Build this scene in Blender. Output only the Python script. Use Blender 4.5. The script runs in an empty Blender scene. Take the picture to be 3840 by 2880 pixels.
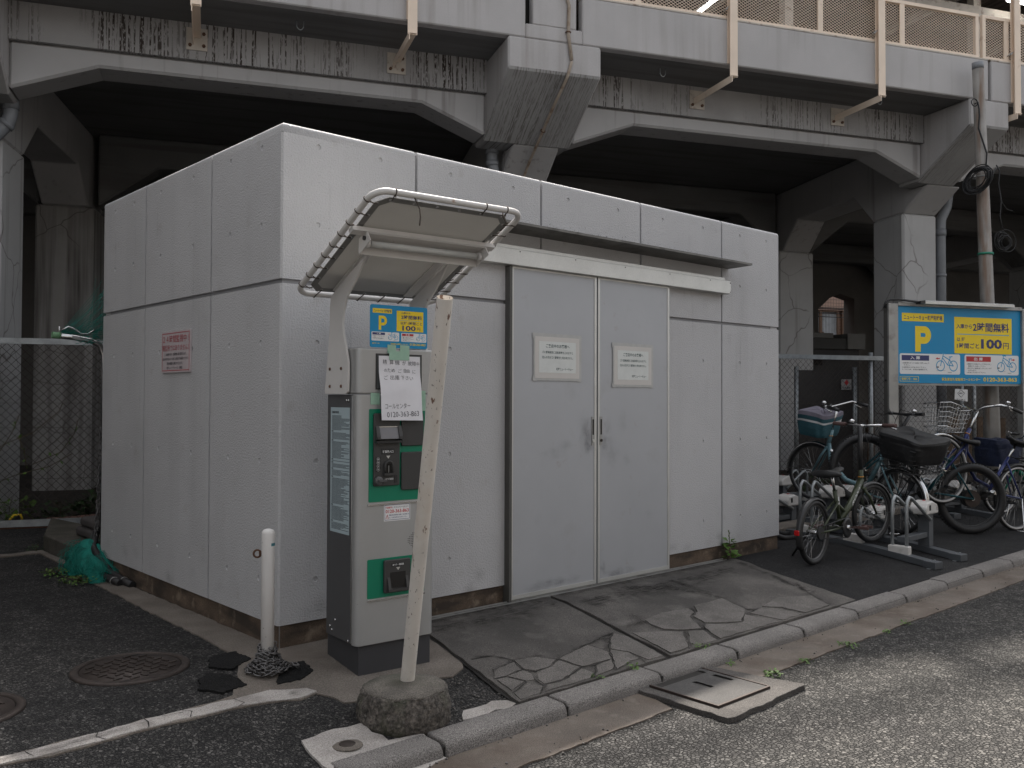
import bpy, bmesh, math, random
from mathutils import Vector, Matrix
R = math.radians
rnd = random.Random(7)
SC = bpy.context.scene
COL = SC.collection

# ------------------------------------------------------------------ camera
cam_d = bpy.data.cameras.new('camera')
cam = bpy.data.objects.new('camera', cam_d)
COL.objects.link(cam)
_r = Vector((0.742695, -0.669622, 0.003278)); _u = Vector((-0.015564, -0.012369, 0.999802)); _w = Vector((0.669449, 0.742599, 0.019609))
_m = Matrix((_r, _u, -_w)).transposed().to_4x4(); _m.translation = Vector((-2.21555, -4.23099, 1.29686))
cam.matrix_world = _m
cam_d.sensor_width = 36.0; cam_d.lens = 31.781; cam_d.shift_y = -0.0049
cam_d.clip_start = 0.05; cam_d.clip_end = 500
SC.camera = cam

# ------------------------------------------------------------------ light
SUN_EL, SUN_AZ = 53.0, 42.0            # azimuth measured from +Y towards +X
world = bpy.data.worlds.new('World'); SC.world = world; world.use_nodes = True
nt = world.node_tree; nt.nodes.clear()
sky = nt.nodes.new('ShaderNodeTexSky'); sky.sky_type = 'NISHITA'; sky.sun_disc = False
sky.sun_elevation = R(SUN_EL); sky.sun_rotation = R(SUN_AZ); sky.air_density = 1.0; sky.dust_density = 3.5; sky.ozone_density = 0.6
bg = nt.nodes.new('ShaderNodeBackground'); bg.inputs['Strength'].default_value = 0.10
wo = nt.nodes.new('ShaderNodeOutputWorld')
hs = nt.nodes.new('ShaderNodeHueSaturation'); hs.inputs['Saturation'].default_value = 0.20      # thin high haze: a pale, nearly neutral sky
nt.links.new(sky.outputs[0], hs.inputs['Color']); nt.links.new(hs.outputs[0], bg.inputs[0]); nt.links.new(bg.outputs[0], wo.inputs[0])
sun_d = bpy.data.lights.new('sun', 'SUN'); sun_d.energy = 2.8; sun_d.angle = R(1.6); sun_d.color = (1.0, 0.93, 0.84)
sun = bpy.data.objects.new('sun', sun_d); COL.objects.link(sun)
_sd = Vector((math.cos(R(SUN_EL)) * math.sin(R(SUN_AZ)), math.cos(R(SUN_EL)) * math.cos(R(SUN_AZ)), math.sin(R(SUN_EL))))
sun.rotation_euler = _sd.to_track_quat('Z', 'Y').to_euler(); sun.location = _sd * 40
SC.view_settings.view_transform = 'Standard'; SC.view_settings.look = 'None'
SC.view_settings.exposure = 1.64; SC.view_settings.gamma = 1.0

# ------------------------------------------------------------------ materials
MATS = {}
def mat(name, col=(.5, .5, .5), rough=.6, metal=0.0, var=.10, vscale=2.5, fine=.0, fscale=150, bump=0.0, bscale=120, bdist=.002,
        streak=None, stain=None, emit=None, spec=.5, trans=None, speck=None, crk=None):
    """procedural surface: large tone variation, fine grain, bump, optional vertical streaks / stains / dark specks"""
    if name in MATS: return MATS[name]
    m = bpy.data.materials.new(name); m.use_nodes = True
    t = m.node_tree; N = t.nodes; L = t.links
    b = N['Principled BSDF']
    b.inputs['Roughness'].default_value = rough; b.inputs['Metallic'].default_value = metal
    b.inputs['Specular IOR Level'].default_value = spec
    tc = N.new('ShaderNodeTexCoord')
    def noise(scale, detail=4, mp=None, rough_=.55):
        n = N.new('ShaderNodeTexNoise'); n.inputs['Scale'].default_value = scale; n.inputs['Detail'].default_value = detail
        n.inputs['Roughness'].default_value = rough_
        if mp:
            k = N.new('ShaderNodeMapping'); k.inputs['Scale'].default_value = mp; L.new(tc.outputs['Object'], k.inputs[0]); L.new(k.outputs[0], n.inputs[0])
        else: L.new(tc.outputs['Object'], n.inputs[0])
        return n.outputs['Fac']
    def ramp(f, a, b_, ca=(0, 0, 0, 1), cb=(1, 1, 1, 1)):
        r = N.new('ShaderNodeValToRGB'); r.color_ramp.elements[0].position = a; r.color_ramp.elements[1].position = b_
        r.color_ramp.elements[0].color = ca; r.color_ramp.elements[1].color = cb
        L.new(f, r.inputs[0]); return r.outputs[0]
    def mix(fac, A, B, mode='MIX'):
        x = N.new('ShaderNodeMix'); x.data_type = 'RGBA'; x.blend_type = mode
        if isinstance(fac, float): x.inputs[0].default_value = fac
        else: L.new(fac, x.inputs[0])
        for i, v in ((6, A), (7, B)):
            if isinstance(v, tuple): x.inputs[i].default_value = (v[0], v[1], v[2], 1)
            else: L.new(v, x.inputs[i])
        return x.outputs[2]
    def math_(op, a, b_):
        x = N.new('ShaderNodeMath'); x.operation = op
        for i, v in ((0, a), (1, b_)):
            if isinstance(v, (int, float)): x.inputs[i].default_value = v
            else: L.new(v, x.inputs[i])
        return x.outputs[0]
    lo = tuple(c * (1 - var) for c in col); hi = tuple(min(1, c * (1 + var)) for c in col)
    c = ramp(noise(vscale, 6), .3, .7, lo + (1,), hi + (1,))
    if fine > 0:
        c = mix(1.0, c, ramp(noise(fscale, 2), .35, .65, (1 - fine,) * 3 + (1,), (1 + fine * .6,) * 3 + (1,)), 'MULTIPLY')
    if stain:    # list of (scale, lo, hi, colour, amount)
        for s_, a_, b_, k_, am in stain:
            mp = s_ if isinstance(s_, tuple) else None
            f = ramp(noise(1.0 if mp else s_, 5, mp), a_, b_)
            c = mix(math_('MULTIPLY', f, am), c, k_)
    if streak:   # (xy frequency, z frequency, lo, hi, colour, amount, patch scale)
        fx, fz, a_, b_, k_, am, ps = streak
        mp = fx if isinstance(fx, tuple) else (fx, fx, fz)
        f = ramp(noise(1.0, 3, mp), a_, b_)
        f2 = ramp(noise(1.0, 2, (mp[0] * 1.6, mp[1] * 3, 22)), .40, .52) if mp[0] > 40 else 1.0
        g = ramp(noise(1.0, 3, ps if isinstance(ps, tuple) else (ps, ps, .5)), .38, .56)
        c = mix(math_('MULTIPLY', math_('MULTIPLY', math_('MULTIPLY', f, g), f2), am), c, k_)
    if crk:      # hairline cracks
        wn = N.new('ShaderNodeTexNoise'); wn.inputs['Scale'].default_value = 3.0; L.new(tc.outputs['Object'], wn.inputs[0])
        wx = N.new('ShaderNodeMix'); wx.data_type = 'RGBA'; wx.blend_type = 'LINEAR_LIGHT'; wx.inputs[0].default_value = .10; L.new(tc.outputs['Object'], wx.inputs[6]); L.new(wn.outputs['Color'], wx.inputs[7])
        v = N.new('ShaderNodeTexVoronoi'); v.feature = 'DISTANCE_TO_EDGE'; v.inputs['Scale'].default_value = crk[0]; L.new(wx.outputs[2], v.inputs['Vector'])
        f = ramp(v.outputs['Distance'], .0, crk[1], (1, 1, 1, 1), (0, 0, 0, 1)); g = ramp(noise(.9, 2), .46, .54)
        c = mix(math_('MULTIPLY', math_('MULTIPLY', f, g), .8), c, crk[2])
    if speck:    # (scale, threshold, colour)
        v = N.new('ShaderNodeTexVoronoi'); v.inputs['Scale'].default_value = speck[0]; L.new(tc.outputs['Object'], v.inputs['Vector'])
        f = ramp(v.outputs['Distance'], speck[1] * .6, speck[1], (1, 1, 1, 1), (0, 0, 0, 1))
        g = ramp(noise(speck[0] * .12, 3), .52, .62)
        c = mix(math_('MULTIPLY', f, g), c, speck[2])
    L.new(c, b.inputs['Base Color'])
    if bump > 0:
        bn = N.new('ShaderNodeBump'); bn.inputs['Strength'].default_value = bump; bn.inputs['Distance'].default_value = bdist
        L.new(noise(bscale, 4), bn.inputs['Height']); L.new(bn.outputs[0], b.inputs['Normal'])
    if emit:
        b.inputs['Emission Color'].default_value = emit[:3] + (1,); b.inputs['Emission Strength'].default_value = emit[3]
    if trans: b.inputs['Transmission Weight'].default_value = trans
    MATS[name] = m
    return m

def asphalt(name, tones, scale, big, bump=.8, light=.0):
    """crushed-stone asphalt: one tone per stone, dark binder between, worn patches"""
    if name in MATS: return MATS[name]
    m = bpy.data.materials.new(name); m.use_nodes = True
    t = m.node_tree; N = t.nodes; L = t.links; b = N['Principled BSDF']; b.inputs['Roughness'].default_value = .85
    b.inputs['Specular IOR Level'].default_value = .3
    tc = N.new('ShaderNodeTexCoord')
    wn = N.new('ShaderNodeTexNoise'); wn.inputs['Scale'].default_value = scale * .8; L.new(tc.outputs['Object'], wn.inputs[0])
    wx = N.new('ShaderNodeMix'); wx.data_type = 'RGBA'; wx.blend_type = 'LINEAR_LIGHT'; wx.inputs[0].default_value = .006
    L.new(tc.outputs['Object'], wx.inputs[6]); L.new(wn.outputs['Color'], wx.inputs[7])
    v = N.new('ShaderNodeTexVoronoi'); v.inputs['Scale'].default_value = scale; L.new(wx.outputs[2], v.inputs['Vector'])
    e = N.new('ShaderNodeTexVoronoi'); e.feature = 'DISTANCE_TO_EDGE'; e.inputs['Scale'].default_value = scale; L.new(wx.outputs[2], e.inputs['Vector'])
    r = N.new('ShaderNodeValToRGB'); L.new(v.outputs['Color'], r.inputs[0])
    els = r.color_ramp.elements
    while len(els) < len(tones): els.new(.5)
    for i, (p, k) in enumerate(tones): els[i].position = p; els[i].color = k + (1,)
    er = N.new('ShaderNodeValToRGB'); er.color_ramp.elements[0].position = .02; er.color_ramp.elements[1].position = .16; L.new(e.outputs['Distance'], er.inputs[0])
    mx = N.new('ShaderNodeMix'); mx.data_type = 'RGBA'; L.new(er.outputs[0], mx.inputs[0])
    mx.inputs[6].default_value = (tones[0][1][0] * .55, tones[0][1][1] * .55, tones[0][1][2] * .55, 1); L.new(r.outputs[0], mx.inputs[7])
    n = N.new('ShaderNodeTexNoise'); n.inputs['Scale'].default_value = big; n.inputs['Detail'].default_value = 6; L.new(tc.outputs['Object'], n.inputs[0])
    nr = N.new('ShaderNodeValToRGB'); nr.color_ramp.elements[0].position = .32; nr.color_ramp.elements[1].position = .7
    nr.color_ramp.elements[0].color = (.62, .62, .63, 1); nr.color_ramp.elements[1].color = (1.28, 1.25, 1.2, 1); L.new(n.outputs['Fac'], nr.inputs[0])
    n3 = N.new('ShaderNodeTexNoise'); n3.inputs['Scale'].default_value = big * 9; n3.inputs['Detail'].default_value = 5; L.new(tc.outputs['Object'], n3.inputs[0])
    r3 = N.new('ShaderNodeValToRGB'); r3.color_ramp.elements[0].position = .38; r3.color_ramp.elements[1].position = .62; r3.color_ramp.elements[0].color = (.74, .74, .74, 1); r3.color_ramp.elements[1].color = (1.12, 1.11, 1.1, 1); L.new(n3.outputs['Fac'], r3.inputs[0])
    m3 = N.new('ShaderNodeMix'); m3.data_type = 'RGBA'; m3.blend_type = 'MULTIPLY'; m3.inputs[0].default_value = 1; L.new(mx.outputs[2], m3.inputs[6]); L.new(r3.outputs[0], m3.inputs[7])
    m2 = N.new('ShaderNodeMix'); m2.data_type = 'RGBA'; m2.blend_type = 'MULTIPLY'; m2.inputs[0].default_value = 1
    L.new(m3.outputs[2], m2.inputs[6]); L.new(nr.outputs[0], m2.inputs[7]); L.new(m2.outputs[2], b.inputs['Base Color'])
    bn = N.new('ShaderNodeBump'); bn.inputs['Strength'].default_value = bump; bn.inputs['Distance'].default_value = .006
    L.new(er.outputs[0], bn.inputs['Height'])
    bn2 = N.new('ShaderNodeBump'); bn2.inputs['Strength'].default_value = .5; bn2.inputs['Distance'].default_value = .01
    L.new(v.outputs['Color'], bn2.inputs['Height']); L.new(bn.outputs[0], bn2.inputs['Normal']); L.new(bn2.outputs[0], b.inputs['Normal'])
    MATS[name] = m; return m

def stucco(name, col):
    """painted precast panel with an orange-peel coat, faint dirt and a few dark pits"""
    if name in MATS: return MATS[name]
    m = mat(name, col, .75, var=.05, vscale=1.3, fine=.06, fscale=180, speck=(55, .10, (.10, .09, .08)),
            streak=(4.5, .35, .52, .8, tuple(c * .62 for c in col), .28, 1.0), stain=[(1.6, .52, .75, tuple(c * .8 for c in col), .5), (7, .62, .74, (.30, .27, .24), .25)])
    t = m.node_tree; N = t.nodes; L = t.links; b = N['Principled BSDF']; tc = N.new('ShaderNodeTexCoord')
    n1 = N.new('ShaderNodeTexNoise'); n1.inputs['Scale'].default_value = 105; n1.inputs['Detail'].default_value = 3; L.new(tc.outputs['Object'], n1.inputs[0])
    r = N.new('ShaderNodeValToRGB'); r.color_ramp.elements[0].position = .38; r.color_ramp.elements[1].position = .62; L.new(n1.outputs['Fac'], r.inputs[0])
    bn = N.new('ShaderNodeBump'); bn.inputs['Strength'].default_value = .6; bn.inputs['Distance'].default_value = .0028
    L.new(r.outputs[0], bn.inputs['Height']); L.new(bn.outputs[0], b.inputs['Normal'])
    return m

M_STUCCO = stucco('panel_stucco', (.51, .507, .515))
M_PLINTH = mat('plinth_concrete', (.115, .082, .058), .9, var=.35, vscale=5, fine=.3, bump=.4, stain=[((3, 3, 9), .45, .62, (.035, .026, .02), .85), (9, .58, .7, (.3, .24, .18), .5)])
M_JOINT = mat('joint_sealant', (.25, .25, .26), .7)
M_DOOR = mat('door_sheet', (.43, .44, .462), .45, .2, var=.04, vscale=2, stain=[(4, .6, .8, (.30, .29, .29), .35), (11, .66, .75, (.34, .28, .27), .35)], fine=.03, fscale=300)
M_ALU = mat('brushed_aluminium', (.62, .62, .60), .38, .55, var=.06, vscale=6, fine=.05)
M_ALU_D = mat('weathered_aluminium', (.36, .36, .35), .45, .5, var=.15, vscale=5, stain=[(8, .55, .7, (.14, .12, .10), .5)])
M_DARKJ = mat('jamb_dark_grey', (.10, .097, .09), .6, .2)
M_AWN = mat('awning_metal', (.15, .145, .135), .5, .5, var=.2, stain=[(10, .5, .65, (.05, .045, .04), .6)])
M_SLAB = mat('slab_concrete', (.118, .107, .098), .92, var=.36, vscale=2.6, fine=.55, fscale=170, bump=.6, bscale=230, bdist=.004,
             stain=[(1.1, .42, .62, (.05, .046, .042), .75), (4, .55, .7, (.19, .175, .16), .5), (9, .55, .68, (.085, .078, .07), .5), (240, .66, .70, (.42, .40, .38), .8)])
M_KERB = mat('kerb_concrete', (.215, .20, .188), .92, var=.2, vscale=3, fine=.6, fscale=210, bump=.9, bscale=210, bdist=.006, stain=[(420, .62, .68, (.08, .07, .07), .7), (2.5, .5, .7, (.15, .14, .13), .5)])
M_GUT = mat('gutter_concrete', (.155, .13, .11), .92, var=.25, vscale=3, fine=.4, fscale=230, bump=.5, bscale=230, bdist=.004, stain=[(3.5, .44, .62, (.085, .062, .046), .75), (14, .55, .68, (.20, .175, .155), .5), (190, .62, .68, (.04, .035, .03), .7)])
M_MORTAR = mat('mortar', (.175, .152, .13), .95, var=.22, vscale=4, fine=.35, fscale=160, bump=.5, bscale=130, bdist=.004, stain=[(2.5, .46, .66, (.11, .09, .075), .7)])
M_MORTAR_L = mat('mortar_pale', (.40, .37, .345), .95, var=.2, vscale=4, fine=.35, fscale=200, bump=.5, bscale=150, bdist=.004, stain=[(6, .55, .7, (.2, .18, .16), .6)])
M_DIRT_SHADE = mat('crack_dirt_and_shade', (.018, .016, .014), .95)  # near-black: real crack dirt and grime, also painted shade in gaps and holes
M_ASPH = asphalt('asphalt_old', [(0, (.022, .022, .023)), (.35, (.048, .047, .047)), (.7, (.085, .082, .08)), (.93, (.17, .165, .16))], 78, .8, .9)
M_ROAD = asphalt('asphalt_road', [(0, (.024, .024, .023)), (.3, (.05, .048, .047)), (.62, (.085, .083, .08)), (.95, (.175, .17, .164))], 58, .9, 1.0)
M_NEWA = asphalt('asphalt_new', [(0, (.014, .014, .015)), (.4, (.024, .024, .026)), (.8, (.035, .035, .037)), (1.0, (.06, .06, .06))], 120, 1.0, .6)
M_PATCH = asphalt('asphalt_patch', [(0, (.009, .009, .009)), (.5, (.015, .015, .016)), (.9, (.024, .024, .025)), (1.0, (.05, .05, .05))], 130, 2.0, .8)
M_SOIL = mat('soil', (.045, .036, .028), 1.0, var=.5, vscale=9, fine=.5, fscale=60, bump=1, bscale=40, bdist=.02)
M_IRON = mat('cast_iron', (.055, .043, .038), .55, .5, var=.3, vscale=10, fine=.2)
M_DRAIN = mat('drain_cover_concrete', (.06, .057, .055), .85, var=.2, vscale=6, fine=.35, fscale=220, bump=.5, bscale=220, bdist=.003)
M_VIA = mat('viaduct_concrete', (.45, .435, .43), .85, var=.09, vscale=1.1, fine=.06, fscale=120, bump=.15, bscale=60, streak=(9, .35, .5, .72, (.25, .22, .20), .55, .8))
M_VIA_SHADE = mat('viaduct_shaded_concrete', (.16, .158, .155), .9, var=.12, vscale=1.2, stain=[((.4, 6, 6), .5, .6, (.11, .105, .1), .6)])  # same concrete in a darker colour, painting the shade under the deck
M_GIRD = mat('girder_stained', (.34, .33, .325), .85, var=.14, vscale=1.6, fine=.08, streak=((48, 48, .9), 0, .50, .565, (.032, .021, .016), .98, 1.3), bump=.15, bscale=70)
M_BEAM = mat('beam_concrete', (.42, .41, .405), .85, var=.08, vscale=1.5, streak=(12, .4, .58, .7, (.22, .2, .19), .6, 1.2))
M_BRK = mat('bracket_concrete', (.36, .355, .35), .85, var=.10, vscale=1.5, streak=((62, .9, .9), 0, .46, .58, (.11, .10, .085), .75, (1.2, .4, .4)))
M_COLM = mat('column_concrete', (.46, .455, .45), .85, var=.09, vscale=1.3, streak=(7, .3, .54, .7, (.2, .18, .16), .5, .9), crk=(1.15, .012, (.14, .12, .11)))
M_COLS = mat('column_stained', (.36, .345, .33), .9, var=.15, vscale=1.5, streak=(9, .3, .44, .7, (.06, .05, .045), .85, 1.1), crk=(1.3, .012, (.10, .085, .08)))
M_CREAM = mat('cream_paint', (.80, .66, .53), .5, var=.06, vscale=3, stain=[(7, .64, .74, (.4, .26, .16), .5)])
M_CREAMD = mat('cream_paint_dirty', (.50, .45, .39), .6, var=.15, vscale=6, stain=[(9, .55, .68, (.16, .1, .07), .7)])
M_ROOFM = mat('roof_corrugated', (.11, .085, .07), .7, var=.3, vscale=3, stain=[((30, .5, .5), .5, .56, (.03, .025, .02), .7)])
M_PVC = mat('grey_pvc', (.20, .21, .225), .45, var=.12, vscale=4)
M_GALV = mat('galvanised_steel', (.34, .36, .37), .45, .6, var=.2, vscale=12, fine=.1)
M_WIRE = mat('fence_wire_brown', (.06, .045, .038), .7, .3, var=.3, vscale=20)
M_BLACK = mat('black_rubber', (.013, .013, .014), .55, var=.2, vscale=20)
M_BLKP = mat('black_plastic', (.022, .022, .023), .35, var=.1)
M_BLKC = mat('black_nylon', (.012, .012, .013), .6, var=.3, vscale=14, bump=.3, bscale=25, bdist=.01)
M_NAVYC = mat('navy_nylon', (.012, .018, .045), .6, var=.3, vscale=10, bump=.5, bscale=18, bdist=.02)
M_TEALC = mat('teal_cover', (.03, .10, .125), .75, var=.12, vscale=9, speck=(70, .18, (.2, .3, .33)))
M_LILAC = mat('grey_lilac_cover', (.18, .165, .205), .8, var=.12, vscale=9, speck=(70, .18, (.4, .4, .45)))
M_REFL = mat('reflective_tape', (.6, .6, .6), .35)
M_CHROME = mat('chrome', (.62, .62, .62), .2, 1.0, var=.04)
M_SILV = mat('silver_paint', (.42, .42, .415), .42, .45, var=.05, vscale=3, fine=.05, fscale=400, stain=[((5, 5, 1.2), .58, .75, (.30, .295, .285), .5), (45, .70, .73, (.2, .19, .18), .5)])
M_MGREY = mat('machine_grey', (.11, .11, .113), .45, .35, var=.06, fine=.05, fscale=400)
M_MBASE = mat('machine_base_grey', (.055, .055, .06), .55, .2, var=.12)
M_MDARK = mat('unit_charcoal', (.045, .044, .043), .5, var=.06, fine=.06, fscale=500)
M_GREEN = mat('panel_green', (.0, .19, .105), .4, var=.03)
M_SCREEN = mat('display_grey', (.10, .11, .11), .15)
M_WHITEP = mat('off_white_paint', (.66, .62, .58), .5, var=.05, vscale=4, stain=[(18, .66, .70, (.22, .10, .05), .9), (40, .69, .72, (.1, .05, .03), .9)])
M_RUSTP = mat('rusty_white_pole', (.72, .675, .62), .5, var=.08, vscale=5, stain=[((30, 30, 7), .645, .665, (.15, .065, .035), .9), ((95, 95, 40), .65, .675, (.07, .04, .03), .85), (5, .55, .75, (.5, .40, .31), .5)])
M_BOLL = mat('bollard_white', (.72, .70, .68), .45, var=.04, stain=[(55, .72, .74, (.12, .07, .05), .9)])
M_PIPEW = mat('canopy_pipe_white', (.62, .60, .58), .4, var=.05, stain=[((14, 14, 14), .70, .73, (.25, .12, .05), .7)])
M_MEMB = mat('canopy_membrane', (.46, .455, .445), .75, var=.05, vscale=4)
_t = M_MEMB.node_tree; _tr = _t.nodes.new('ShaderNodeBsdfTranslucent'); _tr.inputs['Color'].default_value = (.5, .49, .47, 1); _mx = _t.nodes.new('ShaderNodeMixShader'); _mx.inputs[0].default_value = .22
_t.links.new(_t.nodes['Principled BSDF'].outputs[0], _mx.inputs[1]); _t.links.new(_tr.outputs[0], _mx.inputs[2]); _t.links.new(_mx.outputs[0], _t.nodes['Material Output'].inputs[0])
M_ROPE = mat('rope_brown', (.07, .055, .045), .9)
M_RUST = mat('rusty_steel', (.13, .07, .045), .7, .4, var=.4, vscale=30)
M_CHAIN = mat('chain_steel', (.15, .145, .145), .45, .7, var=.3, vscale=40)
M_PAPER = mat('paper_white', (.74, .73, .76), .7, var=.03, vscale=12)
M_PAPERN = mat('notice_paper', (.66, .68, .66), .45, var=.05, vscale=12)
M_TAPE = mat('masking_tape_green', (.33, .52, .40), .6, var=.06, vscale=30)
M_TAPEC = mat('clear_tape', (.45, .45, .44), .3, var=.06, vscale=20)
M_INK = mat('ink_black', (.025, .027, .035), .6)
M_INKG = mat('ink_dark_green', (.04, .08, .085), .6)
M_BLUE = mat('sign_blue', (.0, .26, .52), .35, var=.02)
M_YEL = mat('sign_yellow', (.90, .66, .02), .35, var=.02)
M_NAVY = mat('sign_navy', (.035, .04, .15), .4)
M_RED = mat('sign_red', (.50, .03, .035), .4)
M_SIGNW = mat('sign_white', (.80, .80, .80), .4, var=.02)
M_CYAN = mat('sign_cyan', (.05, .36, .62), .4)
M_PINK = mat('faded_red_print', (.42, .12, .13), .6, var=.15, vscale=60)
M_PINKP = mat('faded_notice_paper', (.50, .44, .45), .6, var=.06, vscale=8)
M_STICK = mat('pale_blue_sticker', (.40, .49, .52), .5, var=.03)
M_PEBB = mat('exposed_aggregate', (.105, .092, .08), .9, var=.5, vscale=26, fine=.6, fscale=70, bump=1, bscale=45, bdist=.014, stain=[(6, .55, .7, (.05, .06, .03), .6), (60, .62, .68, (.2, .19, .175), .6)])
M_CONCT = mat('weathered_concrete_top', (.145, .13, .112), .95, var=.3, vscale=7, fine=.5, fscale=200, bump=.7, bscale=140, bdist=.005, stain=[(4, .5, .7, (.07, .075, .05), .6)])
M_HOSE = mat('black_hose', (.02, .019, .02), .5)
M_NET = mat('green_net', (.0, .16, .125), .8, var=.3, vscale=20)
M_CAPG = mat('pale_green_cap', (.15, .30, .16), .6)
M_LEAF = mat('leaf_green', (.075, .15, .02), .6, var=.45, vscale=15)
M_LEAFD = mat('leaf_dark', (.03, .065, .02), .6, var=.5, vscale=15)
M_STEM = mat('stem_brown', (.10, .075, .045), .9, var=.3)
M_YFLOW = mat('flower_yellow', (.7, .48, .02), .6)
M_TILE = None
M_LAMP = mat('lamp_tube_lit', (.9, .9, .9), .4, emit=(1.0, .98, .92, 6.0))
M_LAMPOFF = mat('lamp_tube_off', (.50, .50, .48), .3)
M_OLIVE = mat('olive_paint', (.045, .055, .03), .35, .2)
M_TEALP = mat('pale_teal_paint', (.13, .23, .26), .35, .2)
M_MTBP = mat('dark_teal_paint', (.01, .06, .075), .3, .3)
M_BLUEP = mat('navy_paint', (.02, .03, .12), .3, .3)
M_GRNP = mat('green_paint', (.0, .13, .08), .35, .2)
M_WTYRE = mat('whitewall', (.48, .47, .46), .6)
M_GRIPB = mat('brown_grip', (.09, .05, .045), .7)
M_REDL = mat('red_reflector', (.50, .01, .012), .25)
M_LOCKW = mat('lock_housing_white', (.58, .56, .535), .45, var=.08, stain=[(14, .55, .72, (.34, .32, .29), .5)])
M_RACKG = mat('rack_grey_paint', (.11, .118, .128), .45, .4, var=.1, vscale=6)
M_CURT = mat('white_curtain', (.45, .47, .48), .8, var=.15, vscale=6)
M_GLASSD = mat('window_glass', (.06, .075, .085), .08, var=.1)
M_BROWNF = mat('window_frame_brown', (.20, .12, .075), .5)
M_SHED = mat('dark_shed_sheet', (.035, .033, .032), .7, var=.2)
M_SHEDG = mat('grey_block', (.17, .165, .155), .9, var=.15)
M_BRICK = mat('brick_red_brown', (.16, .08, .055), .9, var=.3, vscale=14)

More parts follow.
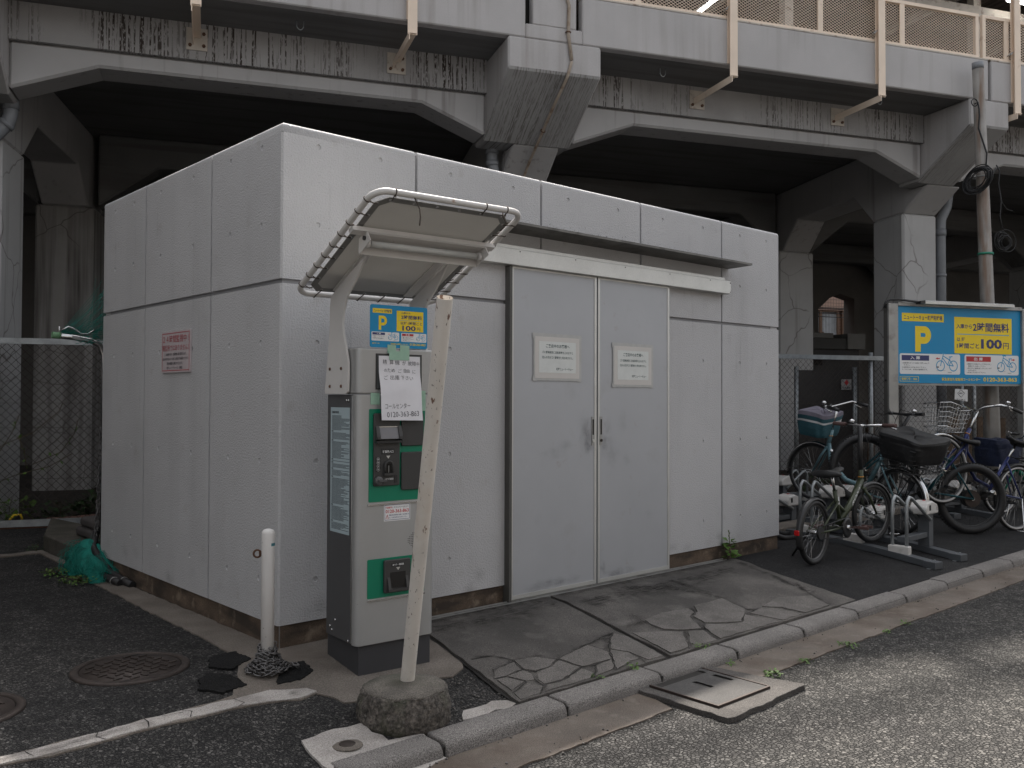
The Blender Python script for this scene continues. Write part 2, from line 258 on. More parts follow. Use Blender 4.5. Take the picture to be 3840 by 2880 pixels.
# ------------------------------------------------------------------ mesh builder
class MB:
    def __init__(s): s.v = []; s.f = []; s.mi = []; s.sm = []; s.mats = []; s.cur = 0; s.M = None
    def mat(s, m):
        if m not in s.mats: s.mats.append(m)
        s.cur = s.mats.index(m); return s
    def add(s, vs, fs, smooth=False):
        o = len(s.v)
        for p in vs:
            p = Vector(p); s.v.append(s.M @ p if s.M else p)
        for f in fs: s.f.append([o + i for i in f]); s.mi.append(s.cur); s.sm.append(smooth)
        return s
    def box(s, a, b):
        (x0, y0, z0), (x1, y1, z1) = a, b
        return s.add([(x0, y0, z0), (x1, y0, z0), (x1, y1, z0), (x0, y1, z0), (x0, y0, z1), (x1, y0, z1), (x1, y1, z1), (x0, y1, z1)],
                     [(3, 2, 1, 0), (4, 5, 6, 7), (0, 1, 5, 4), (1, 2, 6, 5), (2, 3, 7, 6), (3, 0, 4, 7)])
    def bar(s, p, q, w, h, up=(0, 0, 1)):
        p, q = Vector(p), Vector(q); d = (q - p).normalized(); upv = Vector(up)
        if abs(d.dot(upv)) > .98: upv = Vector((1, 0, 0))
        x = d.cross(upv).normalized(); y = x.cross(d).normalized(); vs = []
        for c in (p, q):
            for sx, sy in ((-1, -1), (1, -1), (1, 1), (-1, 1)): vs.append(c + x * (sx * w / 2) + y * (sy * h / 2))
        return s.add(vs, [(3, 2, 1, 0), (4, 5, 6, 7), (0, 1, 5, 4), (1, 2, 6, 5), (2, 3, 7, 6), (3, 0, 4, 7)])
    def tube(s, pts, r, n=8, closed=False, caps=True, smooth=True):
        pts = [Vector(p) for p in pts]; k = len(pts)
        rs = r if isinstance(r, (list, tuple)) else [r] * k
        tang = []
        for i in range(k):
            a = pts[(i - 1) % k] if (closed or i > 0) else pts[i]; b = pts[(i + 1) % k] if (closed or i < k - 1) else pts[i]
            t_ = b - a
            tang.append(t_.normalized() if t_.length > 1e-9 else Vector((0, 0, 1)))
        ref = Vector((0, 0, 1)) if abs(tang[0].z) < .9 else Vector((1, 0, 0))
        nx = tang[0].cross(ref).normalized(); vs = []
        for i in range(k):
            nx = nx - tang[i] * nx.dot(tang[i])
            if nx.length < 1e-6: nx = tang[i].orthogonal()
            nx.normalize(); ny = tang[i].cross(nx)
            for j in range(n):
                a = 2 * math.pi * j / n; vs.append(pts[i] + (nx * math.cos(a) + ny * math.sin(a)) * rs[i])
        fs = []
        for i in range(k if closed else k - 1):
            for j in range(n):
                a = i * n + j; b = i * n + (j + 1) % n; c = ((i + 1) % k) * n + (j + 1) % n; d = ((i + 1) % k) * n + j
                fs.append((a, b, c, d))
        s.add(vs, fs, smooth)
        if caps and not closed:
            o = len(s.v) - len(vs)
            s.f.append([o + j for j in reversed(range(n))]); s.mi.append(s.cur); s.sm.append(False)
            s.f.append([o + (k - 1) * n + j for j in range(n)]); s.mi.append(s.cur); s.sm.append(False)
        return s
    def cyl(s, p, q, r, r2=None, n=16): return s.tube([p, q], [r, r if r2 is None else r2], n)
    def lathe(s, prof, org=(0, 0, 0), n=24, smooth=True, jit=None, cap=True):
        org = Vector(org); vs = []; k = len(prof)
        for i, (r, z) in enumerate(prof):
            for j in range(n):
                a = 2 * math.pi * j / n; rr = r + (jit(i, j) if jit else 0); vs.append(org + Vector((math.cos(a) * rr, math.sin(a) * rr, z)))
        fs = [(i * n + j, i * n + (j + 1) % n, (i + 1) * n + (j + 1) % n, (i + 1) * n + j) for i in range(k - 1) for j in range(n)]
        if cap: fs.append(tuple(reversed(range(n)))); fs.append(tuple((k - 1) * n + j for j in range(n)))
        return s.add(vs, fs, smooth)
    def prism(s, pts, d, smooth=False):
        """closed polygon of 3-D points extruded along d"""
        pts = [Vector(p) for p in pts]; d = Vector(d); k = len(pts)
        nrm = Vector((0, 0, 0))
        for i in range(k): nrm += pts[i].cross(pts[(i + 1) % k])
        if nrm.dot(d) > 0: pts = list(reversed(pts))
        vs = pts + [p + d for p in pts]
        fs = [tuple(range(k)), tuple(reversed(range(k, 2 * k)))] + [(i, i + k, (i + 1) % k + k, (i + 1) % k) for i in range(k)]
        return s.add(vs, fs, smooth)
    def quad(s, pts): return s.add(pts, [tuple(range(len(pts)))])
    def ball(s, c, r, n=10, sq=(1, 1, 1)):
        c = Vector(c); vs = []; fs = []; m_ = max(4, n // 2)
        for i in range(1, m_):
            ph = math.pi * i / m_
            for j in range(n):
                a = 2 * math.pi * j / n
                vs.append(c + Vector((r * sq[0] * math.sin(ph) * math.cos(a), r * sq[1] * math.sin(ph) * math.sin(a), r * sq[2] * math.cos(ph))))
        vs += [c + Vector((0, 0, r * sq[2])), c - Vector((0, 0, r * sq[2]))]; T = len(vs) - 2; B = T + 1
        for i in range(m_ - 2):
            for j in range(n): fs.append((i * n + j, (i + 1) * n + j, (i + 1) * n + (j + 1) % n, i * n + (j + 1) % n))
        for j in range(n): fs.append((T, j, (j + 1) % n)); fs.append((B, (m_ - 2) * n + (j + 1) % n, (m_ - 2) * n + j))
        return s.add(vs, fs, True)
    def torus(s, c, R_, r, axis=(0, 1, 0), n=24, m_=6, sx=1.0, a0=0, a1=360):
        ax = Vector(axis).normalized(); e1 = ax.orthogonal().normalized()
        if abs(ax.y) > .9: e1 = Vector((1, 0, 0)); 
        e2 = ax.cross(e1); c = Vector(c); full = abs(a1 - a0) >= 360
        k = n if full else n + 1
        pts = [c + e1 * (R_ * sx * math.cos(R(a0 + (a1 - a0) * i / n))) + e2 * (R_ * math.sin(R(a0 + (a1 - a0) * i / n))) for i in range(k)]
        return s.tube(pts, r, m_, closed=full)
    def text(s, body, org, ux, uz, w, h, bold=0.0):
        """flat lettering fitted to a w x h box whose lower left corner is org"""
        c = bpy.data.curves.new('lettering', 'FONT'); c.body = body; c.offset = bold; c.resolution_u = 2
        o = bpy.data.objects.new('lettering', c); me = o.to_mesh()
        xs = [v.co.x for v in me.vertices]; ys = [v.co.y for v in me.vertices]
        if xs:
            x0, x1, y0, y1 = min(xs), max(xs), min(ys), max(ys); kx = w / max(x1 - x0, 1e-6); ky = h / max(y1 - y0, 1e-6)
            org, ux, uz = Vector(org), Vector(ux), Vector(uz)
            s.add([org + ux * ((v.co.x - x0) * kx) + uz * ((v.co.y - y0) * ky) for v in me.vertices], [tuple(p.vertices) for p in me.polygons])
        o.to_mesh_clear(); bpy.data.objects.remove(o); bpy.data.curves.remove(c)
        return s
    def leaf(s, p, d, size, width=.5):
        p, d = Vector(p), Vector(d).normalized(); sd = d.cross(Vector((rnd.uniform(-.4, .4), rnd.uniform(-.4, .4), 1))).normalized(); up = sd.cross(d)
        a, b, c, e = p, p + d * size * .5 + sd * size * width * .5 + up * size * .06, p + d * size - up * size * .1, p + d * size * .5 - sd * size * width * .5 + up * size * .06
        m_ = p + d * size * .5
        return s.add([a, b, c, e, m_], [(0, 4, 1), (1, 4, 2), (0, 3, 4), (3, 2, 4)])
    def build(s, name, m=None, parent=None, world=False, bevel=0, seg=2, weld=False, **props):
        me = bpy.data.meshes.new(name)
        me.from_pydata([tuple(v) for v in s.v], [], s.f)
        for q in (s.mats or [m]): me.materials.append(q)
        me.polygons.foreach_set('material_index', s.mi); me.polygons.foreach_set('use_smooth', s.sm)
        me.update()
        o = bpy.data.objects.new(name, me); COL.objects.link(o)
        if parent is not None:
            o.parent = parent
            if world: o.matrix_parent_inverse = wm(parent).inverted()
        if bevel:
            bv = o.modifiers.new('bevel', 'BEVEL'); bv.width = bevel; bv.segments = seg; bv.limit_method = 'ANGLE'; bv.angle_limit = R(35)
            if seg > 1:
                for p in me.polygons: p.use_smooth = True
                bv.harden_normals = True
        for k, v in props.items(): o[k] = v
        return o

def wm(o):
    m_ = o.matrix_basis.copy()
    if o.parent: m_ = wm(o.parent) @ o.matrix_parent_inverse @ m_
    return m_
def thing(name, label, cat, loc=(0, 0, 0), rz=0.0, group=None, rot=None):
    o = bpy.data.objects.new(name, None); COL.objects.link(o); o.location = loc; o.rotation_euler = rot or (0, 0, rz)
    o.empty_display_size = .1; o['label'] = label; o['category'] = cat
    if group: o['group'] = group
    return o
def tag(o, label, cat, group=None):
    o['label'] = label; o['category'] = cat
    if group: o['group'] = group
    return o
def copy_thing(root, loc, rz, label):
    c = root.copy(); COL.objects.link(c); c.location = loc; c.rotation_euler = (0, 0, rz); c['label'] = label
    for ch in list(root.children):
        d = ch.copy(); COL.objects.link(d); d.parent = c
        for g in list(ch.children):
            e = g.copy(); COL.objects.link(e); e.parent = d
    return c
def sst(a, b, x): t = min(1, max(0, (x - a) / (b - a))); return t * t * (3 - 2 * t)

# ------------------------------------------------------------------ ground
def gz(y): return 0.0 if y > -.25 else .1 * (y + .25)
def ground_z(x, y):
    if y > -1.25: return gz(y)
    a = -.15 if y < -1.30 else -.10 - .05 * (-1.25 - y) / .05
    b = -.15 if y < -1.9 else -.10 - .05 * (-1.25 - y) / .65
    k = sst(-.62, -.40, x)
    return a * k + b * (1 - k)
def grid_sheet(name, xs, ys, zf, m):
    b = MB(); nx = len(xs)
    b.add([(x, y, zf(x, y)) for y in ys for x in xs], [(j * nx + i, j * nx + i + 1, (j + 1) * nx + i + 1, (j + 1) * nx + i) for j in range(len(ys) - 1) for i in range(nx - 1)])
    o = b.build(name, m); o['kind'] = 'structure'; return o
XS = [-60, -20, -8, -4, -2.5, -1.5, -1, -.8, -.62, -.55, -.5, -.45, -.4, 0, 1, 2, 4, 6, 8, 12, 20, 60]
grid_sheet('ground', XS, [-1.30, -1.25, -1.0, -.7, -.25, 0, 2, 5, 10, 20, 60], lambda x, y: ground_z(x, y), M_ASPH)
grid_sheet('road', XS, [-60, -20, -8, -4, -2.5, -1.9, -1.6, -1.45, -1.30], lambda x, y: ground_z(x, y), M_ROAD)

def wob(pts, amp=.008, step=.05, closed=True, seed=1):
    """ragged outline through the points"""
    q = random.Random(seed); out = []; k = len(pts)
    for i in range(k if closed else k - 1):
        a, b = Vector(pts[i]), Vector(pts[(i + 1) % k]); n = max(1, int((b - a).length / step)); nrm = Vector((-(b - a).y, (b - a).x)); nrm = nrm.normalized() if nrm.length else nrm
        for j in range(n):
            p = a.lerp(b, j / n)
            if j or i: p = p + nrm * q.uniform(-amp, amp)
            out.append((p.x, p.y))
    if not closed: out.append(tuple(pts[-1]))
    return out
def drape(name, pts, off, m, thick=.03, kind='structure', zf=None, bevel=0):
    bm = bmesh.new(); vs = [bm.verts.new((p[0], p[1], 0)) for p in pts]
    f = bm.faces.new(vs)
    if f.normal.z < 0: f.normal_flip()
    bm.normal_update()
    if bm.faces[:][0].normal.z < 0: bmesh.ops.reverse_faces(bm, faces=bm.faces[:])
    for yy in (-.25, -1.25, -1.3):
        bmesh.ops.bisect_plane(bm, geom=bm.verts[:] + bm.edges[:] + bm.faces[:], plane_co=(0, yy, 0), plane_no=(0, 1, 0))
    zz = zf or (lambda x, y: ground_z(x, y))
    for v in bm.verts: v.co.z = zz(v.co.x, v.co.y) + off
    if thick:
        be = [e for e in bm.edges if e.is_boundary]
        r = bmesh.ops.extrude_edge_only(bm, edges=be)
        for v in [g for g in r['geom'] if isinstance(g, bmesh.types.BMVert)]: v.co.z -= thick
    bmesh.ops.recalc_face_normals(bm, faces=bm.faces[:])
    me = bpy.data.meshes.new(name); bm.to_mesh(me); bm.free(); me.materials.append(m)
    if sum(p.normal.z * p.area for p in me.polygons) < 0: me.flip_normals()
    o = bpy.data.objects.new(name, me); COL.objects.link(o)
    if kind: o['kind'] = kind
    return o

slabA = drape('pavement', wob([(.80, -.06), (.744, -.291), (.712, -.465), (.672, -.659), (.605, -.968), (.559, -1.208), (1.612, -1.208), (1.850, -.06)], .006, .06, seed=3), .018, M_SLAB, .05)
slabB = drape('pavement', wob([(1.885, -.06), (1.655, -1.208), (3.668, -1.208), (3.721, -.832), (3.811, -.347), (3.917, -.100), (3.92, -.06)], .006, .06, seed=4), .018, M_SLAB, .05)
drape('pavement', [(3.674, -1.209), (3.727, -.832), (3.817, -.347), (3.926, -.09), (4.0, 0.0), (4.70, .0), (4.70, .45), (14, .45), (14, -1.209)], .008, M_NEWA, .03)
drape('pavement', [(4.76, .62), (4.76, 3.2), (14, -.4), (14, .62)], .03, M_NEWA, .05)
drape('ground', wob([(1.80, -.06), (1.55, -1.208), (1.70, -1.208), (1.93, -.06)], .004, .08, seed=5), .004, M_DIRT_SHADE, 0)
drape('ground', wob([(.80, -.1), (.73, -.291), (.697, -.465), (.655, -.659), (.585, -.968), (.536, -1.208), (.60, -1.208), (.70, -.70), (.81, -.1)], .006, .05, seed=6), .0085, M_DIRT_SHADE, 0)  # dark strip paints the shadow along the slab's raised left edge
M_DARK_BAND = mat('dark_band', (.022, .019, .016), .9)
_t = M_DARK_BAND.node_tree; _at = _t.nodes.new('ShaderNodeVertexColor'); _at.layer_name = 'fade'; _tn = _t.nodes.new('ShaderNodeTexNoise'); _tn.inputs['Scale'].default_value = 14; _tn.inputs['Detail'].default_value = 4
_tr = _t.nodes.new('ShaderNodeValToRGB'); _tr.color_ramp.elements[0].position = .35; _tr.color_ramp.elements[1].position = .65; _tm = _t.nodes.new('ShaderNodeMath'); _tm.operation = 'MULTIPLY'
_t.links.new(_tn.outputs['Fac'], _tr.inputs[0]); _t.links.new(_tr.outputs[0], _tm.inputs[0]); _t.links.new(_at.outputs['Color'], _tm.inputs[1]); _t.links.new(_tm.outputs[0], _t.nodes['Principled BSDF'].inputs['Alpha'])
def dark_bands(parent, lines, w, seed=5, amount=.8, dz=.0195):
    """dark bands fading out sideways: wet dirt along the cracks, darker tone by the wall"""
    q = random.Random(seed); vs = []; fs = []; al = []
    for ln in lines:
        p = wob(ln, .008, .04, closed=False, seed=q.randint(0, 9999)); o = len(vs)
        for i, a in enumerate(p):
            c0 = Vector(p[max(0, i - 1)]); c1 = Vector(p[min(len(p) - 1, i + 1)]); d = c1 - c0; d = Vector((-d.y, d.x)).normalized() * w * q.uniform(.5, 1.3)
            for k, f in ((-1, 0), (-.3, 1), (.3, 1), (1, 0)):
                x, y = a[0] + d.x * k, a[1] + d.y * k; vs.append((x, y, ground_z(x, y) + dz)); al.append(f * amount * (q.uniform(.4, 1) if 0 < i < len(p) - 1 else 0))
        for i in range(len(p) - 1):
            for k in range(3): fs.append((o + i * 4 + k, o + i * 4 + 4 + k, o + i * 4 + 5 + k, o + i * 4 + 1 + k))
    me = bpy.data.meshes.new('dark_band'); me.from_pydata(vs, [], fs); me.materials.append(M_DARK_BAND); ca = me.color_attributes.new('fade', 'FLOAT_COLOR', 'POINT')
    for i, a in enumerate(al): ca.data[i].color = (a, a, a, 1)
    o = bpy.data.objects.new('dark_band', me); COL.objects.link(o); o.parent = parent; return o
def cracks(parent, lines, w=.0042, seed=5, dz=.0205):
    b = MB(); q = random.Random(seed)
    for ln in lines:
        p = wob(ln, .006, .025, closed=False, seed=q.randint(0, 9999)); L_ = []; R_ = []
        for i, a in enumerate(p):
            c0 = Vector(p[max(0, i - 1)]); c1 = Vector(p[min(len(p) - 1, i + 1)]); d = (c1 - c0); d = Vector((-d.y, d.x)).normalized() * w * q.uniform(.25, .75)
            z = ground_z(a[0], a[1]) + dz; L_.append((a[0] + d.x, a[1] + d.y, z)); R_.append((a[0] - d.x, a[1] - d.y, z))
        n = len(p); b.add(L_ + R_, [(i, n + i, n + i + 1, i + 1) for i in range(n - 1)])
    return b.build('crack', M_DIRT_SHADE, parent)
CA = ([[(.70, -.70), (.830, -.717), (.871, -.816), (1.013, -.840), (1.082, -.932), (1.291, -.876), (1.473, -.833), (1.657, -.796)],
    [(.871, -.816), (.830, -.936), (.792, -1.073), (.782, -1.132), (.696, -1.2)], [(1.082, -.932), (.985, -.984), (.863, -.992), (.834, -.939)],
    [(.830, -.936), (.697, -.958), (.629, -.950)], [(.697, -.958), (.740, -1.062), (.595, -1.122)], [(.649, -.950), (.706, -.860), (.863, -.836)],
    [(1.291, -.876), (1.380, -.862), (1.401, -.996), (1.338, -1.074), (1.189, -1.084), (1.110, -1.072), (1.082, -.932)],
    [(1.401, -.996), (1.432, -.974), (1.486, -1.060), (1.473, -1.156), (1.446, -1.205)], [(1.338, -1.074), (1.233, -1.183), (1.394, -1.159)],
    [(1.657, -.796), (1.562, -.857), (1.401, -.996)], [(.772, -1.137), (.904, -1.142), (1.110, -1.072)], [(1.189, -1.084), (1.118, -1.160), (1.053, -1.189)]])
cracks(slabA, CA[:1] + CA[6:7] + CA[9:10] + CA[1:4], .0055); cracks(slabA, CA[4:6] + CA[7:9] + CA[10:], .0036); dark_bands(slabA, CA, .038, 5, .5)
dark_bands(slabA, [[(.78, -.09), (1.3, -.075), (1.84, -.085)]], .09, 8, .9); dark_bands(slabA, [[(.76, -.22), (1.2, -.26), (1.80, -.2)]], .12, 9, .6)  # darker bands along the slab's wall edge
CB_ = ([[(1.785, -.779), (1.887, -.776), (1.969, -.743), (2.022, -.625)], [(1.969, -.743), (1.954, -.815), (1.951, -.922), (2.053, -.996), (2.173, -1.036), (2.300, -.850), (2.405, -.808), (2.462, -.717)],
    [(2.246, -.983), (2.173, -1.036), (2.116, -1.154), (2.103, -1.2)], [(2.053, -.996), (1.915, -1.123), (1.827, -1.2)], [(2.259, -.984), (2.389, -1.050), (2.513, -1.088), (2.682, -.999), (2.878, -.967)],
    [(2.853, -.234), (2.861, -.496), (2.824, -.713), (2.768, -.942), (2.789, -1.024)], [(3.688, -.546), (3.632, -.697), (3.671, -.762), (3.554, -.891), (3.603, -.960)], [(3.660, -.762), (3.494, -.962), (3.367, -1.2)],
    [(3.842, -.180), (3.767, -.254), (3.720, -.380), (3.697, -.532), (3.643, -.634), (3.567, -.808)], [(2.773, -1.015), (2.991, -1.049), (3.034, -1.181)]])
cracks(slabB, CB_[1:3] + CB_[4:5] + CB_[7:9], .0038, 9); cracks(slabB, CB_[:1] + CB_[3:4] + CB_[5:7] + CB_[9:], .0022, 10); dark_bands(slabB, CB_, .05, 6, .5)
dark_bands(slabB, [[(1.9, -.09), (2.6, -.075), (3.3, -.085), (3.88, -.08)]], .09, 8, .9); dark_bands(slabB, [[(1.9, -.35), (2.3, -.30), (2.9, -.34), (3.6, -.28)]], .14, 9, .7)  # darker bands along this slab's wall edge
dark_bands(slabB, [[(2.4, -.20), (2.75, -.42), (2.82, -.70)]], .07, 12, .7)

M_SLABP = mat('slab_worn_piece', (.155, .142, .131), .92, var=.25, vscale=5, fine=.5, fscale=180, bump=.7, bscale=200, bdist=.004, stain=[(6, .5, .68, (.085, .078, .07), .7), (240, .66, .70, (.40, .38, .36), .8)])
def pieces(parent, polys, seed):
    q = random.Random(seed)
    for pl in polys:
        cx = sum(a[0] for a in pl) / len(pl); cy = sum(a[1] for a in pl) / len(pl); sh = []
        for a in pl:
            d = Vector((cx - a[0], cy - a[1])); k = min(.3, .010 / max(d.length, .01)); sh.append((a[0] + d.x * k, a[1] + d.y * k))
        tx, ty, h = q.uniform(-.012, .012), q.uniform(-.012, .012), q.uniform(.021, .025)
        o = drape('slab_piece', wob(sh, .005, .035, seed=q.randint(0, 999)), 0, M_SLABP, .006, kind=None, zf=lambda x, y: ground_z(x, y) + h + tx * (x - cx) + ty * (y - cy)); o.parent = parent
pieces(slabA, [[(.871, -.816), (1.013, -.84), (1.082, -.932), (.985, -.984), (.863, -.992), (.834, -.939)], [(1.082, -.932), (1.291, -.876), (1.38, -.862), (1.401, -.996), (1.338, -1.074), (1.189, -1.084), (1.11, -1.072)],
    [(.863, -.992), (.985, -.984), (1.082, -.94), (1.11, -1.072), (.904, -1.142), (.79, -1.13), (.80, -1.07)], [(.83, -.94), (.70, -.96), (.74, -1.062), (.792, -1.073), (.84, -1.0)], [(.629, -.95), (.706, -.86), (.863, -.836), (.83, -.936), (.697, -.958)], [(.629, -.965), (.697, -.965), (.735, -1.06), (.605, -1.11)],
    [(.59, -1.13), (.74, -1.07), (.785, -1.14), (.70, -1.2), (.572, -1.2)], [(.79, -1.145), (.9, -1.15), (1.11, -1.08), (1.118, -1.16), (1.05, -1.198), (.73, -1.2)], [(1.19, -1.09), (1.338, -1.08), (1.24, -1.18), (1.07, -1.197), (1.12, -1.165)],
    [(1.401, -.996), (1.432, -.974), (1.486, -1.06), (1.473, -1.156), (1.394, -1.159), (1.24, -1.19), (1.338, -1.074)], [(1.562, -.857), (1.657, -.80), (1.69, -.88), (1.618, -1.19), (1.49, -1.195), (1.49, -1.06), (1.432, -.97)]], 3)
pieces(slabB, [[(1.954, -.815), (1.951, -.922), (2.053, -.996), (2.173, -1.036), (2.30, -.85), (2.405, -.808), (2.44, -.73), (2.2, -.70), (1.985, -.745)], [(1.745, -.85), (1.94, -.93), (2.04, -1.0), (1.915, -1.12), (1.83, -1.197), (1.67, -1.197)],
    [(2.06, -1.005), (2.17, -1.045), (2.11, -1.155), (2.10, -1.198), (1.85, -1.198), (1.93, -1.12)], [(2.19, -1.03), (2.25, -.99), (2.39, -1.055), (2.51, -1.093), (2.66, -1.005), (2.75, -1.197), (2.12, -1.197), (2.13, -1.15)],
    [(2.27, -.975), (2.39, -1.04), (2.51, -1.08), (2.68, -.99), (2.765, -.93), (2.82, -.72), (2.5, -.72), (2.41, -.815), (2.31, -.86)], [(2.7, -1.0), (2.88, -.97), (2.99, -1.05), (3.03, -1.195), (2.77, -1.197)], [(2.9, -.96), (3.2, -.90), (3.45, -1.0), (3.36, -1.195), (3.05, -1.195), (3.0, -1.045)]], 4)
# loose grit along the gutter edge and in the hollow by the slab
b = MB(); qg = random.Random(77)
for i in range(520):
    if i < 360: x = qg.uniform(-.3, 9); y = -1.62 + qg.gauss(0, .035) if qg.random() < .6 else -1.375 - abs(qg.gauss(0, .012)); z = -.147 if y < -1.6 else -.142
    else: x = qg.uniform(.25, .58); y = qg.uniform(-1.15, -.7); z = ground_z(x, y) + .002
    sz = qg.uniform(.002, .006); b.ball((x, y, z + sz * .4), sz, 5, (qg.uniform(.8, 1.4), qg.uniform(.8, 1.4), .7))
o = b.build('gravel', mat('grit', (.14, .13, .12), .9, var=.5, vscale=60)); o['kind'] = 'stuff'; tag(o, 'loose grit lying along the gutter edge and beside the broken slab', 'gravel')

# kerb stones, each its own block
KX = [-.43, .025, .727, 1.404, 2.062, 2.754, 3.425, 4.125, 4.811, 5.495, 6.135, 6.80, 7.48, 8.16, 8.84, 9.52, 10.2]
for i in range(len(KX) - 1):
    x0, x1 = KX[i] + .0075, KX[i + 1] - .0075; dz = rnd.uniform(-.004, .004); dy = rnd.uniform(-.004, .004)
    b = MB(); b.prism([(x0, -1.212 + dy, -.30), (x0, -1.212 + dy, -.082 + dz), (x0, -1.325 + dy, -.086 + dz), (x0, -1.345 + dy, -.098 + dz), (x0, -1.356 + dy, -.125), (x0, -1.36 + dy, -.30)], (x1 - x0, 0, 0))
    o = b.build('kerb', M_KERB, bevel=.011); o['kind'] = 'structure'
drape('ground', [(-.42, -1.214), (10.2, -1.214), (10.2, -1.345), (-.42, -1.345)], 0, M_DIRT_SHADE, .1, zf=lambda x, y: -.105)
# gutter
drape('road', wob([(-.30, -1.352), (1.20, -1.352), (1.20, -1.47), (1.16, -1.60), (.62, -1.615), (-.35, -1.62)], .006, .05, seed=11), 0, M_GUT, .03, zf=lambda x, y: -.143)
drape('road', wob([(1.72, -1.352), (10.2, -1.352), (10.2, -1.60), (1.85, -1.612), (1.80, -1.5)], .006, .05, seed=12), 0, M_GUT, .03, zf=lambda x, y: -.143)
# drain: concrete collar, cover with two slots and a notch at the kerb
t = thing('drain_cover', 'grey concrete gutter drain with a slotted cover set against the kerb', 'drain', (1.5, -1.6, -.15))
b = MB(); b.prism([(p[0], p[1], -.18) for p in wob([(1.205, -1.36), (1.205, -1.875), (1.24, -1.885), (1.885, -1.862), (1.90, -1.84), (1.835, -1.60), (1.79, -1.36)], .008, .045, seed=13)], (0, 0, .055))
b.build('collar', mat('collar_concrete', (.082, .075, .07), .92, var=.25, vscale=5, fine=.5, fscale=220, bump=.9, bscale=150, bdist=.006), t, world=True, bevel=.004)
def slot_plate(b, x0, x1, y0, y1, z, cuts):
    xs = sorted({x0, x1} | {c[0] for c in cuts} | {c[1] for c in cuts}); ys = sorted({y0, y1} | {c[2] for c in cuts} | {c[3] for c in cuts})
    for i in range(len(xs) - 1):
        for j in range(len(ys) - 1):
            cx, cy = (xs[i] + xs[i + 1]) / 2, (ys[j] + ys[j + 1]) / 2
            if any(c[0] < cx < c[1] and c[2] < cy < c[3] for c in cuts): continue
            b.quad([(xs[i], ys[j], z), (xs[i + 1], ys[j], z), (xs[i + 1], ys[j + 1], z), (xs[i], ys[j + 1], z)])
b = MB(); CUT = [(1.472, 1.502, -1.592, -1.482), (1.638, 1.668, -1.592, -1.482), (1.30, 1.665, -1.43, -1.375)]
slot_plate(b, 1.285, 1.70, -1.765, -1.375, -.1165, CUT); b.build('cover', M_DRAIN, t, world=True)
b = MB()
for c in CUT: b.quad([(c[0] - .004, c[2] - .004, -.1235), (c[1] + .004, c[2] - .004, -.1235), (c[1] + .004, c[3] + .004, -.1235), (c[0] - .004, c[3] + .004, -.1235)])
b.build('slot_shadow', M_DIRT_SHADE, t, world=True)
b = MB(); fz = -.119
b.bar((1.285, -1.770, fz), (1.705, -1.770, fz), .012, .012); b.bar((1.705, -1.764, fz), (1.705, -1.372, fz), .012, .012); b.bar((1.28, -1.776, fz), (1.28, -1.372, fz), .010, .012)
b.build('frame', mat('dark_iron_frame', (.045, .032, .027), .6, .4, var=.3), t, world=True)

# mortar apron round the building foot and the pale strip in the asphalt
drape('pavement', wob([(-.02, 2.74), (-.163, 2.6), (-.178, 1.648), (-.190, 1.212), (-.187, .771), (-.197, .432), (-.205, .158), (-.250, -.09), (-.36, -.30), (-.45, -.46), (-.72, -.49), (-.85, -.487), (-1.02, -.51), (-1.19, -.512), (-1.39, -.525), (-2.2, -.535), (-3.5, -.54),
      (-3.5, -.62), (-2.2, -.60), (-1.39, -.592), (-1.228, -.604), (-1.036, -.595), (-.864, -.579), (-.689, -.581), (-.478, -.585), (-.357, -.602), (-.228, -.645), (-.14, -.625), (-.095, -.70), (-.088, -.78), (-.03, -.80), (.05, -.72), (.50, -.79), (.613, -.732), (.672, -.663), (.705, -.513), (.735, -.371), (.79, -.06), (.79, .02), (.02, .02)],
      .007, .05, seed=21), .007, M_MORTAR, .03)
pale = drape('pavement', wob([(-.42, -.50), (-.72, -.50), (-.85, -.497), (-1.02, -.515), (-1.39, -.532), (-2.2, -.54), (-3.4, -.545), (-3.4, -.612), (-2.2, -.594), (-1.39, -.586), (-1.228, -.597), (-1.036, -.588), (-.864, -.573), (-.689, -.574), (-.478, -.578), (-.357, -.596), (-.228, -.638), (-.13, -.615), (-.15, -.56), (-.30, -.50)], .006, .05, seed=22), .011, M_MORTAR_L, .004)
cracks(pale, [[(-.85, -.49), (-.84, -.53), (-.86, -.578)], [(-1.03, -.51), (-1.05, -.55), (-1.03, -.592)], [(-.70, -.495), (-.66, -.53), (-.69, -.575)], [(-.70, -.52), (-.78, -.51)], [(-1.3, -.52), (-1.28, -.592)], [(-.47, -.50), (-.45, -.56), (-.48, -.58)]], .0035, 41, .0125); dark_bands(pale, [[(-.85, -.49), (-.86, -.578)], [(-1.03, -.51), (-1.03, -.592)], [(-.70, -.495), (-.69, -.575)], [(-1.6, -.55), (-1.2, -.56), (-.9, -.53)], [(-.36, -.53), (-.37, -.60)], [(-.2, -.56), (-.24, -.63)]], .03, 43, .55, .0125)
drape('pavement', wob([(-.06, 2.75), (-.06, 3.35), (-.06, 4.0), (-.30, 3.96), (-2.6, 4.9), (-2.65, 4.80), (-.42, 3.85), (-.12, 3.85), (-.115, 3.2), (-.16, 2.75)], .008, .08, seed=24), .010, M_MORTAR, .03)
drape('pavement', wob([(-.418, -1.000), (-.261, -.987), (-.144, -.994), (-.131, -1.18), (.02, -1.21), (.02, -1.36), (-.30, -1.44), (-.42, -1.36), (-.454, -1.220), (-.450, -1.120)], .010, .045, seed=25), .010, M_MORTAR_L, .03)
t = thing('access_cap', 'small round metal cap set in a pale concrete patch at the kerb end', 'access cap', (-.29, -1.13, -.08))
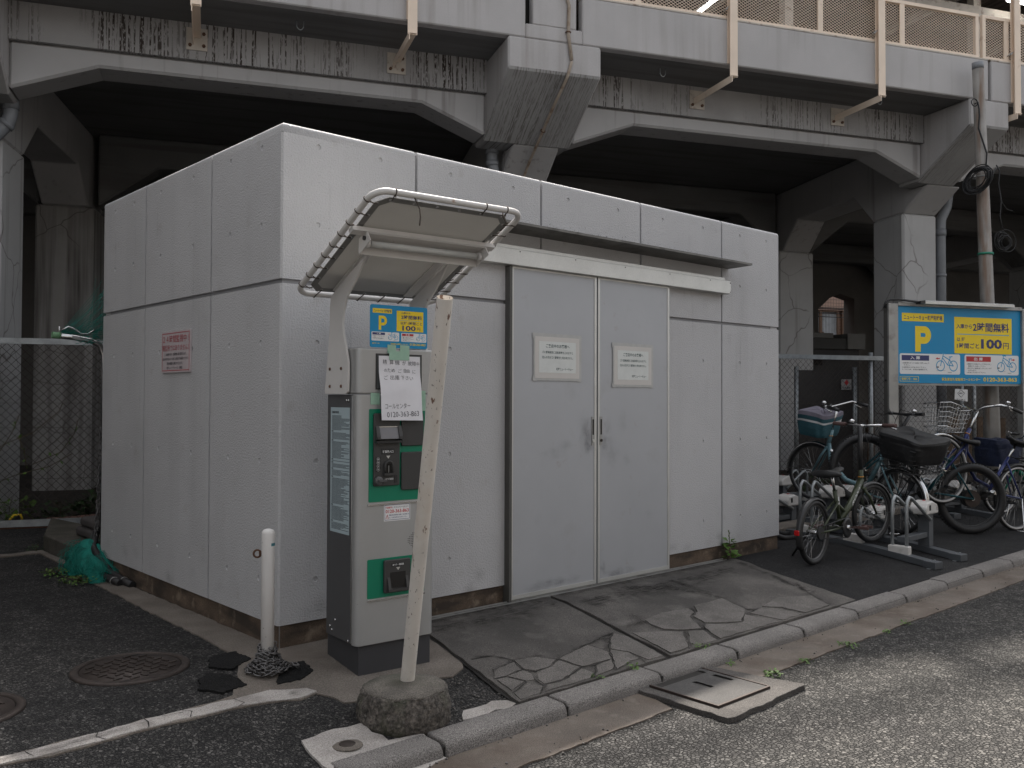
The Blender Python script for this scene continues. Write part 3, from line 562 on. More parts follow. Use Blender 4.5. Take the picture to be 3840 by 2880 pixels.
b = MB(); b.lathe([(.062, 0), (.060, .004), (.036, .007)], (-.29, -1.132, gz(-1.13) + .008), 20); b.build('collar', M_MORTAR, t, world=True)
b = MB(); b.lathe([(.033, 0), (.033, .008), (.030, .010), (.0, .010)], (-.29, -1.132, gz(-1.13) + .008), 20); b.build('lid', M_IRON, t, world=True)
drape('pavement', wob([(.302, -1.128), (.379, -1.140), (.476, -1.112), (.535, -1.15), (.55, -1.208), (.25, -1.208)], .012, .04, seed=26), .010, M_MORTAR_L, .02)
for k, p in enumerate(([(-.300, .099), (-.176, .100), (-.176, -.074), (-.315, -.162), (-.388, -.065)], [(-.428, -.158), (-.356, -.252), (-.355, -.39), (-.491, -.418), (-.550, -.321), (-.505, -.215)], [(-.066, -.271), (.004, -.267), (-.017, -.394), (-.127, -.459), (-.248, -.448), (-.20, -.38)])):
    drape('ground', wob(wob(p, .010, .05, seed=30 + k), .006, .012, seed=60 + k), .0115, M_PATCH, .010)

def manhole(x, y, rx, label):
    t = thing('manhole_cover', label, 'manhole cover', (x, y, gz(y)), group='manhole covers in the asphalt')
    b = MB(); b.lathe([(rx, 0), (rx, .008), (rx - .012, .011), (rx - .035, .011), (rx - .038, .002)], (0, 0, 0), 56, cap=False); b.build('frame', M_IRON, t)
    b = MB(); ri = rx - .042; b.lathe([(ri, 0), (ri, .006), (.0, .006)], (0, 0, 0), 56)
    st_ = .052
    for i in range(-7, 8):
        for j in range(-7, 8):
            cx, cy = i * st_, j * st_
            if math.hypot(cx, cy) > ri - .035: continue
            if (i, j) in ((3, 3), (-3, -3)): continue
            d = .021; 
            if (i + j) % 2: b.box((cx - d, cy - .006, .006), (cx + d, cy + .006, .0105))
            else: b.box((cx - .006, cy - d, .006), (cx + .006, cy + d, .0105))
    b.build('lid', M_IRON, t)
    b = MB()
    for sgn in (1, -1): b.box((sgn * .156 - .022, sgn * .156 - .010, .006), (sgn * .156 + .022, sgn * .156 + .010, .0075))
    b.build('keyhole', M_DIRT_SHADE, t)
    t.rotation_euler = (0, 0, R(20)); return t
manhole(-.665, .185, .265, 'large round cast iron manhole cover lying flat in the dark asphalt lot')
manhole(-1.415, .03, .255, 'round iron manhole cover cut off by the left edge of the picture')

# ------------------------------------------------------------------ storage building
W_, D_, H_ = 4.68, 2.722, 2.712
bld = thing('storage_building', 'grey precast concrete refuse store with double metal doors beneath the viaduct', 'building', (0, 0, 0))
HX = [.213, .603, 1.1, 1.604, 2.1, 2.6, 3.1, 3.6, 4.1, 4.487]; HZ = [2.617, 2.202, 1.578, .955, .336]; HY = [.22, .60, 1.114, 1.632, 2.115, 2.486]
def panel(b, F, u0, u1, z0, z1, holes, cut=None, depth=.016):
    """one face panel with tie-hole dimples; F maps (u, z, inset) to 3-D"""
    hs = .021; rr = .0145
    holes = [h for h in holes if u0 + .03 < h[0] < u1 - .03 and z0 + .03 < h[1] < z1 - .03 and not (cut and cut[0] - .03 < h[0] < cut[1] + .03 and cut[2] - .03 < h[1] < cut[3] + .03)]
    us = {u0, u1}; zs = {z0, z1}
    if cut:
        us |= {min(max(cut[0], u0), u1), min(max(cut[1], u0), u1)}; zs |= {min(max(cut[2], z0), z1), min(max(cut[3], z0), z1)}
    for h in holes: us |= {h[0] - hs, h[0] + hs}; zs |= {h[1] - hs, h[1] + hs}
    us = sorted(us); zs = sorted(zs)
    vi = {}; vs = []; fs = []
    def V(u, z, d=0):
        k = (round(u, 5), round(z, 5), round(d, 5))
        if k not in vi: vi[k] = len(vs); vs.append(F(u, z, d))
        return vi[k]
    edge = {}
    def face(ix): 
        fs.append(tuple(ix))
    cells = []
    for i in range(len(us) - 1):
        for j in range(len(zs) - 1):
            a, c, e, g = us[i], us[i + 1], zs[j], zs[j + 1]; cu, cz = (a + c) / 2, (e + g) / 2
            if cut and cut[0] < cu < cut[1] and cut[2] < cz < cut[3]: continue
            cells.append((i, j))
            hit = [h for h in holes if abs(h[0] - cu) < 1e-4 and abs(h[1] - cz) < 1e-4]
            if not hit: face([V(a, e), V(c, e), V(c, g), V(a, g)]); continue
            n = 16; ring = []; inn = []
            for k in range(n):
                an = 2 * math.pi * (k + .5) / n - .75 * math.pi - math.pi / n
                cs, sn = math.cos(an), math.sin(an); ring.append(V(cu + rr * cs, cz + rr * sn)); inn.append(V(cu + rr * .82 * cs, cz + rr * .82 * sn, .006))
            cor = [V(a, e), V(c, e), V(c, g), V(a, g)]
            for q in range(4):
                seg = [ring[(q * 4 + k) % n] for k in range(5)]; nxt = cor[(q + 1) % 4]
                face([cor[q], nxt] + list(reversed(seg)))
            for k in range(n): face([ring[k], ring[(k + 1) % n], inn[(k + 1) % n], inn[k]])
            face(inn)
    cs = set(cells)
    for (i, j) in cells:
        a, c, e, g = us[i], us[i + 1], zs[j], zs[j + 1]
        for (di, dj, p, q) in ((-1, 0, (a, g), (a, e)), (1, 0, (c, e), (c, g)), (0, -1, (a, e), (c, e)), (0, 1, (c, g), (a, g))):
            if (i + di, j + dj) not in cs: face([V(p[0], p[1]), V(p[0], p[1], depth), V(q[0], q[1], depth), V(q[0], q[1])])
    b.add(vs, fs)
CAPZ = H_ - .052
b = MB().mat(M_STUCCO)
DOORCUT = (1.539, 3.142, 0, 2.115); g2 = .009
FX = [.010, .85, 1.85, 2.85, 3.85, W_]
Ff = lambda u, z, d: (u, d, z)
for i in range(5):
    u0 = FX[i] + (g2 if i else 0); u1 = FX[i + 1] - (g2 if i < 4 else 0)
    for z0, z1 in ((.123, 1.878), (1.902, CAPZ)):
        if i == 2 and z1 < 2: continue
        panel(b, Ff, u0, u1, z0, z1, [(x, z) for x in HX for z in HZ], DOORCUT if 0 < i < 4 else None)
FY = [.010, .85, 1.89, D_]
Fl = lambda u, z, d: (d, D_ - u, z)
for i in range(3):
    y0 = FY[i] + (g2 if i else 0); y1 = FY[i + 1] - (g2 if i < 2 else 0)
    for z0, z1 in ((.123, 1.878), (1.902, CAPZ + .0)): panel(b, Fl, D_ - y1, D_ - y0, z0, z1, [(D_ - y, z) for y in HY for z in HZ])
for z0, z1 in ((.123, 1.878), (1.902, CAPZ)): b.prism([(.010, 0, z0), (0, .010, z0), (.012, .012, z0)], (0, 0, z1 - z0))
b.box((W_ - .10, .0165, .123), (W_, D_, CAPZ)); b.box((.0165, D_ - .10, .123), (W_ - .101, D_, CAPZ))
b.build('wall', None, bld)
CAPZ = H_ - .052
b = MB(); NR = 7; rr_ = .026
prof_ = [(0, CAPZ), (0, H_ - rr_ - .001)] + [(rr_ - rr_ * math.cos(R(90 * k / NR)), H_ - rr_ + rr_ * math.sin(R(90 * k / NR))) for k in range(NR + 1)] + [(.07, H_), (.07, CAPZ)]
def sweep(secs):
    n = len(prof_); vs = [v for sc in secs for v in sc]
    b.add(vs, [(j * n + k, (j + 1) * n + k, (j + 1) * n + k + 1, j * n + k + 1) for j in range(len(secs) - 1) for k in range(n - 2)], True)
    b.add(secs[0], [tuple(range(n))]); b.add(secs[-1], [tuple(reversed(range(n)))])
Fs = lambda x: [(x, d, z) for d, z in prof_]; Ls = lambda y: [(d, y, z) for d, z in prof_]; Cs = [(d, d, z) for d, z in prof_]
sweep([Ls(FY[1] - g2), Cs, Fs(FX[1] - g2)])
for i in range(1, 5): sweep([Fs(FX[i] + g2), Fs(FX[i + 1] - (g2 if i < 4 else 0))])
for i in range(1, 3): sweep([Ls(FY[i + 1] - (g2 if i < 2 else 0)), Ls(FY[i] + g2)])
b.box((W_ - .06, .0701, CAPZ), (W_, D_ - .06, H_)); b.box((.0701, D_ - .06, CAPZ), (W_, D_, H_))
b.build('parapet_top', M_STUCCO, bld)
b = MB(); b.box((.0155, .0155, .0), (1.54, D_ - .11, 2.69)); b.box((3.141, .0155, .0), (W_ - .11, D_ - .11, 2.69)); b.box((1.5405, .0155, 2.118), (3.1405, D_ - .11, 2.69)); b.box((1.5405, .12, .0), (3.1405, D_ - .11, 2.1175))
b.build('joint', M_JOINT, bld)
b = MB(); 
b.prism([(.012, .022, -.1), (.022, .012, -.1), (1.5385, .012, -.1), (1.5385, .10, -.1), (.10, .10, -.1), (.10, D_ - .006, -.1), (.012, D_ - .006, -.1)], (0, 0, .222))
b.build('plinth', M_PLINTH, bld)
b = MB(); b.prism([(3.1505, .012, -.1), (W_ - .006, .012, -.1), (W_ - .006, D_, -.1), (W_ - .1, D_, -.1), (W_ - .1, .10, -.1), (3.1505, .10, -.1)], (0, 0, .222)); b.build('plinth', M_PLINTH, bld)
b = MB(); b.box((1.539, -.045, .022), (1.560, .1, 2.115)); b.build('door_jamb', M_DARKJ, bld)
b = MB(); b.box((3.1405, -.012, .022), (3.150, .1, 2.115)); b.build('door_jamb', M_DARKJ, bld)
def door(x0, x1, hx, lock):
    b = MB(); b.box((x0, -.030, .030), (x1, .0, 2.116)); d = b.build('door', M_DOOR, bld)
    b = MB()
    b.box((x0 - .001, -.034, .030), (x0 + .018, -.0302, 2.116)); b.box((x1 - .020, -.034, .030), (x1 + .001, -.0302, 2.116))
    b.box((x0 + .0185, -.034, 2.104), (x1 - .0205, -.0302, 2.116)); b.box((x0 + .0185, -.034, .030), (x1 - .0205, -.0302, .056)); b.build('door_edge', M_ALU, d)
    b = MB().mat(M_ALU_D); b.box((hx, -.0365, .968), (hx + .026, -.0305, 1.163))
    b.mat(M_DIRT_SHADE); b.box((hx + .006, -.0372, 1.04), (hx + .020, -.0366, 1.145))
    b.mat(M_ALU if not lock else M_IRON); b.tube([(hx + .013, -.0366, 1.0), (hx + .013, -.043, 1.0)], .010, 12)
    b.build('handle', None, d); return d
door(1.5615, 2.345, 2.297, False); door(2.3615, 3.139, 2.377, True)
b = MB(); b.box((2.3455, -.02, .03), (2.361, .05, 2.115)); b.build('door_gap_seal', M_DIRT_SHADE, bld)
b = MB(); b.box((.83, -.070, 2.118), (3.875, .0155, 2.2185)); b.box((.83, -.050, 2.2187), (3.824, .0, 2.246)); b.build('sliding_rail_cover', M_ALU, bld, bevel=.004)
b = MB(); 
for x in (.9, 1.6, 2.1, 2.6, 3.1, 3.6, 3.866): b.cyl((x, -.0722, 2.205), (x, -.0702, 2.205), .004, n=8)
for z in (2.133, 2.203): b.cyl((3.866, -.0724, z - .001), (3.866, -.0703, z - .001), .0035, n=8)
b.build('screw', M_IRON, bld)
b = MB(); b.prism([(.76, .0, 2.330), (.76, -.225, 2.337), (.76, -.225, 2.352), (.76, -.215, 2.352), (.76, .0, 2.346)], (3.18, 0, 0)); b.build('awning', M_AWN, bld)
b = MB(); b.box((.80, -.026, .0), (3.828, -.020, .026)); b.box((.80, -.062, .0), (3.828, -.056, .022)); b.box((.80, -.0558, .0), (3.828, -.0262, .010)); b.build('floor_track', M_ALU_D, bld)

b = MB(); q = random.Random(31)
for i in range(420):
    x = q.choice((2.0, 2.15, 2.5, 2.6, 2.9, 3.2, 3.3, 3.6)) + q.gauss(0, .14); z = 2.352 + abs(q.gauss(0, .035)); h = q.uniform(.002, .010); w = q.uniform(.0015, .004)
    if any(abs(x - j) < .016 for j in (1.85, 2.85, 3.85)) or x < 1.5 or x > 3.9: continue
    b.quad([(x, -.0006, z), (x + w, -.0006, z), (x + w * .7, -.0006, z + h), (x - w * .2, -.0006, z + h)])
o = b.build('grime', M_DIRT_SHADE, bld); o['kind'] = 'stuff'
def smudge(nm, F, marks, m, parent, seed=1):
    """irregular dirt marks lying on a face, each thinning out to nothing at its rim"""
    q = random.Random(seed); vs = []; fs = []; al = []
    for (u, z, ru, rz, am) in marks:
        n = 14; o = len(vs); vs.append(F(u, z)); al.append(am)
        for k, f in ((.5, .55), (1.0, 0.0)):
            for i in range(n):
                a = 2 * math.pi * i / n; j = q.uniform(.75, 1.2); vs.append(F(u + ru * k * math.cos(a) * j, z + rz * k * math.sin(a) * j)); al.append(am * f * q.uniform(.5, 1.2))
        for i in range(n):
            fs.append((o, o + 1 + i, o + 1 + (i + 1) % n)); fs.append((o + 1 + i, o + 1 + n + i, o + 1 + n + (i + 1) % n, o + 1 + (i + 1) % n))
    me = bpy.data.meshes.new(nm); me.from_pydata(vs, [], fs); me.materials.append(m); ca = me.color_attributes.new('fade', 'FLOAT_COLOR', 'POINT')
    for i, a in enumerate(al): ca.data[i].color = (a, a, a, 1)
    o = bpy.data.objects.new(nm, me); COL.objects.link(o); o.parent = parent; o['kind'] = 'stuff'; return o
qs = random.Random(19)
smudge('hand_grime', lambda u, z: (u, -.0306, z), [(2.24, 1.06, .07, .16, .30), (2.26, .98, .05, .10, .35), (2.45, 1.02, .07, .16, .34), (2.50, .90, .10, .12, .18), (1.95, .93, .14, .05, .16), (2.05, .98, .10, .04, .14), (2.66, .86, .05, .05, .16), (2.62, 1.12, .06, .10, .12), (2.42, .11, .04, .07, .35), (1.8, .5, .05, .06, .08), (2.9, .45, .06, .05, .08)] + [(qs.uniform(1.6, 2.3), qs.uniform(.06, .10), .15, .035, .22) for _ in range(4)] + [(qs.uniform(2.42, 3.1), qs.uniform(.06, .10), .14, .035, .22) for _ in range(4)], M_DARK_BAND, bld, 2)
mk = []
for i in range(34):
    u = qs.choice([qs.uniform(.05, .8), qs.uniform(.9, 1.45), qs.uniform(3.2, 3.8), qs.uniform(3.9, 4.6)]); L_ = qs.uniform(.06, .30); top = qs.choice([1.876, 1.876, 2.60, 2.19, 1.56]); mk.append((u, top - L_, qs.uniform(.006, .016), L_, qs.uniform(.06, .17)))
smudge('rain_mark', lambda u, z: (u, -.0007, z), mk + [(qs.uniform(.05, 1.4), qs.uniform(.13, .22), .07, .05, .16) for _ in range(8)] + [(qs.uniform(3.2, 4.6), qs.uniform(.13, .2), .07, .04, .18) for _ in range(8)], M_DARK_BAND, bld, 3)
mk = []
for i in range(26): L_ = qs.uniform(.06, .30); top = qs.choice([1.876, 1.876, 2.60, 2.19, 1.56]); mk.append((qs.uniform(.1, 2.6), top - L_, qs.uniform(.006, .016), L_, qs.uniform(.06, .16)))
smudge('rain_mark', lambda u, z: (-.0007, u, z), mk + [(qs.uniform(.1, 2.6), qs.uniform(.14, .24), .08, .06, .15) for _ in range(10)], M_DARK_BAND, bld, 4)
# notices on doors and wall
def sheet_text(b, lines, org, ux, uz, w, h):
    for (s_, x0, x1, y0, y1, mt, bold) in lines:
        b.mat(mt).text(s_, Vector(org) + Vector(ux) * (x0 * w) + Vector(uz) * (y0 * h), ux, uz, (x1 - x0) * w, (y1 - y0) * h, bold)
NOTE = [('ご来店中のお客様へ', .18, .82, .80, .92, M_INKG, .012), ('ゴミ置場扉前に自転車等を止めますと', .08, .92, .615, .70, M_INKG, .008), ('住人の方がゴミ置場を使用出来ません。', .08, .92, .45, .535, M_INKG, .008), ('町屋ニュートーキョー', .46, .92, .08, .165, M_INKG, .01)]
def notice(x0, x1, z0, z1, lab, seed):
    q = random.Random(seed); t = thing('notice_sheet', lab, 'notice', (x0, -.0345, z0), group='notices taped to the metal doors')
    b = MB().mat(M_TAPEC); w, h = x1 - x0, z1 - z0
    for (a, c, e, g) in ((-.02, w + .02, h - .012, h + .022), (-.02, w + .015, -.016, .012), (-.012, .018, -.02, h + .02), (w - .018, w + .022, -.02, h + .02)):
        b.box((a, -.0008 - q.uniform(0, .0006), e), (c, -.0002, g))
    b.build('clear_tape', None, t)
    b = MB(); b.box((0, -.0026, 0), (w, -.0015, h)); b.build('backing_paper', mat('notice_border', (.60, .575, .545), .5, var=.05), t)
    b = MB().mat(M_PAPERN); m0 = .035; b.box((m0, -.0036, .035), (w - m0, -.0027, h - .03))
    sheet_text(b, NOTE, (m0, -.0042, .035), (1, 0, 0), (0, 0, 1), w - 2 * m0, h - .065); b.build('printed_paper', None, t)
notice(1.763, 2.172, 1.418, 1.686, 'white printed notice taped to the left metal door of the concrete store', 1)
notice(2.522, 2.928, 1.384, 1.655, 'white printed notice with curled tape on the right metal door', 2)
t = thing('wall_notice', 'faded red and white surveillance notice fixed to the left concrete wall', 'notice', (-.001, 1.563, 1.441))
b = MB().mat(M_PINKP); w, h = .449, .259; M0 = Matrix.Translation((0, 0, 0))
b.box((-.010, -w, 0), (0, 0, h)); b.mat(M_PINK)
for (a, c, e, g) in ((.010, w - .010, .010, .016), (.010, w - .010, h - .016, h - .010), (.010, .0155, .0162, h - .0162), (w - .0155, w - .010, .0162, h - .0162)): b.box((-.0108, -c, e), (-.0101, -a, g))
TL = [('２４時間監視中 ！', .06, .97, .72, .90, M_PINK, .012), ('喫煙所ではありません！', .05, .95, .52, .67, M_PINK, .01), ('ここは私有地であり、建造物侵入罪が適用されます。', .10, .88, .405, .475, M_INK, .01), ('吸い殻や空き缶のゴミを捨てた場合は不法投棄になります。', .05, .94, .295, .365, M_INK, .01), ('発見次第警察へ通報させて頂きます。', .2, .76, .185, .255, M_INK, .01), ('町屋ニュートーキョービル　管理者', .2, .75, .08, .15, M_INK, .01)]
sheet_text(b, TL, (-.0113, 0, 0), (0, -1, 0), (0, 0, 1), w, h); b.build('printed_board', None, t)

# ------------------------------------------------------------------ payment machine with its little canopy
MZ = -.035
mach = thing('payment_machine', 'grey bicycle parking payment machine with a lashed canopy and handwritten note', 'payment machine', (.122, -.56, MZ), R(-4.5))
def Z(z): return z - MZ
b = MB(); b.prism([(0, 0, -.10), (.40, 0, -.10), (.40, .325, -.10), (0, .325, -.10)], (0, 0, .10 + Z(.119))); b.build('base', M_MBASE, mach, bevel=.004)
def rrect(x0, x1, y0, y1, r, n=6, corners=(1, 1, 1, 1)):
    out = []
    for k, (cx, cy, a0) in enumerate(((x1 - r, y1 - r, 0), (x0 + r, y1 - r, 90), (x0 + r, y0 + r, 180), (x1 - r, y0 + r, 270))):
        if corners[k]:
            for i in range(n + 1): out.append((cx + r * math.cos(R(a0 + 90 * i / n)), cy + r * math.sin(R(a0 + 90 * i / n))))
        else: out.append({0: (x1, y1), 1: (x0, y1), 2: (x0, y0), 3: (x1, y0)}[k])
    return out
b = MB(); b.box((-.020, .032, Z(.121)), (.408, .300, Z(1.304))); b.build('cabinet', M_MGREY, mach, bevel=.003)
b = MB(); b.prism([(x, y, Z(.118)) for x, y in rrect(-.022, .410, -.020, .0305, .032, corners=(0, 0, 1, 1))], (0, 0, 1.186)); door_m = b.build('front_door', M_SILV, mach, bevel=.003)
b = MB(); b.tube([(-.0235, .0312, Z(.125)), (-.0235, .0312, Z(1.30))], .0028, 6)
for i in range(36): b.box((-.0262, .028, Z(.13 + i * .0325)), (-.0205, .0345, Z(.1305 + i * .0325 + .001)))
b.build('hinge', M_ALU_D, mach)
b = MB()
hp = rrect(-.022, .410, -.020, .300, .034, corners=(1, 1, 1, 1)); b.prism([(x, y, Z(1.3065)) for x, y in hp], (0, 0, .2215)); head = b.build('header', M_SILV, mach, bevel=.010, seg=3)
b = MB().mat(M_MDARK); b.box((.072, -.0215, Z(1.329)), (.330, -.0205, Z(1.502))); b.mat(M_SCREEN); b.box((.080, -.0228, Z(1.335)), (.322, -.0216, Z(1.494)))
b.build('display', None, head)
b = MB()
for (y, z) in ((.095, 1.276), (.075, 1.276), (.255, .165), (.235, .15), (.065, .13), (.20, .205)): b.ball((-.0215, y, Z(z)), .008, 8, (.6, 1, 1))
b.build('bolt', M_CHROME, mach)
# sticker of terms on the left flank
b = MB().mat(M_STICK); b.quad([(-.0208, .262, Z(.632)), (-.0208, .060, Z(.632)), (-.0208, .060, Z(1.242)), (-.0208, .262, Z(1.242))])
b.mat(M_INK).text('駐輪場利用約款', (-.0213, .250, Z(1.212)), (0, -1, 0), (0, 0, 1), .075, .013, .012)
zz = 1.20; q = random.Random(3)
while zz > .645:
    if q.random() < .1 and zz < 1.18:
        zz -= .004; b.box((-.0212, .250 - .018, Z(zz)), (-.0209, .250, Z(zz + .005))); zz -= .0062; continue
    ln = q.choice((.185, .18, .17, .186, .10, .13, .15)); b.box((-.0212, .248 - ln, Z(zz)), (-.0209, .248, Z(zz + .0020))); zz -= .0049
b.build('terms_sticker', None, mach)
# green panels, units, labels
def plate(b, m, x0, x1, z0, z1, y, d=.001, r=.006):
    b.mat(m).prism([(px, y, Z(pz)) for px, pz in rrect(x0, x1, z0, z1, r, 4)], (0, d, 0)); return b
b = MB(); plate(b, M_GREEN, .038, .350, .792, 1.236, -.0222, .002); b.build('green_panel', None, door_m)
b = MB(); plate(b, M_GREEN, .034, .350, .335, .521, -.0222, .002); b.build('green_panel', None, door_m)
for z_ in (.776, .322): b = MB(); b.box((.033, -.026, Z(z_)), (.351, -.0205, Z(z_ + .007))); b.build('panel_ledge', M_CHROME, door_m)
b = MB(); b.prism([(px, -.036, Z(pz)) for px, pz in rrect(.058, .200, .868, 1.216, .008, 4)], (0, .0136, 0)); unit = b.build('coin_unit', M_MDARK, door_m, bevel=.004)
b = MB().mat(M_MDARK); b.prism([(.062, -.0365, Z(1.085)), (.062, -.062, Z(1.092)), (.062, -.062, Z(1.105)), (.062, -.046, Z(1.155)), (.062, -.0365, Z(1.155))], (.018, 0, 0)); b.prism([(.183, -.0365, Z(1.085)), (.183, -.062, Z(1.092)), (.183, -.062, Z(1.105)), (.183, -.046, Z(1.155)), (.183, -.0365, Z(1.155))], (.018, 0, 0))
b.mat(mat('slot_glass', (.17, .165, .175), .15)); b.prism([(.0805, -.0365, Z(1.088)), (.0805, -.058, Z(1.094)), (.0805, -.042, Z(1.148)), (.0805, -.0365, Z(1.148))], (.102, 0, 0))
b.mat(M_BLKP); b.box((.060, -.060, Z(1.074)), (.203, -.0365, Z(1.0845))); b.mat(M_CHROME); b.box((.0805, -.0435, Z(1.1485)), (.182, -.0366, Z(1.1535))); b.build('receipt_slot', None, unit)
b = MB().mat(M_BLKP); b.box((.098, -.0375, Z(1.020)), (.168, -.0366, Z(1.045))); b.box((.066, -.0375, Z(.938)), (.094, -.0366, Z(1.008))); b.box((.168, -.0378, Z(.880)), (.184, -.0366, Z(.918)))
b.mat(M_SIGNW).text('硬貨投入口', (.104, -.0381, Z(1.0255)), (1, 0, 0), (0, 0, 1), .058, .013, .015); b.text('つまり硬貨返却', (.116, -.0372, Z(.896)), (1, 0, 0), (0, 0, 1), .047, .009, .015)
for k, s_ in enumerate(('500', '100', '50', '10')): b.mat(M_SILV).torus((.080, -.0380, Z(.997 - k * .0165)), .0082, .0007, (0, 1, 0), 14, 4); b.mat(M_SIGNW).text(s_, (.0745 if len(s_) > 2 else .0765, -.0380, Z(.994 - k * .0165)), (1, 0, 0), (0, 0, 1), .011 if len(s_) > 2 else .007, .0065, .01)
b.mat(M_ALU).prism([(.124, -.0375, Z(1.012)), (.146, -.0375, Z(1.012)), (.135, -.0375, Z(.998))], (0, .001, 0))
b.build('coin_label', None, unit)
b = MB().mat(M_MDARK); b.tube([(.115, -.045, Z(.930)), (.115, -.045, Z(.968)), (.121, -.045, Z(.981)), (.135, -.045, Z(.987)), (.149, -.045, Z(.981)), (.155, -.045, Z(.968)), (.155, -.045, Z(.930))], .0055, 8)
b.box((.108, -.052, Z(.918)), (.164, -.0365, Z(.929))); b.mat(M_DIRT_SHADE); b.box((.122, -.0385, Z(.931)), (.148, -.0366, Z(.972))); b.mat(M_ALU_D); b.box((.134, -.042, Z(.931)), (.137, -.0387, Z(.965))); b.build('coin_slot', None, unit)
b = MB(); b.lathe([(.021, 0), (.021, .012), (.018, .014)], (0, 0, 0), 20); b.M = None
for i, v in enumerate(b.v): b.v[i] = Vector((.080 + v.x, -.0366 - v.z, Z(.895) + v.y))
b.f = [list(reversed(f)) for f in b.f]; b.box((.074, -.060, Z(.891)), (.116, -.047, Z(.899))); b.build('return_lever', M_MGREY, unit)
for (z0, z1) in ((1.056, 1.215), (.842, 1.026)):
    b = MB(); b.prism([(px, -.034, Z(pz)) for px, pz in rrect(.211, .336, z0, z1, .008, 4)], (0, .0116, 0)); b.build('blank_cover', M_MDARK, door_m, bevel=.004)
b = MB().mat(M_SIGNW); b.box((.122, -.0212, Z(.696)), (.268, -.0204, Z(.777))); b.mat(M_NAVY)
for (a, c, e, g) in ((.126, .264, .7005, .7023), (.126, .264, .7715, .7733), (.126, .1278, .7024, .7714), (.2622, .264, .7024, .7714)): b.box((a, -.0217, Z(e)), (c, -.0213, Z(g)))
def mt(b, m, s_, x0, x1, z0, z1, y=-.0219, bold=.01): b.mat(m).text(s_, (x0, y, Z(z0)), (1, 0, 0), (0, 0, 1), x1 - x0, z1 - z0, bold)
mt(b, M_RED, '緊急連絡先', .131, .168, .756, .7655, bold=.02); mt(b, M_INK, '：パーキングコールセンター', .170, .259, .756, .7655); mt(b, M_RED, '0120-363-863', .131, .259, .734, .751, bold=.015)
mt(b, M_NAVY, '精算の際は自転車前に設置してある車室番号', .150, .260, .7205, .7275); mt(b, M_NAVY, 'もしくは車番紙を必ずお伝えください。', .150, .252, .7085, .7155)
b.mat(M_RED); tri = [(.132, .7075), (.1475, .7075), (.1398, .7275)]
for k in range(3): b.bar((tri[k][0], -.0217, Z(tri[k][1])), (tri[(k + 1) % 3][0], -.0217, Z(tri[(k + 1) % 3][1])), .0008, .0016, (0, 1, 0))
b.box((.1391, -.0219, Z(.7145)), (.1405, -.0214, Z(.7215))); b.box((.1391, -.0219, Z(.7110)), (.1405, -.0214, Z(.7125))); b.build('contact_sticker', None, door_m)
b = MB()
for i in range(-4, 5):
    for j in range(-4, 5):
        if i * i + j * j <= 17: b.cyl((.292 + i * .0085, -.0206, Z(.593) + j * .0085), (.292 + i * .0085, -.0202, Z(.593) + j * .0085), .0024, n=6)
b.build('speaker_hole', M_DIRT_SHADE, door_m)
b = MB(); b.prism([(px, -.040, Z(pz)) for px, pz in rrect(.117, .262, .354, .512, .010, 4)], (0, .0176, 0)); ch = b.build('change_tray', M_MDARK, door_m, bevel=.005)
b = MB().mat(M_DIRT_SHADE); b.box((.147, -.0412, Z(.378)), (.232, -.0402, Z(.452))); b.mat(M_BLKP); b.box((.155, -.0412, Z(.479)), (.226, -.0402, Z(.496)))
b.mat(M_MDARK); b.prism([(.132, -.0402, Z(.362)), (.132, -.056, Z(.362)), (.132, -.056, Z(.374)), (.132, -.0402, Z(.43))], (.015, 0, 0)); b.prism([(.232, -.0402, Z(.362)), (.232, -.056, Z(.362)), (.232, -.056, Z(.374)), (.232, -.0402, Z(.43))], (.015, 0, 0)); b.box((.1475, -.056, Z(.362)), (.2315, -.0402, Z(.374)))
b.mat(M_SIGNW).text('おつり・領収書', (.160, -.0417, Z(.4825)), (1, 0, 0), (0, 0, 1), .061, .010, .015); b.mat(M_ALU).prism([(.180, -.0408, Z(.474)), (.202, -.0408, Z(.474)), (.191, -.0408, Z(.460))], (0, .0006, 0)); b.build('tray_opening', None, ch)

# the blue price board standing on the header; the same artwork as the big board, laid out for each
def bike_icon(b, m, ox, oz, s, P, th=.045):
    """small drawn bicycle: wheels, frame, saddle and bar; P maps (u, v) to 3-D"""
    def ln(a, c, w=th): b.mat(m); ring([a, c], w)
    def ring(pts, w):
        for i in range(len(pts) - 1):
            a = Vector((pts[i][0], pts[i][1])); c = Vector((pts[i + 1][0], pts[i + 1][1])); d = (c - a); n = Vector((-d.y, d.x)).normalized() * w / 2; d = d.normalized() * w * .2
            b.quad([P(ox + s * x, oz + s * y) for x, y in ((a - n - d), (c - n + d), (c + n + d), (a + n - d))])
    b.mat(m)
    for cx in (.24, 1.0): ring([(cx + .235 * math.cos(2 * math.pi * i / 24), .24 + .235 * math.sin(2 * math.pi * i / 24)) for i in range(25)], th)
    for a, c in (((.24, .24), (.42, .82)), ((.36, .62), (.66, .28)), ((.40, .70), (.78, .52)), ((.66, .28), (.82, .64)), ((.66, .28), (1.0, .24)), ((.78, .52), (1.0, .24)), ((.42, .82), (.34, .82)), ((.42, .82), (.56, .80)), ((.74, .66), (.94, .68))): ln(a, c)
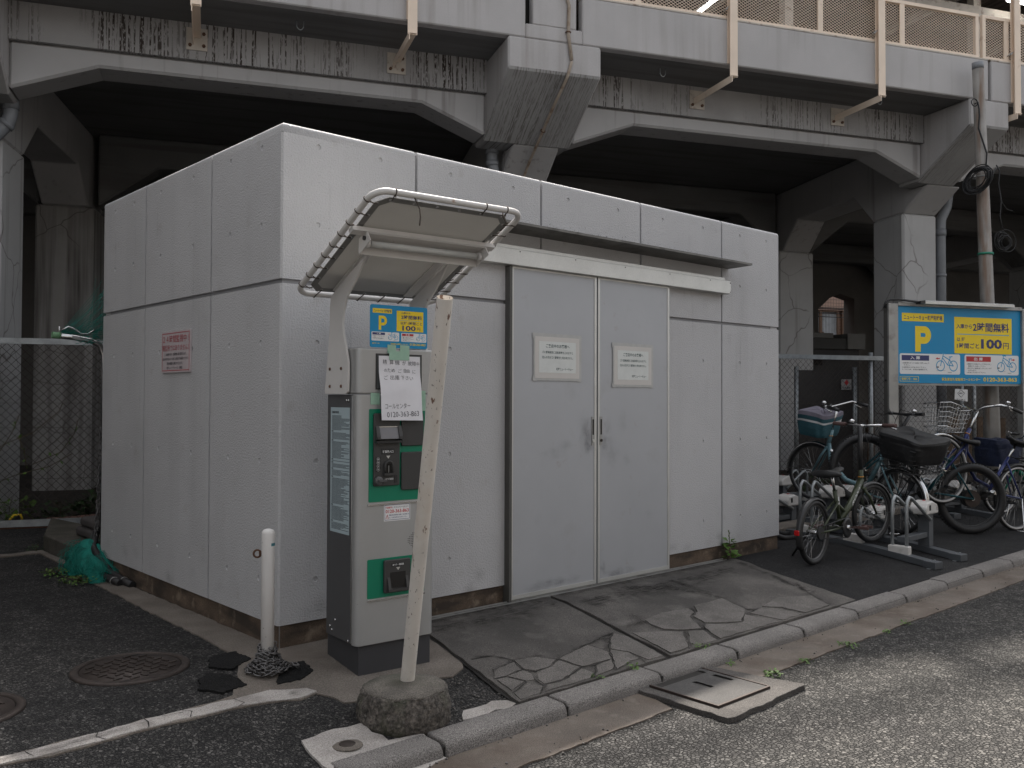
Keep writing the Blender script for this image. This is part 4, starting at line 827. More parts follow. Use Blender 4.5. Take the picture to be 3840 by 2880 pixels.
def price_art(b, W, H, P, big):
    """P(u, v, layer) with u, v in 0..1 from the lower left"""
    def rect(m, u0, u1, v0, v1, L, rd=0):
        b.mat(m)
        if rd: b.quad([P(x / W, y / H, L) for x, y in rrect(u0 * W, u1 * W, v0 * H, v1 * H, rd, 4)])
        else: b.quad([P(u0, v0, L), P(u1, v0, L), P(u1, v1, L), P(u0, v1, L)])
    def tx(m, s_, u0, u1, v0, v1, L=3, bold=.0):
        o = P(u0, v0, L); ux = (P(1, 0, 0) - P(0, 0, 0)).normalized(); uz = (P(0, 1, 0) - P(0, 0, 0)).normalized(); b.mat(m).text(s_, o, ux, uz, (u1 - u0) * W, (v1 - v0) * H, bold)
    rect(M_YEL, .04, .368, .805, .912, 1); tx(M_NAVY, 'ニュートーキョー町屋駐輪場', .055, .355, .824, .890, 2, .018)
    rect(M_YEL, .452, .925, .40, .885, 1)
    # heavy capital P
    b.mat(M_YEL); u0, v0, v1, w_ = .142, .41, .745, .043
    b.quad([P(u0, v0, 1), P(u0 + w_, v0, 1), P(u0 + w_, v1, 1), P(u0, v1, 1)])
    asp = W / H; cy = v1 - .115; n = 14; ro = .115; ri = .115 - w_ * asp * 1.0; ax = u0 + .072
    outer = [(u0 + w_, v1), (ax, v1)] + [(ax + ro / asp * .95 * math.sin(math.pi * i / n), cy + ro * math.cos(math.pi * i / n)) for i in range(1, n)] + [(ax, cy - ro), (u0 + w_, cy - ro)]
    inner = [(u0 + w_, cy + ri), (ax, cy + ri)] + [(ax + (ro / asp * .95 - w_) * math.sin(math.pi * i / n), cy + ri * math.cos(math.pi * i / n)) for i in range(1, n)] + [(ax, cy - ri), (u0 + w_, cy - ri)]
    for i in range(len(outer) - 1): b.quad([P(*inner[i], 1), P(*inner[i + 1], 1), P(*outer[i + 1], 1), P(*outer[i], 1)])
    if big:
        tx(M_NAVY, '入庫から', .468, .595, .73, .795, 2, .022); tx(M_NAVY, '2時間無料', .602, .902, .695, .82, 2, .026)
        rect(M_CYAN, .475, .902, .652, .662, 2)
        tx(M_NAVY, '以 降', .472, .540, .56, .615, 2, .02); tx(M_NAVY, '1時間ごと', .472, .652, .468, .54, 2, .024); tx(M_NAVY, '100', .668, .843, .468, .60, 2, .04); tx(M_NAVY, '円', .852, .900, .47, .555, 2, .012)
    else:
        tx(M_NAVY, '入庫から', .53, .69, .815, .865, 2, .01); tx(M_NAVY, '2時間無料', .53, .90, .69, .79, 2, .024); rect(M_CYAN, .49, .90, .655, .662, 2)
        tx(M_NAVY, '以降1時間ごと', .52, .905, .56, .635, 2, .018); tx(M_NAVY, '100', .55, .79, .42, .54, 2, .03); tx(M_NAVY, '円', .81, .87, .425, .51, 2, .012)
    va, vb = (.118, .385) if big else (.155, .365)
    for (u0, u1, m, hd, rows) in ((.022, .497, M_NAVY, '入 庫', ('1.自転車をラックの奥まで押し込んで', '　 下さい。', '2.自転車のカギをおかけ下さい。', '3.これでOK、料金は後精算です。')), (.533, .982, M_RED, '出 庫', ('1.精算機でご利用のラック番号を入力し、', '　 精算ボタンを押して下さい。', '2.表示された金額を投入するとロックが', '　 はずれます。', '3.手前に引き抜いて下さい。'))):
        rect(M_SIGNW, u0, u1, va, vb, 1, .012 * W); h = vb - va; w = u1 - u0
        rect(m, u0 + .03 * w, u0 + .48 * w, va + .66 * h, va + .92 * h, 2); tx(M_SIGNW, hd, u0 + .17 * w, u0 + .33 * w, va + .71 * h, va + .88 * h, 3, .02)
        for k, s_ in enumerate(rows): tx(M_INK, s_.strip('　 '), u0 + (.04 if s_[0] != '　' else .065) * w, u0 + (.04 if s_[0] != '　' else .065) * w + min(.45, len(s_.strip()) * .0245) * w, va + (.50 - k * .105) * h, va + (.575 - k * .105) * h, 2, .01)
        bike_icon(b, M_CYAN, (u0 + .60 * w) * W, (va + .17 * h) * H, .285 * w * W, lambda x, y: P(x / W, y / H, 2))
        ar = (u0 + .585 * w, u0 + .66 * w) if m is M_NAVY else (u0 + .86 * w, u0 + .935 * w); av = va + .78 * h; hh = .055 * h
        b.mat(M_RED); l_, r_ = ar; mid = l_ + (r_ - l_) * .5
        if m is M_NAVY: b.quad([P(mid, av - hh * .45, 2), P(r_, av - hh * .45, 2), P(r_, av + hh * .45, 2), P(mid, av + hh * .45, 2)]); b.quad([P(l_, av, 2), P(mid, av - hh, 2), P(mid, av + hh, 2)])
        else: b.quad([P(l_, av - hh * .45, 2), P(mid, av - hh * .45, 2), P(mid, av + hh * .45, 2), P(l_, av + hh * .45, 2)]); b.quad([P(r_, av, 2), P(mid, av + hh, 2), P(mid, av - hh, 2)])
        b.mat(M_INK); b.quad([P(u0 + .60 * w, va + .33 * h, 3), P(u0 + .64 * w, va + .33 * h, 3), P(u0 + .64 * w, va + .385 * h, 3), P(u0 + .60 * w, va + .385 * h, 3)])
        b.quad([P(u0 + .60 * w, va + .19 * h, 3), P(u0 + .75 * w, va + .19 * h, 3), P(u0 + .75 * w, va + .198 * h, 3), P(u0 + .60 * w, va + .198 * h, 3)])
        tx(M_INK, '駐輪番号', u0 + .79 * w, u0 + .86 * w, va + .075 * h, va + .125 * h, 2)
    c0, c1 = (.035, .075) if big else (.075, .115)
    tx(M_YEL, '管理番号：1836', .035, .155, c0 + .003, c1 - .003, 2, .01); tx(M_YEL, '緊急連絡先 駐輪場コールセンター', .35, .66, c0, c1, 2, .012); tx(M_YEL, '0120-363-863', .685, .965, c0 - .005, c1 + .01, 2, .02)
    if big:
        b.mat(M_YEL)
        for (u0, u1, v0, v1) in ((.022, .168, .022, .026), (.022, .168, .084, .088), (.022, .0245, .026, .084), (.1655, .168, .026, .084)): rect(M_YEL, u0, u1, v0, v1, 1)
b = MB(); W, H = .320, .206; xo, zo = .043, Z(1.5315)
b.mat(M_BLUE).prism([(xo + px, -.018, zo + pz) for px, pz in rrect(0, W, 0, H, .010, 4)], (0, .004, 0))
price_art(b, W, H, lambda u, v, L=0: Vector((xo + u * W, -.0182 - .0003 * L, zo + v * H)), False); b.build('price_board', None, mach)

# canopy
CF, CB = Vector((0, -.50, Z(2.165))), Vector((0, .28, Z(1.80)))
cd = (CB - CF).normalized(); cn = Vector((1, 0, 0)).cross(cd); cn = cn if cn.z > 0 else -cn; CL = (CB - CF).length
def CP(x, v, up=0): return Vector((x, 0, 0)) + CF + cd * v + cn * up
def loop(x0, x1, v0, v1, r, n=8): return [CP(px, pv) for px, pv in rrect(x0, x1, v0, v1, r, n)]
X0c, X1c = -.202, .592
b = MB(); b.tube(loop(X0c, X1c, 0, CL, .07), .0145, 12, closed=True); b.build('canopy_frame', M_PIPEW, mach)
sx0, sx1, sv0, sv1, cc = X0c + .040, X1c - .040, .035, CL - .035, .05
b = MB(); pl = [(sx0 + cc, sv0), (sx1 - cc, sv0), (sx1, sv0 + cc), (sx1, sv1 - cc), (sx1 - cc, sv1), (sx0 + cc, sv1), (sx0, sv1 - cc), (sx0, sv0 + cc)]
b.prism([CP(x, v, -.001) for x, v in pl], cn * .002); b.build('canopy_sheet', M_MEMB, mach)
b = MB(); hw = .030; pin = [(sx0 + cc + hw * .6, sv0 + hw), (sx1 - cc - hw * .6, sv0 + hw), (sx1 - hw, sv0 + cc + hw * .6), (sx1 - hw, sv1 - cc - hw * .6), (sx1 - cc - hw * .6, sv1 - hw), (sx0 + cc + hw * .6, sv1 - hw), (sx0 + hw, sv1 - cc - hw * .6), (sx0 + hw, sv0 + cc + hw * .6)]
for k in range(8): b.prism([CP(*pl[k], -.0032), CP(*pl[(k + 1) % 8], -.0032), CP(*pin[(k + 1) % 8], -.0032), CP(*pin[k], -.0032)], cn * .0018)
b.build('canopy_hem', mat('membrane_hem', (.20, .20, .195), .7, var=.06), mach)
bE = MB(); pr_ = .0165
def lace(px, pv, qx, qv, pdx, pdv):
    """one eyelet (q, in the hem) and its turn of rope round the pipe (p)"""
    c = CP(px, pv); axis = Vector((pdx, 0, 0)) + cd * pdv
    bE.mat(M_CHROME).torus(CP(qx, qv, -.0035), .0055, .0022, cn, 12, 5)
    inward = (CP(qx, qv) - c).normalized()
    pts = [CP(qx, qv, -.006)] + [c + (inward * math.cos(R(a)) - cn * math.sin(R(a))) * pr_ + axis * .010 * (a / 180 - 1) for a in range(60, 330, 27)] + [CP(qx + pdx * .02, qv + pdv * .02, .004)]
    bR = MB(); bR.tube(pts, .0028, 5); bR.build('rope_turn', M_ROPE, mach)
for i in range(9):
    v = .075 + i * (CL - .15) / 8; lace(X0c, v, sx0 + .014, v + .012, 0, 1); lace(X1c, v + .02, sx1 - .014, v + .03, 0, 1)
for i in range(6):
    x = X0c + .10 + i * (X1c - X0c - .20) / 5; lace(x, CL, x + .012, sv1 - .014, 1, 0)
    bE.mat(M_CHROME).torus(CP(x, sv0 + .014, -.0035), .0055, .0022, cn, 12, 5)
    if i in (0, 4, 5): lace(x, 0, x + .008, sv0 + .014, 1, 0)
bE.build('eyelet', None, mach)
bR = MB(); bR.tube([CP(.0 - .02, -.004, .016), CP(-.01, .0, -.016), CP(.0, .01, -.02), CP(.01, .012, -.06), CP(.004, .014, -.10), CP(-.012, .014, -.145)], .0032, 5)
bR.build('rope_end', M_ROPE, mach); bR = MB(); bR.tube([CP(.475, .012, .0), CP(.478, .020, -.03), CP(.484, .022, -.06)], .0028, 5)
bR.build('rope_end', M_ROPE, mach)
b = MB(); b.bar(CP(X0c + .01, .268, -.024), CP(X1c - .01, .268, -.024), .036, .022, cn); b.build('cross_bar', M_PIPEW, mach)
# lamp fitting under the bar
lc = CP(0, .300, -.060)
lm = MB().mat(M_PIPEW); lx0, lx1 = -.118, .520
prof = [(-.055, .020), (-.030, .036), (.030, .036), (.052, -.012), (.058, -.026), (.046, -.008), (.026, .028), (-.028, .028), (-.048, .016)]
lm.prism([lc + Vector((lx0, 0, 0)) + cd * a + cn * c for a, c in prof], (lx1 - lx0, 0, 0))
prof2 = [(-.058, -.026), (-.050, .022), (-.030, .037), (.030, .037), (.054, -.008), (.060, -.027)]
for xx in (lx0 - .004, lx1): lm.prism([lc + Vector((xx, 0, 0)) + cd * a + cn * c for a, c in prof2], (.004, 0, 0))
lamp = lm.build('lamp_fitting', None, mach)
b = MB(); b.tube([lc + Vector((lx0 + .03, 0, 0)) + cn * -.005, lc + Vector((lx1 - .03, 0, 0)) + cn * -.005], .015, 14); b.build('lamp_tube', M_LAMPOFF, lamp)
b = MB().mat(M_PIPEW); 
for xx in (lx0, lx1 - .022): b.tube([lc + Vector((xx, 0, 0)) + cn * -.005, lc + Vector((xx + .022, 0, 0)) + cn * -.005], .019, 14)
b.mat(M_BLKP); b.tube([lc + Vector((lx0 - .012, 0, 0)) + cn * .008 + cd * -.02, lc + Vector((lx0 - .004, 0, 0)) + cn * .008 + cd * -.02], .010, 12); b.build('lamp_holder', None, lamp)
arm = [(.295, 1.320), (.283, 1.307), (.068, 1.307), (.052, 1.318), (.046, 1.40), (.048, 1.462), (.070, 1.53), (.098, 1.60), (.107, 1.645), (.100, 1.70), (.067, 1.772), (-.02, 1.84), (-.120, 1.952), (.0, 1.897), (.120, 1.842), (.235, 1.789), (.243, 1.74), (.245, 1.65), (.255, 1.57), (.272, 1.45)]
for xx, nm in ((-.040, 'left'), (.412, 'right')):
    b = MB(); b.prism([(xx, y, Z(z)) for y, z in arm], (.012, 0, 0)); a_ = b.build('canopy_arm', M_PIPEW, mach, bevel=.002)
    b = MB(); fo = xx + (.012 if nm == 'left' else -.045)
    for vs_, ve in ((.36, CL - .06),): b.bar(CP(xx + (.03 if nm == 'left' else -.02), vs_, -.008), CP(xx + (.03 if nm == 'left' else -.02), ve, -.008), .05, .006, cn)
    b.build('arm_flange', M_PIPEW, a_)
    if nm == 'left':
        b = MB()
        for y, z in ((.235, 1.43), (.115, 1.43), (.235, 1.345), (.115, 1.345)): b.ball((xx - .001, y, Z(z)), .0085, 10, (.7, 1, 1))
        b.build('arm_bolt', M_RUST, a_)

# handwritten note taped over the display
note = thing('handwritten_note', 'white handwritten out of order note taped over the payment machine display', 'note', (.122, -.56, MZ), R(-4.5))
b = MB(); nx, nz = 9, 12; vs = []
for j in range(nz + 1):
    for i in range(nx + 1):
        u, v = i / nx, j / nz; z = 1.179 + .312 * v + .004 * (1 - u) * (1 if j == 0 else 0)
        bulge = .006 + .010 * math.sin(math.pi * u) * (1 - v) + .004 * math.sin(9 * u + 5 * v) * (.3 + .7 * (1 - v)) + (.020 * (1 - v) ** 3 if v < .6 else 0)
        vs.append((.083 + .229 * u + .004 * (1 - v), -.0425 - bulge * .55 + .014 * sst(.45, .8, v), Z(z)))
b.add(vs, [(j * (nx + 1) + i, j * (nx + 1) + i + 1, (j + 1) * (nx + 1) + i + 1, (j + 1) * (nx + 1) + i) for j in range(nz) for i in range(nx)], True)
sheet = b; b = MB().mat(M_INK)
def hand(s_, u0, u1, v0, v1, tilt=0.0):
    b.text(s_, (.083 + .229 * u0, -.0, Z(1.179 + .312 * v0)), (1, 0, tilt), (0, 0, 1), .229 * (u1 - u0), .312 * (v1 - v0), -.006)
for k, (s_, u0, u1) in enumerate((('精', .09, .19), ('算', .25, .345), ('機', .38, .49), ('が', .56, .65), ('故', .70, .79), ('障', .80, .90), ('中', .915, .975))): hand(s_, u0, u1, .875 - k * .004, .945 - k * .004)
for s_, u0, u1, v0, v1 in (('の', .12, .185, .755, .80), ('た', .20, .275, .75, .81), ('め', .29, .375, .75, .805), ('ご', .45, .54, .745, .80), ('自', .59, .65, .745, .81), ('由', .665, .735, .745, .805), ('に', .81, .885, .735, .79),
        ('ご', .11, .20, .635, .70), ('出', .255, .345, .635, .705), ('庫', .365, .47, .63, .705), ('下', .51, .60, .635, .695), ('さ', .62, .70, .635, .695), ('い', .725, .81, .63, .685)): hand(s_, u0, u1, v0, v1)
hand('コールセンター', .09, .69, .185, .265, .02); hand('0120-363-863', .12, .90, .055, .135, .03)
# lay the writing on the curved sheet
for i, p in enumerate(b.v):
    u = (p.x - .083) / .229; v = (p.z - Z(1.179)) / .312
    bulge = .006 + .010 * math.sin(math.pi * u) * (1 - v) + .004 * math.sin(9 * u + 5 * v) * (.3 + .7 * (1 - v)) + (.020 * (1 - v) ** 3 if v < .6 else 0)
    b.v[i] = Vector((p.x + .004 * (1 - v), -.0425 - bulge * .55 + .014 * sst(.45, .8, v) - .0012, p.z))
b.v = sheet.v + b.v; off_ = len(sheet.v); b.f = sheet.f + [[i + off_ for i in f] for f in b.f]; b.mats = [M_PAPER, M_INK]; b.mi = [0] * len(sheet.f) + [1] * len(b.mi); b.sm = sheet.sm + b.sm
b.build('paper', None, note)
for (x0, x1, z0, z1, y) in ((.138, .250, 1.472, 1.515, -.0345), (.135, .182, 1.505, 1.545, -.0225), (.205, .258, 1.503, 1.545, -.0225), (.045, .095, 1.258, 1.312, -.0225), (.307, .352, 1.225, 1.325, -.0225)):
    b = MB(); q = rnd.uniform(-.002, .002); b.prism([(x0, y, Z(z0)), (x1, y - .0006, Z(z0 + q)), (x1, y, Z(z1)), (x0, y, Z(z1 - q))], (0, .0004, 0)); b.build('tape', M_TAPE, note)

# ------------------------------------------------------------------ leaning pole in a concrete foot
pole = thing('leaning_pole', 'rust speckled white pole leaning out of a round pebbly concrete foot', 'pole', (.055, -1.03, -.09))
q = random.Random(17); JT = [[q.uniform(-.007, .007) for _ in range(72)] for _ in range(12)]
def jit(i, j): return JT[i % 12][j % 72]
prof = [(.165, -.02), (.188, .006), (.196, .03), (.198, .055), (.197, .08), (.195, .105), (.190, .128), (.182, .146), (.176, .152)]
b = MB(); b.lathe(prof, (.055, -1.03, -.098), 72, jit=jit); b.build('concrete_foot', M_PEBB, pole, world=True)
b = MB(); b.lathe([(.176, .148), (.172, .158), (.12, .161), (.04, .163)], (.055, -1.03, -.098), 60, jit=lambda i, j: .7 * jit(i + 3, j) + .004 * math.sin(j * .9)); b.build('foot_top', M_CONCT, pole, world=True)
b = MB(); P0_, P1_ = Vector((.103, -.983, .045)), Vector((-.185, -1.61, 1.66)); b.tube([P0_, P1_], .0305, 28, caps=False); b.tube([P1_, P0_.lerp(P1_, .9)], .0272, 28, caps=False); po = b.build('pole', M_RUSTP, pole, world=True)

# ------------------------------------------------------------------ bollard with a chain heaped at its foot
bol = thing('bollard', 'short white steel bollard with a ring at the corner of the concrete store', 'bollard', (-.206, -.291, 0))
b = MB(); b.lathe([(.0305, -.05), (.0305, .648), (.029, .658), (.022, .667), (.010, .671)], (0, 0, 0), 24); b.build('post', M_BOLL, bol)
b = MB().mat(M_RUST); b.torus((-.040, .030, .555), .017, .0048, (.6, .8, 0), 20, 8); b.box((-.034, .016, .545), (-.022, .026, .567)); b.build('ring', None, bol)
b = MB(); b.prism([(.031 * math.sin(R(a)), -.031 * math.cos(R(a)), .592) for a in range(0, 61, 12)] + [(.0303 * math.sin(R(a)), -.0303 * math.cos(R(a)), .592) for a in range(60, -1, -12)], (0, 0, .014)); b.build('tape_remnant', mat('teal_tape', (.05, .2, .24), .5), bol)
def link(b, c, d, up, L=.030, w=.017, r=.0032):
    d = Vector(d).normalized(); s_ = d.cross(Vector(up)); s_ = s_.normalized() if s_.length > .01 else d.orthogonal().normalized(); pts = []
    h = (L - w) / 2
    for i in range(12):
        a = 2 * math.pi * i / 12; x = math.cos(a) * w / 2; y = math.sin(a) * w / 2 + (h if math.sin(a) > 0 else -h); pts.append(Vector(c) + s_ * x + d * y)
    b.tube(pts, r, 5, closed=True)
def chain_path(b, pts, L=.030, w=.017, r=.0032, seed=0, jit_=.25):
    q = random.Random(seed); pts = [Vector(p) for p in pts]; seg = 0; pos = pts[0].copy(); i = 0; step = L * .72; k = 0
    d_acc = 0
    while i < len(pts) - 1:
        d = pts[i + 1] - pos
        if d.length < step: i += 1; continue
        dn = d.normalized(); c = pos + dn * step / 2
        up = Vector((0, 0, 1)) if k % 2 else dn.cross(Vector((0, 0, 1))); up = up + Vector((q.uniform(-jit_, jit_), q.uniform(-jit_, jit_), q.uniform(-jit_, jit_)))
        link(b, c, dn + Vector((q.uniform(-jit_, jit_), q.uniform(-jit_, jit_), q.uniform(-jit_, jit_))) * .5, up, L, w, r); pos = pos + dn * step; k += 1
ch = MB(); pts = []
for i in range(150):
    a = i * .42; t_ = i / 150; rr = .040 + .062 * (t_ ** 2.2) + .012 * math.sin(i * 1.7); pts.append((rr * math.cos(a), rr * math.sin(a), .118 - .110 * t_ ** .8 + .006 * math.sin(i * 2.3)))
chain_path(ch, pts, .036, .021, .0038, 4, .5)
chain_path(ch, [(.09, -.03, .012), (.11, -.05, .018), (.13, -.075, .012), (.14, -.06, .016), (.115, -.03, .012)], .036, .021, .0038, 6, .5)
o = ch.build('chain', M_CHAIN); o.location = (-.206, -.291, .008); tag(o, 'loose steel chain heaped round the foot of the white bollard', 'chain')
# ------------------------------------------------------------------ railway viaduct, in its own frame: x along the line, y away from the road
VO = (5.3231, 3.51364, 0.0); VA = math.atan2(-.399346, .916779)
VM = Matrix.Translation(VO) @ Matrix.Rotation(VA, 4, 'Z')
via = thing('railway_viaduct', 'weathered grey concrete railway viaduct on haunched columns behind the store', 'viaduct', VO, VA)
SPAN = 5.83; PIERS = [-12.1, -6.1, -.30, 5.555, 11.4, 17.2]
SK = .12
def col_at(s0, s1, t0, t1, z0, z1, m, bev=.03):
    b = MB(); k = SK
    b.prism([(s0 + k * t0, t0, z0), (s1 + k * t0, t0, z0), (s1 + k * t1, t1, z0), (s0 + k * t1, t1, z0)], (0, 0, z1 - z0)); return b.build('column', m, via, bevel=bev, seg=1)
for i, c in enumerate(PIERS):
    col_at(c - .295, c + .295, .0, .70, -.3, 3.862, M_COLM)
    col_at(c - .36, c + .36, 3.35, 4.05, -.3, 3.862, M_COLS if i == 1 else M_COLM)
    col_at(c - .30, c + .30, 7.4, 8.0, -.3, 3.862, M_COLM)
    # bracket and haunch
    if i == 2: s0, s1 = -.94, .10
    elif i == 3: s0, s1 = 5.08, 5.712
    else: s0, s1 = c - .45, c + .45
    b = MB(); pf = [(-1.352, 5.018), (-1.352, 4.683), (-.46, 4.165), (-.12, 4.165), (-.12, 5.018)]
    b.mat(M_VIA).prism([(s0, t_, z_) for t_, z_ in pf], (s1 - s0, 0, 0)); b.mat(M_BRK)
    for k_, f_ in enumerate(b.f):
        a_, c_, e_ = (b.v[f_[j]] for j in (0, 1, 2)); n_ = (c_ - a_).cross(e_ - a_).normalized()
        if abs(n_.z) > .3 and (a_.z + c_.z + e_.z) / 3 < 4.6: b.mi[k_] = 1
    b.build('bracket', None, via, bevel=.018, seg=1)
    b = MB(); w0, w1 = c - .295, c + .295
    hp_ = [(-.45, 4.1645), (.0, 3.8625), (.70, 3.8625), (1.20, 4.32), (2.85, 4.32), (3.35, 3.8625), (4.05, 3.8625), (4.6, 4.32), (6.9, 4.32), (7.4, 3.8625), (8.0, 3.8625), (8.3, 4.2), (8.3, 4.9), (-.1195, 4.9), (-.1195, 4.1645)]
    b.prism([(w0 + .01 + SK * max(t_, 0), t_, z_) for t_, z_ in hp_], (w1 - w0 - .02, 0, 0)); b.build('crossbeam', M_BEAM, via, bevel=.02, seg=1)
    # longitudinal arch beams to the next pier
    if i < len(PIERS) - 1:
        d = PIERS[i + 1]
        for t0, t1, m, off in ((-.548, -.13, M_BEAM, 0), (3.45, 3.9, M_VIA_SHADE, SK * 3.6), (7.5, 7.9, M_VIA_SHADE, SK * 7.6)):
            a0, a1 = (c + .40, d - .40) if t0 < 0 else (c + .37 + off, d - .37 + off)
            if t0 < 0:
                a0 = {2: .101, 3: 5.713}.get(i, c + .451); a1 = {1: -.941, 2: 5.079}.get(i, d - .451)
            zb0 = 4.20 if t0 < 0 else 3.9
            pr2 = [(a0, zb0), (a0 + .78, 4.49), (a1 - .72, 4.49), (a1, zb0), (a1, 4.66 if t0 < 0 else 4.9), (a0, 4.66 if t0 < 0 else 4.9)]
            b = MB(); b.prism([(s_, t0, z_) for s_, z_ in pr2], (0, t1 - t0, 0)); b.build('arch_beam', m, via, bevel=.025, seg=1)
        a0 = {2: .101, 3: 5.713}.get(i, c + .451); a1 = {1: -.941, 2: 5.079}.get(i, d - .451)
        b = MB(); b.prism([(a0, -.60, 4.655), (a0, -.60, 5.019), (a0, -.13, 5.019), (a0, -.13, 4.662), (a0, -.535, 4.662), (a0, -.545, 4.655)], (a1 - a0, 0, 0)); b.build('girder', M_GIRD, via)
def deck(s0, s1, t0, t1, z0, z1, m, nm): b = MB(); b.box((s0, t0, z0), (s1, t1, z1)); return b.build(nm, m, via)
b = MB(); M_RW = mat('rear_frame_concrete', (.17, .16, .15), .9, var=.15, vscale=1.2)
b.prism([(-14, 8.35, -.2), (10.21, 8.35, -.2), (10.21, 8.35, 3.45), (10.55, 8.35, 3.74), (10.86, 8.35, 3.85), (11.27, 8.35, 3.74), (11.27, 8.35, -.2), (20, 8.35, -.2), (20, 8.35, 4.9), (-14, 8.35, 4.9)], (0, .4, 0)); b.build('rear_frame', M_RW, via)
deck(-14, 20, -.1190, 8.6, 4.905, 5.25, M_VIA_SHADE, 'deck_slab')
PAR = [(-14, -6.62), (-6.55, -.752), (-.116, 5.384), (5.428, 11.3), (11.35, 20)]
for s0, s1 in PAR:
    deck(s0, s1, -1.2295, -.1192, 5.0195, 5.22, M_VIA_SHADE, 'cantilever_slab')
    b = MB(); b.box((s0, -1.35, 5.0195), (s1, -1.23, 5.525)); b.build('parapet', M_VIA, via, bevel=.012, seg=1)
    b = MB(); b.box((s0, -1.348, 5.5255), (s1, -1.232, 5.542)); b.build('parapet_coping', M_CREAMD, via)
b = MB(); b.box((-.672, -1.351, 5.165), (-.184, -1.23, 5.80)); b.box((-.751, -1.351, 5.0185), (-.1165, -1.23, 5.1645)); b.build('pier_pilaster', M_VIA, via, bevel=.01, seg=1)
b = MB(); b.box((-.75, -1.2, 5.166), (-.117, -1.19, 5.7)); b.box((5.3845, -1.2, 5.02), (5.4275, -1.19, 5.54)); b.build('gap_filler', M_DIRT_SHADE, via)
for s_ in (1.02, 4.02, -3.0):
    b = MB(); b.tube([(s_ - .035, -1.0, 5.02), (s_ - .033, -1.0, 4.96), (s_ - .018, -1.0, 4.935), (s_, -1.0, 4.928), (s_ + .018, -1.0, 4.935), (s_ + .033, -1.0, 4.96), (s_ + .035, -1.0, 5.02)], .006, 8); b.build('hanger_loop', M_GALV, via)

# cream guard fence on the parapet, carried on arms bolted to the girder
pf = thing('guard_fence', 'cream expanded metal guard fence on posts along the viaduct parapet', 'fence', VO, VA)
def xmesh(b, s0, s1, z0, z1, t, ps=.054, pz=.0335, w=.0048):
    n = int((s1 - s0) / ps + (z1 - z0) / pz) + 2; sl = pz / ps
    for dr in (1, -1):
        for k in range(n):
            c = (s0 + k * ps - (z1 - z0) / sl) if dr > 0 else (s0 + k * ps)
            # line s = c + dr*(z-z0)/sl
            za, zb = z0, z1; A = c; B = c + dr * (z1 - z0) / sl
            lo, hi = 0., 1.
            for lim, sg in ((s0, 1), (s1, -1)):
                f0, f1 = sg * (A - lim), sg * (B - lim)
                if f0 < 0 and f1 < 0: lo = 2
                elif f0 < 0: lo = max(lo, f0 / (f0 - f1))
                elif f1 < 0: hi = min(hi, f0 / (f0 - f1))
            if lo >= hi: continue
            p = Vector((A + (B - A) * lo, t, z0 + (z1 - z0) * lo)); q_ = Vector((A + (B - A) * hi, t, z0 + (z1 - z0) * hi))
            b.bar(p, q_, .0035, w, (0, 0, 1))
for s0, s1 in ((-13, -6.65), (-6.5, -.80), (.16, 5.245), (5.305, 11.2)):
    for z_, h_ in ((6.055, .04), (5.543, .029)): b = MB(); b.box((s0, -1.34, z_), (s1, -1.29, z_ + h_)); b.build('rail', M_CREAM, pf)
    for e_ in (s0, s1 - .05): b = MB(); b.box((e_, -1.338, 5.5725), (e_ + .05, -1.292, 6.0545)); b.build('end_post', M_CREAM, pf)
    b = MB(); xmesh(b, s0 + .05, s1 - .05, 5.572, 6.055, -1.312); b.build('mesh_panel', M_CREAM, pf)
    k = s0 + .35
    while k < s1 - .3:
        b = MB(); b.box((k, -1.337, 5.5725), (k + .07, -1.320, 6.0545)); b.build('stile', M_CREAM, pf); k += 2.35 / 2 if s1 - s0 > 3 else 1
for k in range(-5, 5):
    s_ = -.37 + 2.052 * k if k != 0 else None
    if s_ is None: continue
    s_ = {1: 1.683, 2: 3.70, -1: -1.955, -2: -3.97}.get(k, s_)
    b = MB(); b.box((s_ - .048, -1.418, 4.86), (s_ + .048, -1.408, 6.9)); b.box((s_ - .006, -1.4075, 4.86), (s_ + .006, -1.352, 6.9)); b.box((s_ - .048, -1.362, 5.03), (s_ - .0065, -1.352, 6.9)); p_ = b.build('post', M_CREAM, pf)
    b = MB(); b.box((s_ - .04, -1.44, 4.868), (s_ + .04, -.615, 4.876)); b.box((s_ - .04, -1.44, 4.80), (s_ - .032, -.615, 4.8678)); b.build('arm', M_CREAM, p_)
    b = MB().mat(M_CREAMD); b.box((s_ - .10, -.616, 4.745), (s_ + .10, -.6035, 4.965)); b.mat(M_RUST)
    for dx, dz in ((-.065, .045), (.065, .045), (.065, .165)): b.cyl((s_ + dx, -.632, 4.745 + dz), (s_ + dx, -.6162, 4.745 + dz), .018, n=6)
    b.build('anchor_plate', None, p_)
    b = MB(); b.prism([(s_ - .09, -1.40, 5.62), (s_ - .05, -1.40, 5.66), (s_ - .05, -1.40, 5.652), (s_ - .082, -1.40, 5.612)], (0, .06, 0)); b.build('clip', M_ALU_D, p_)
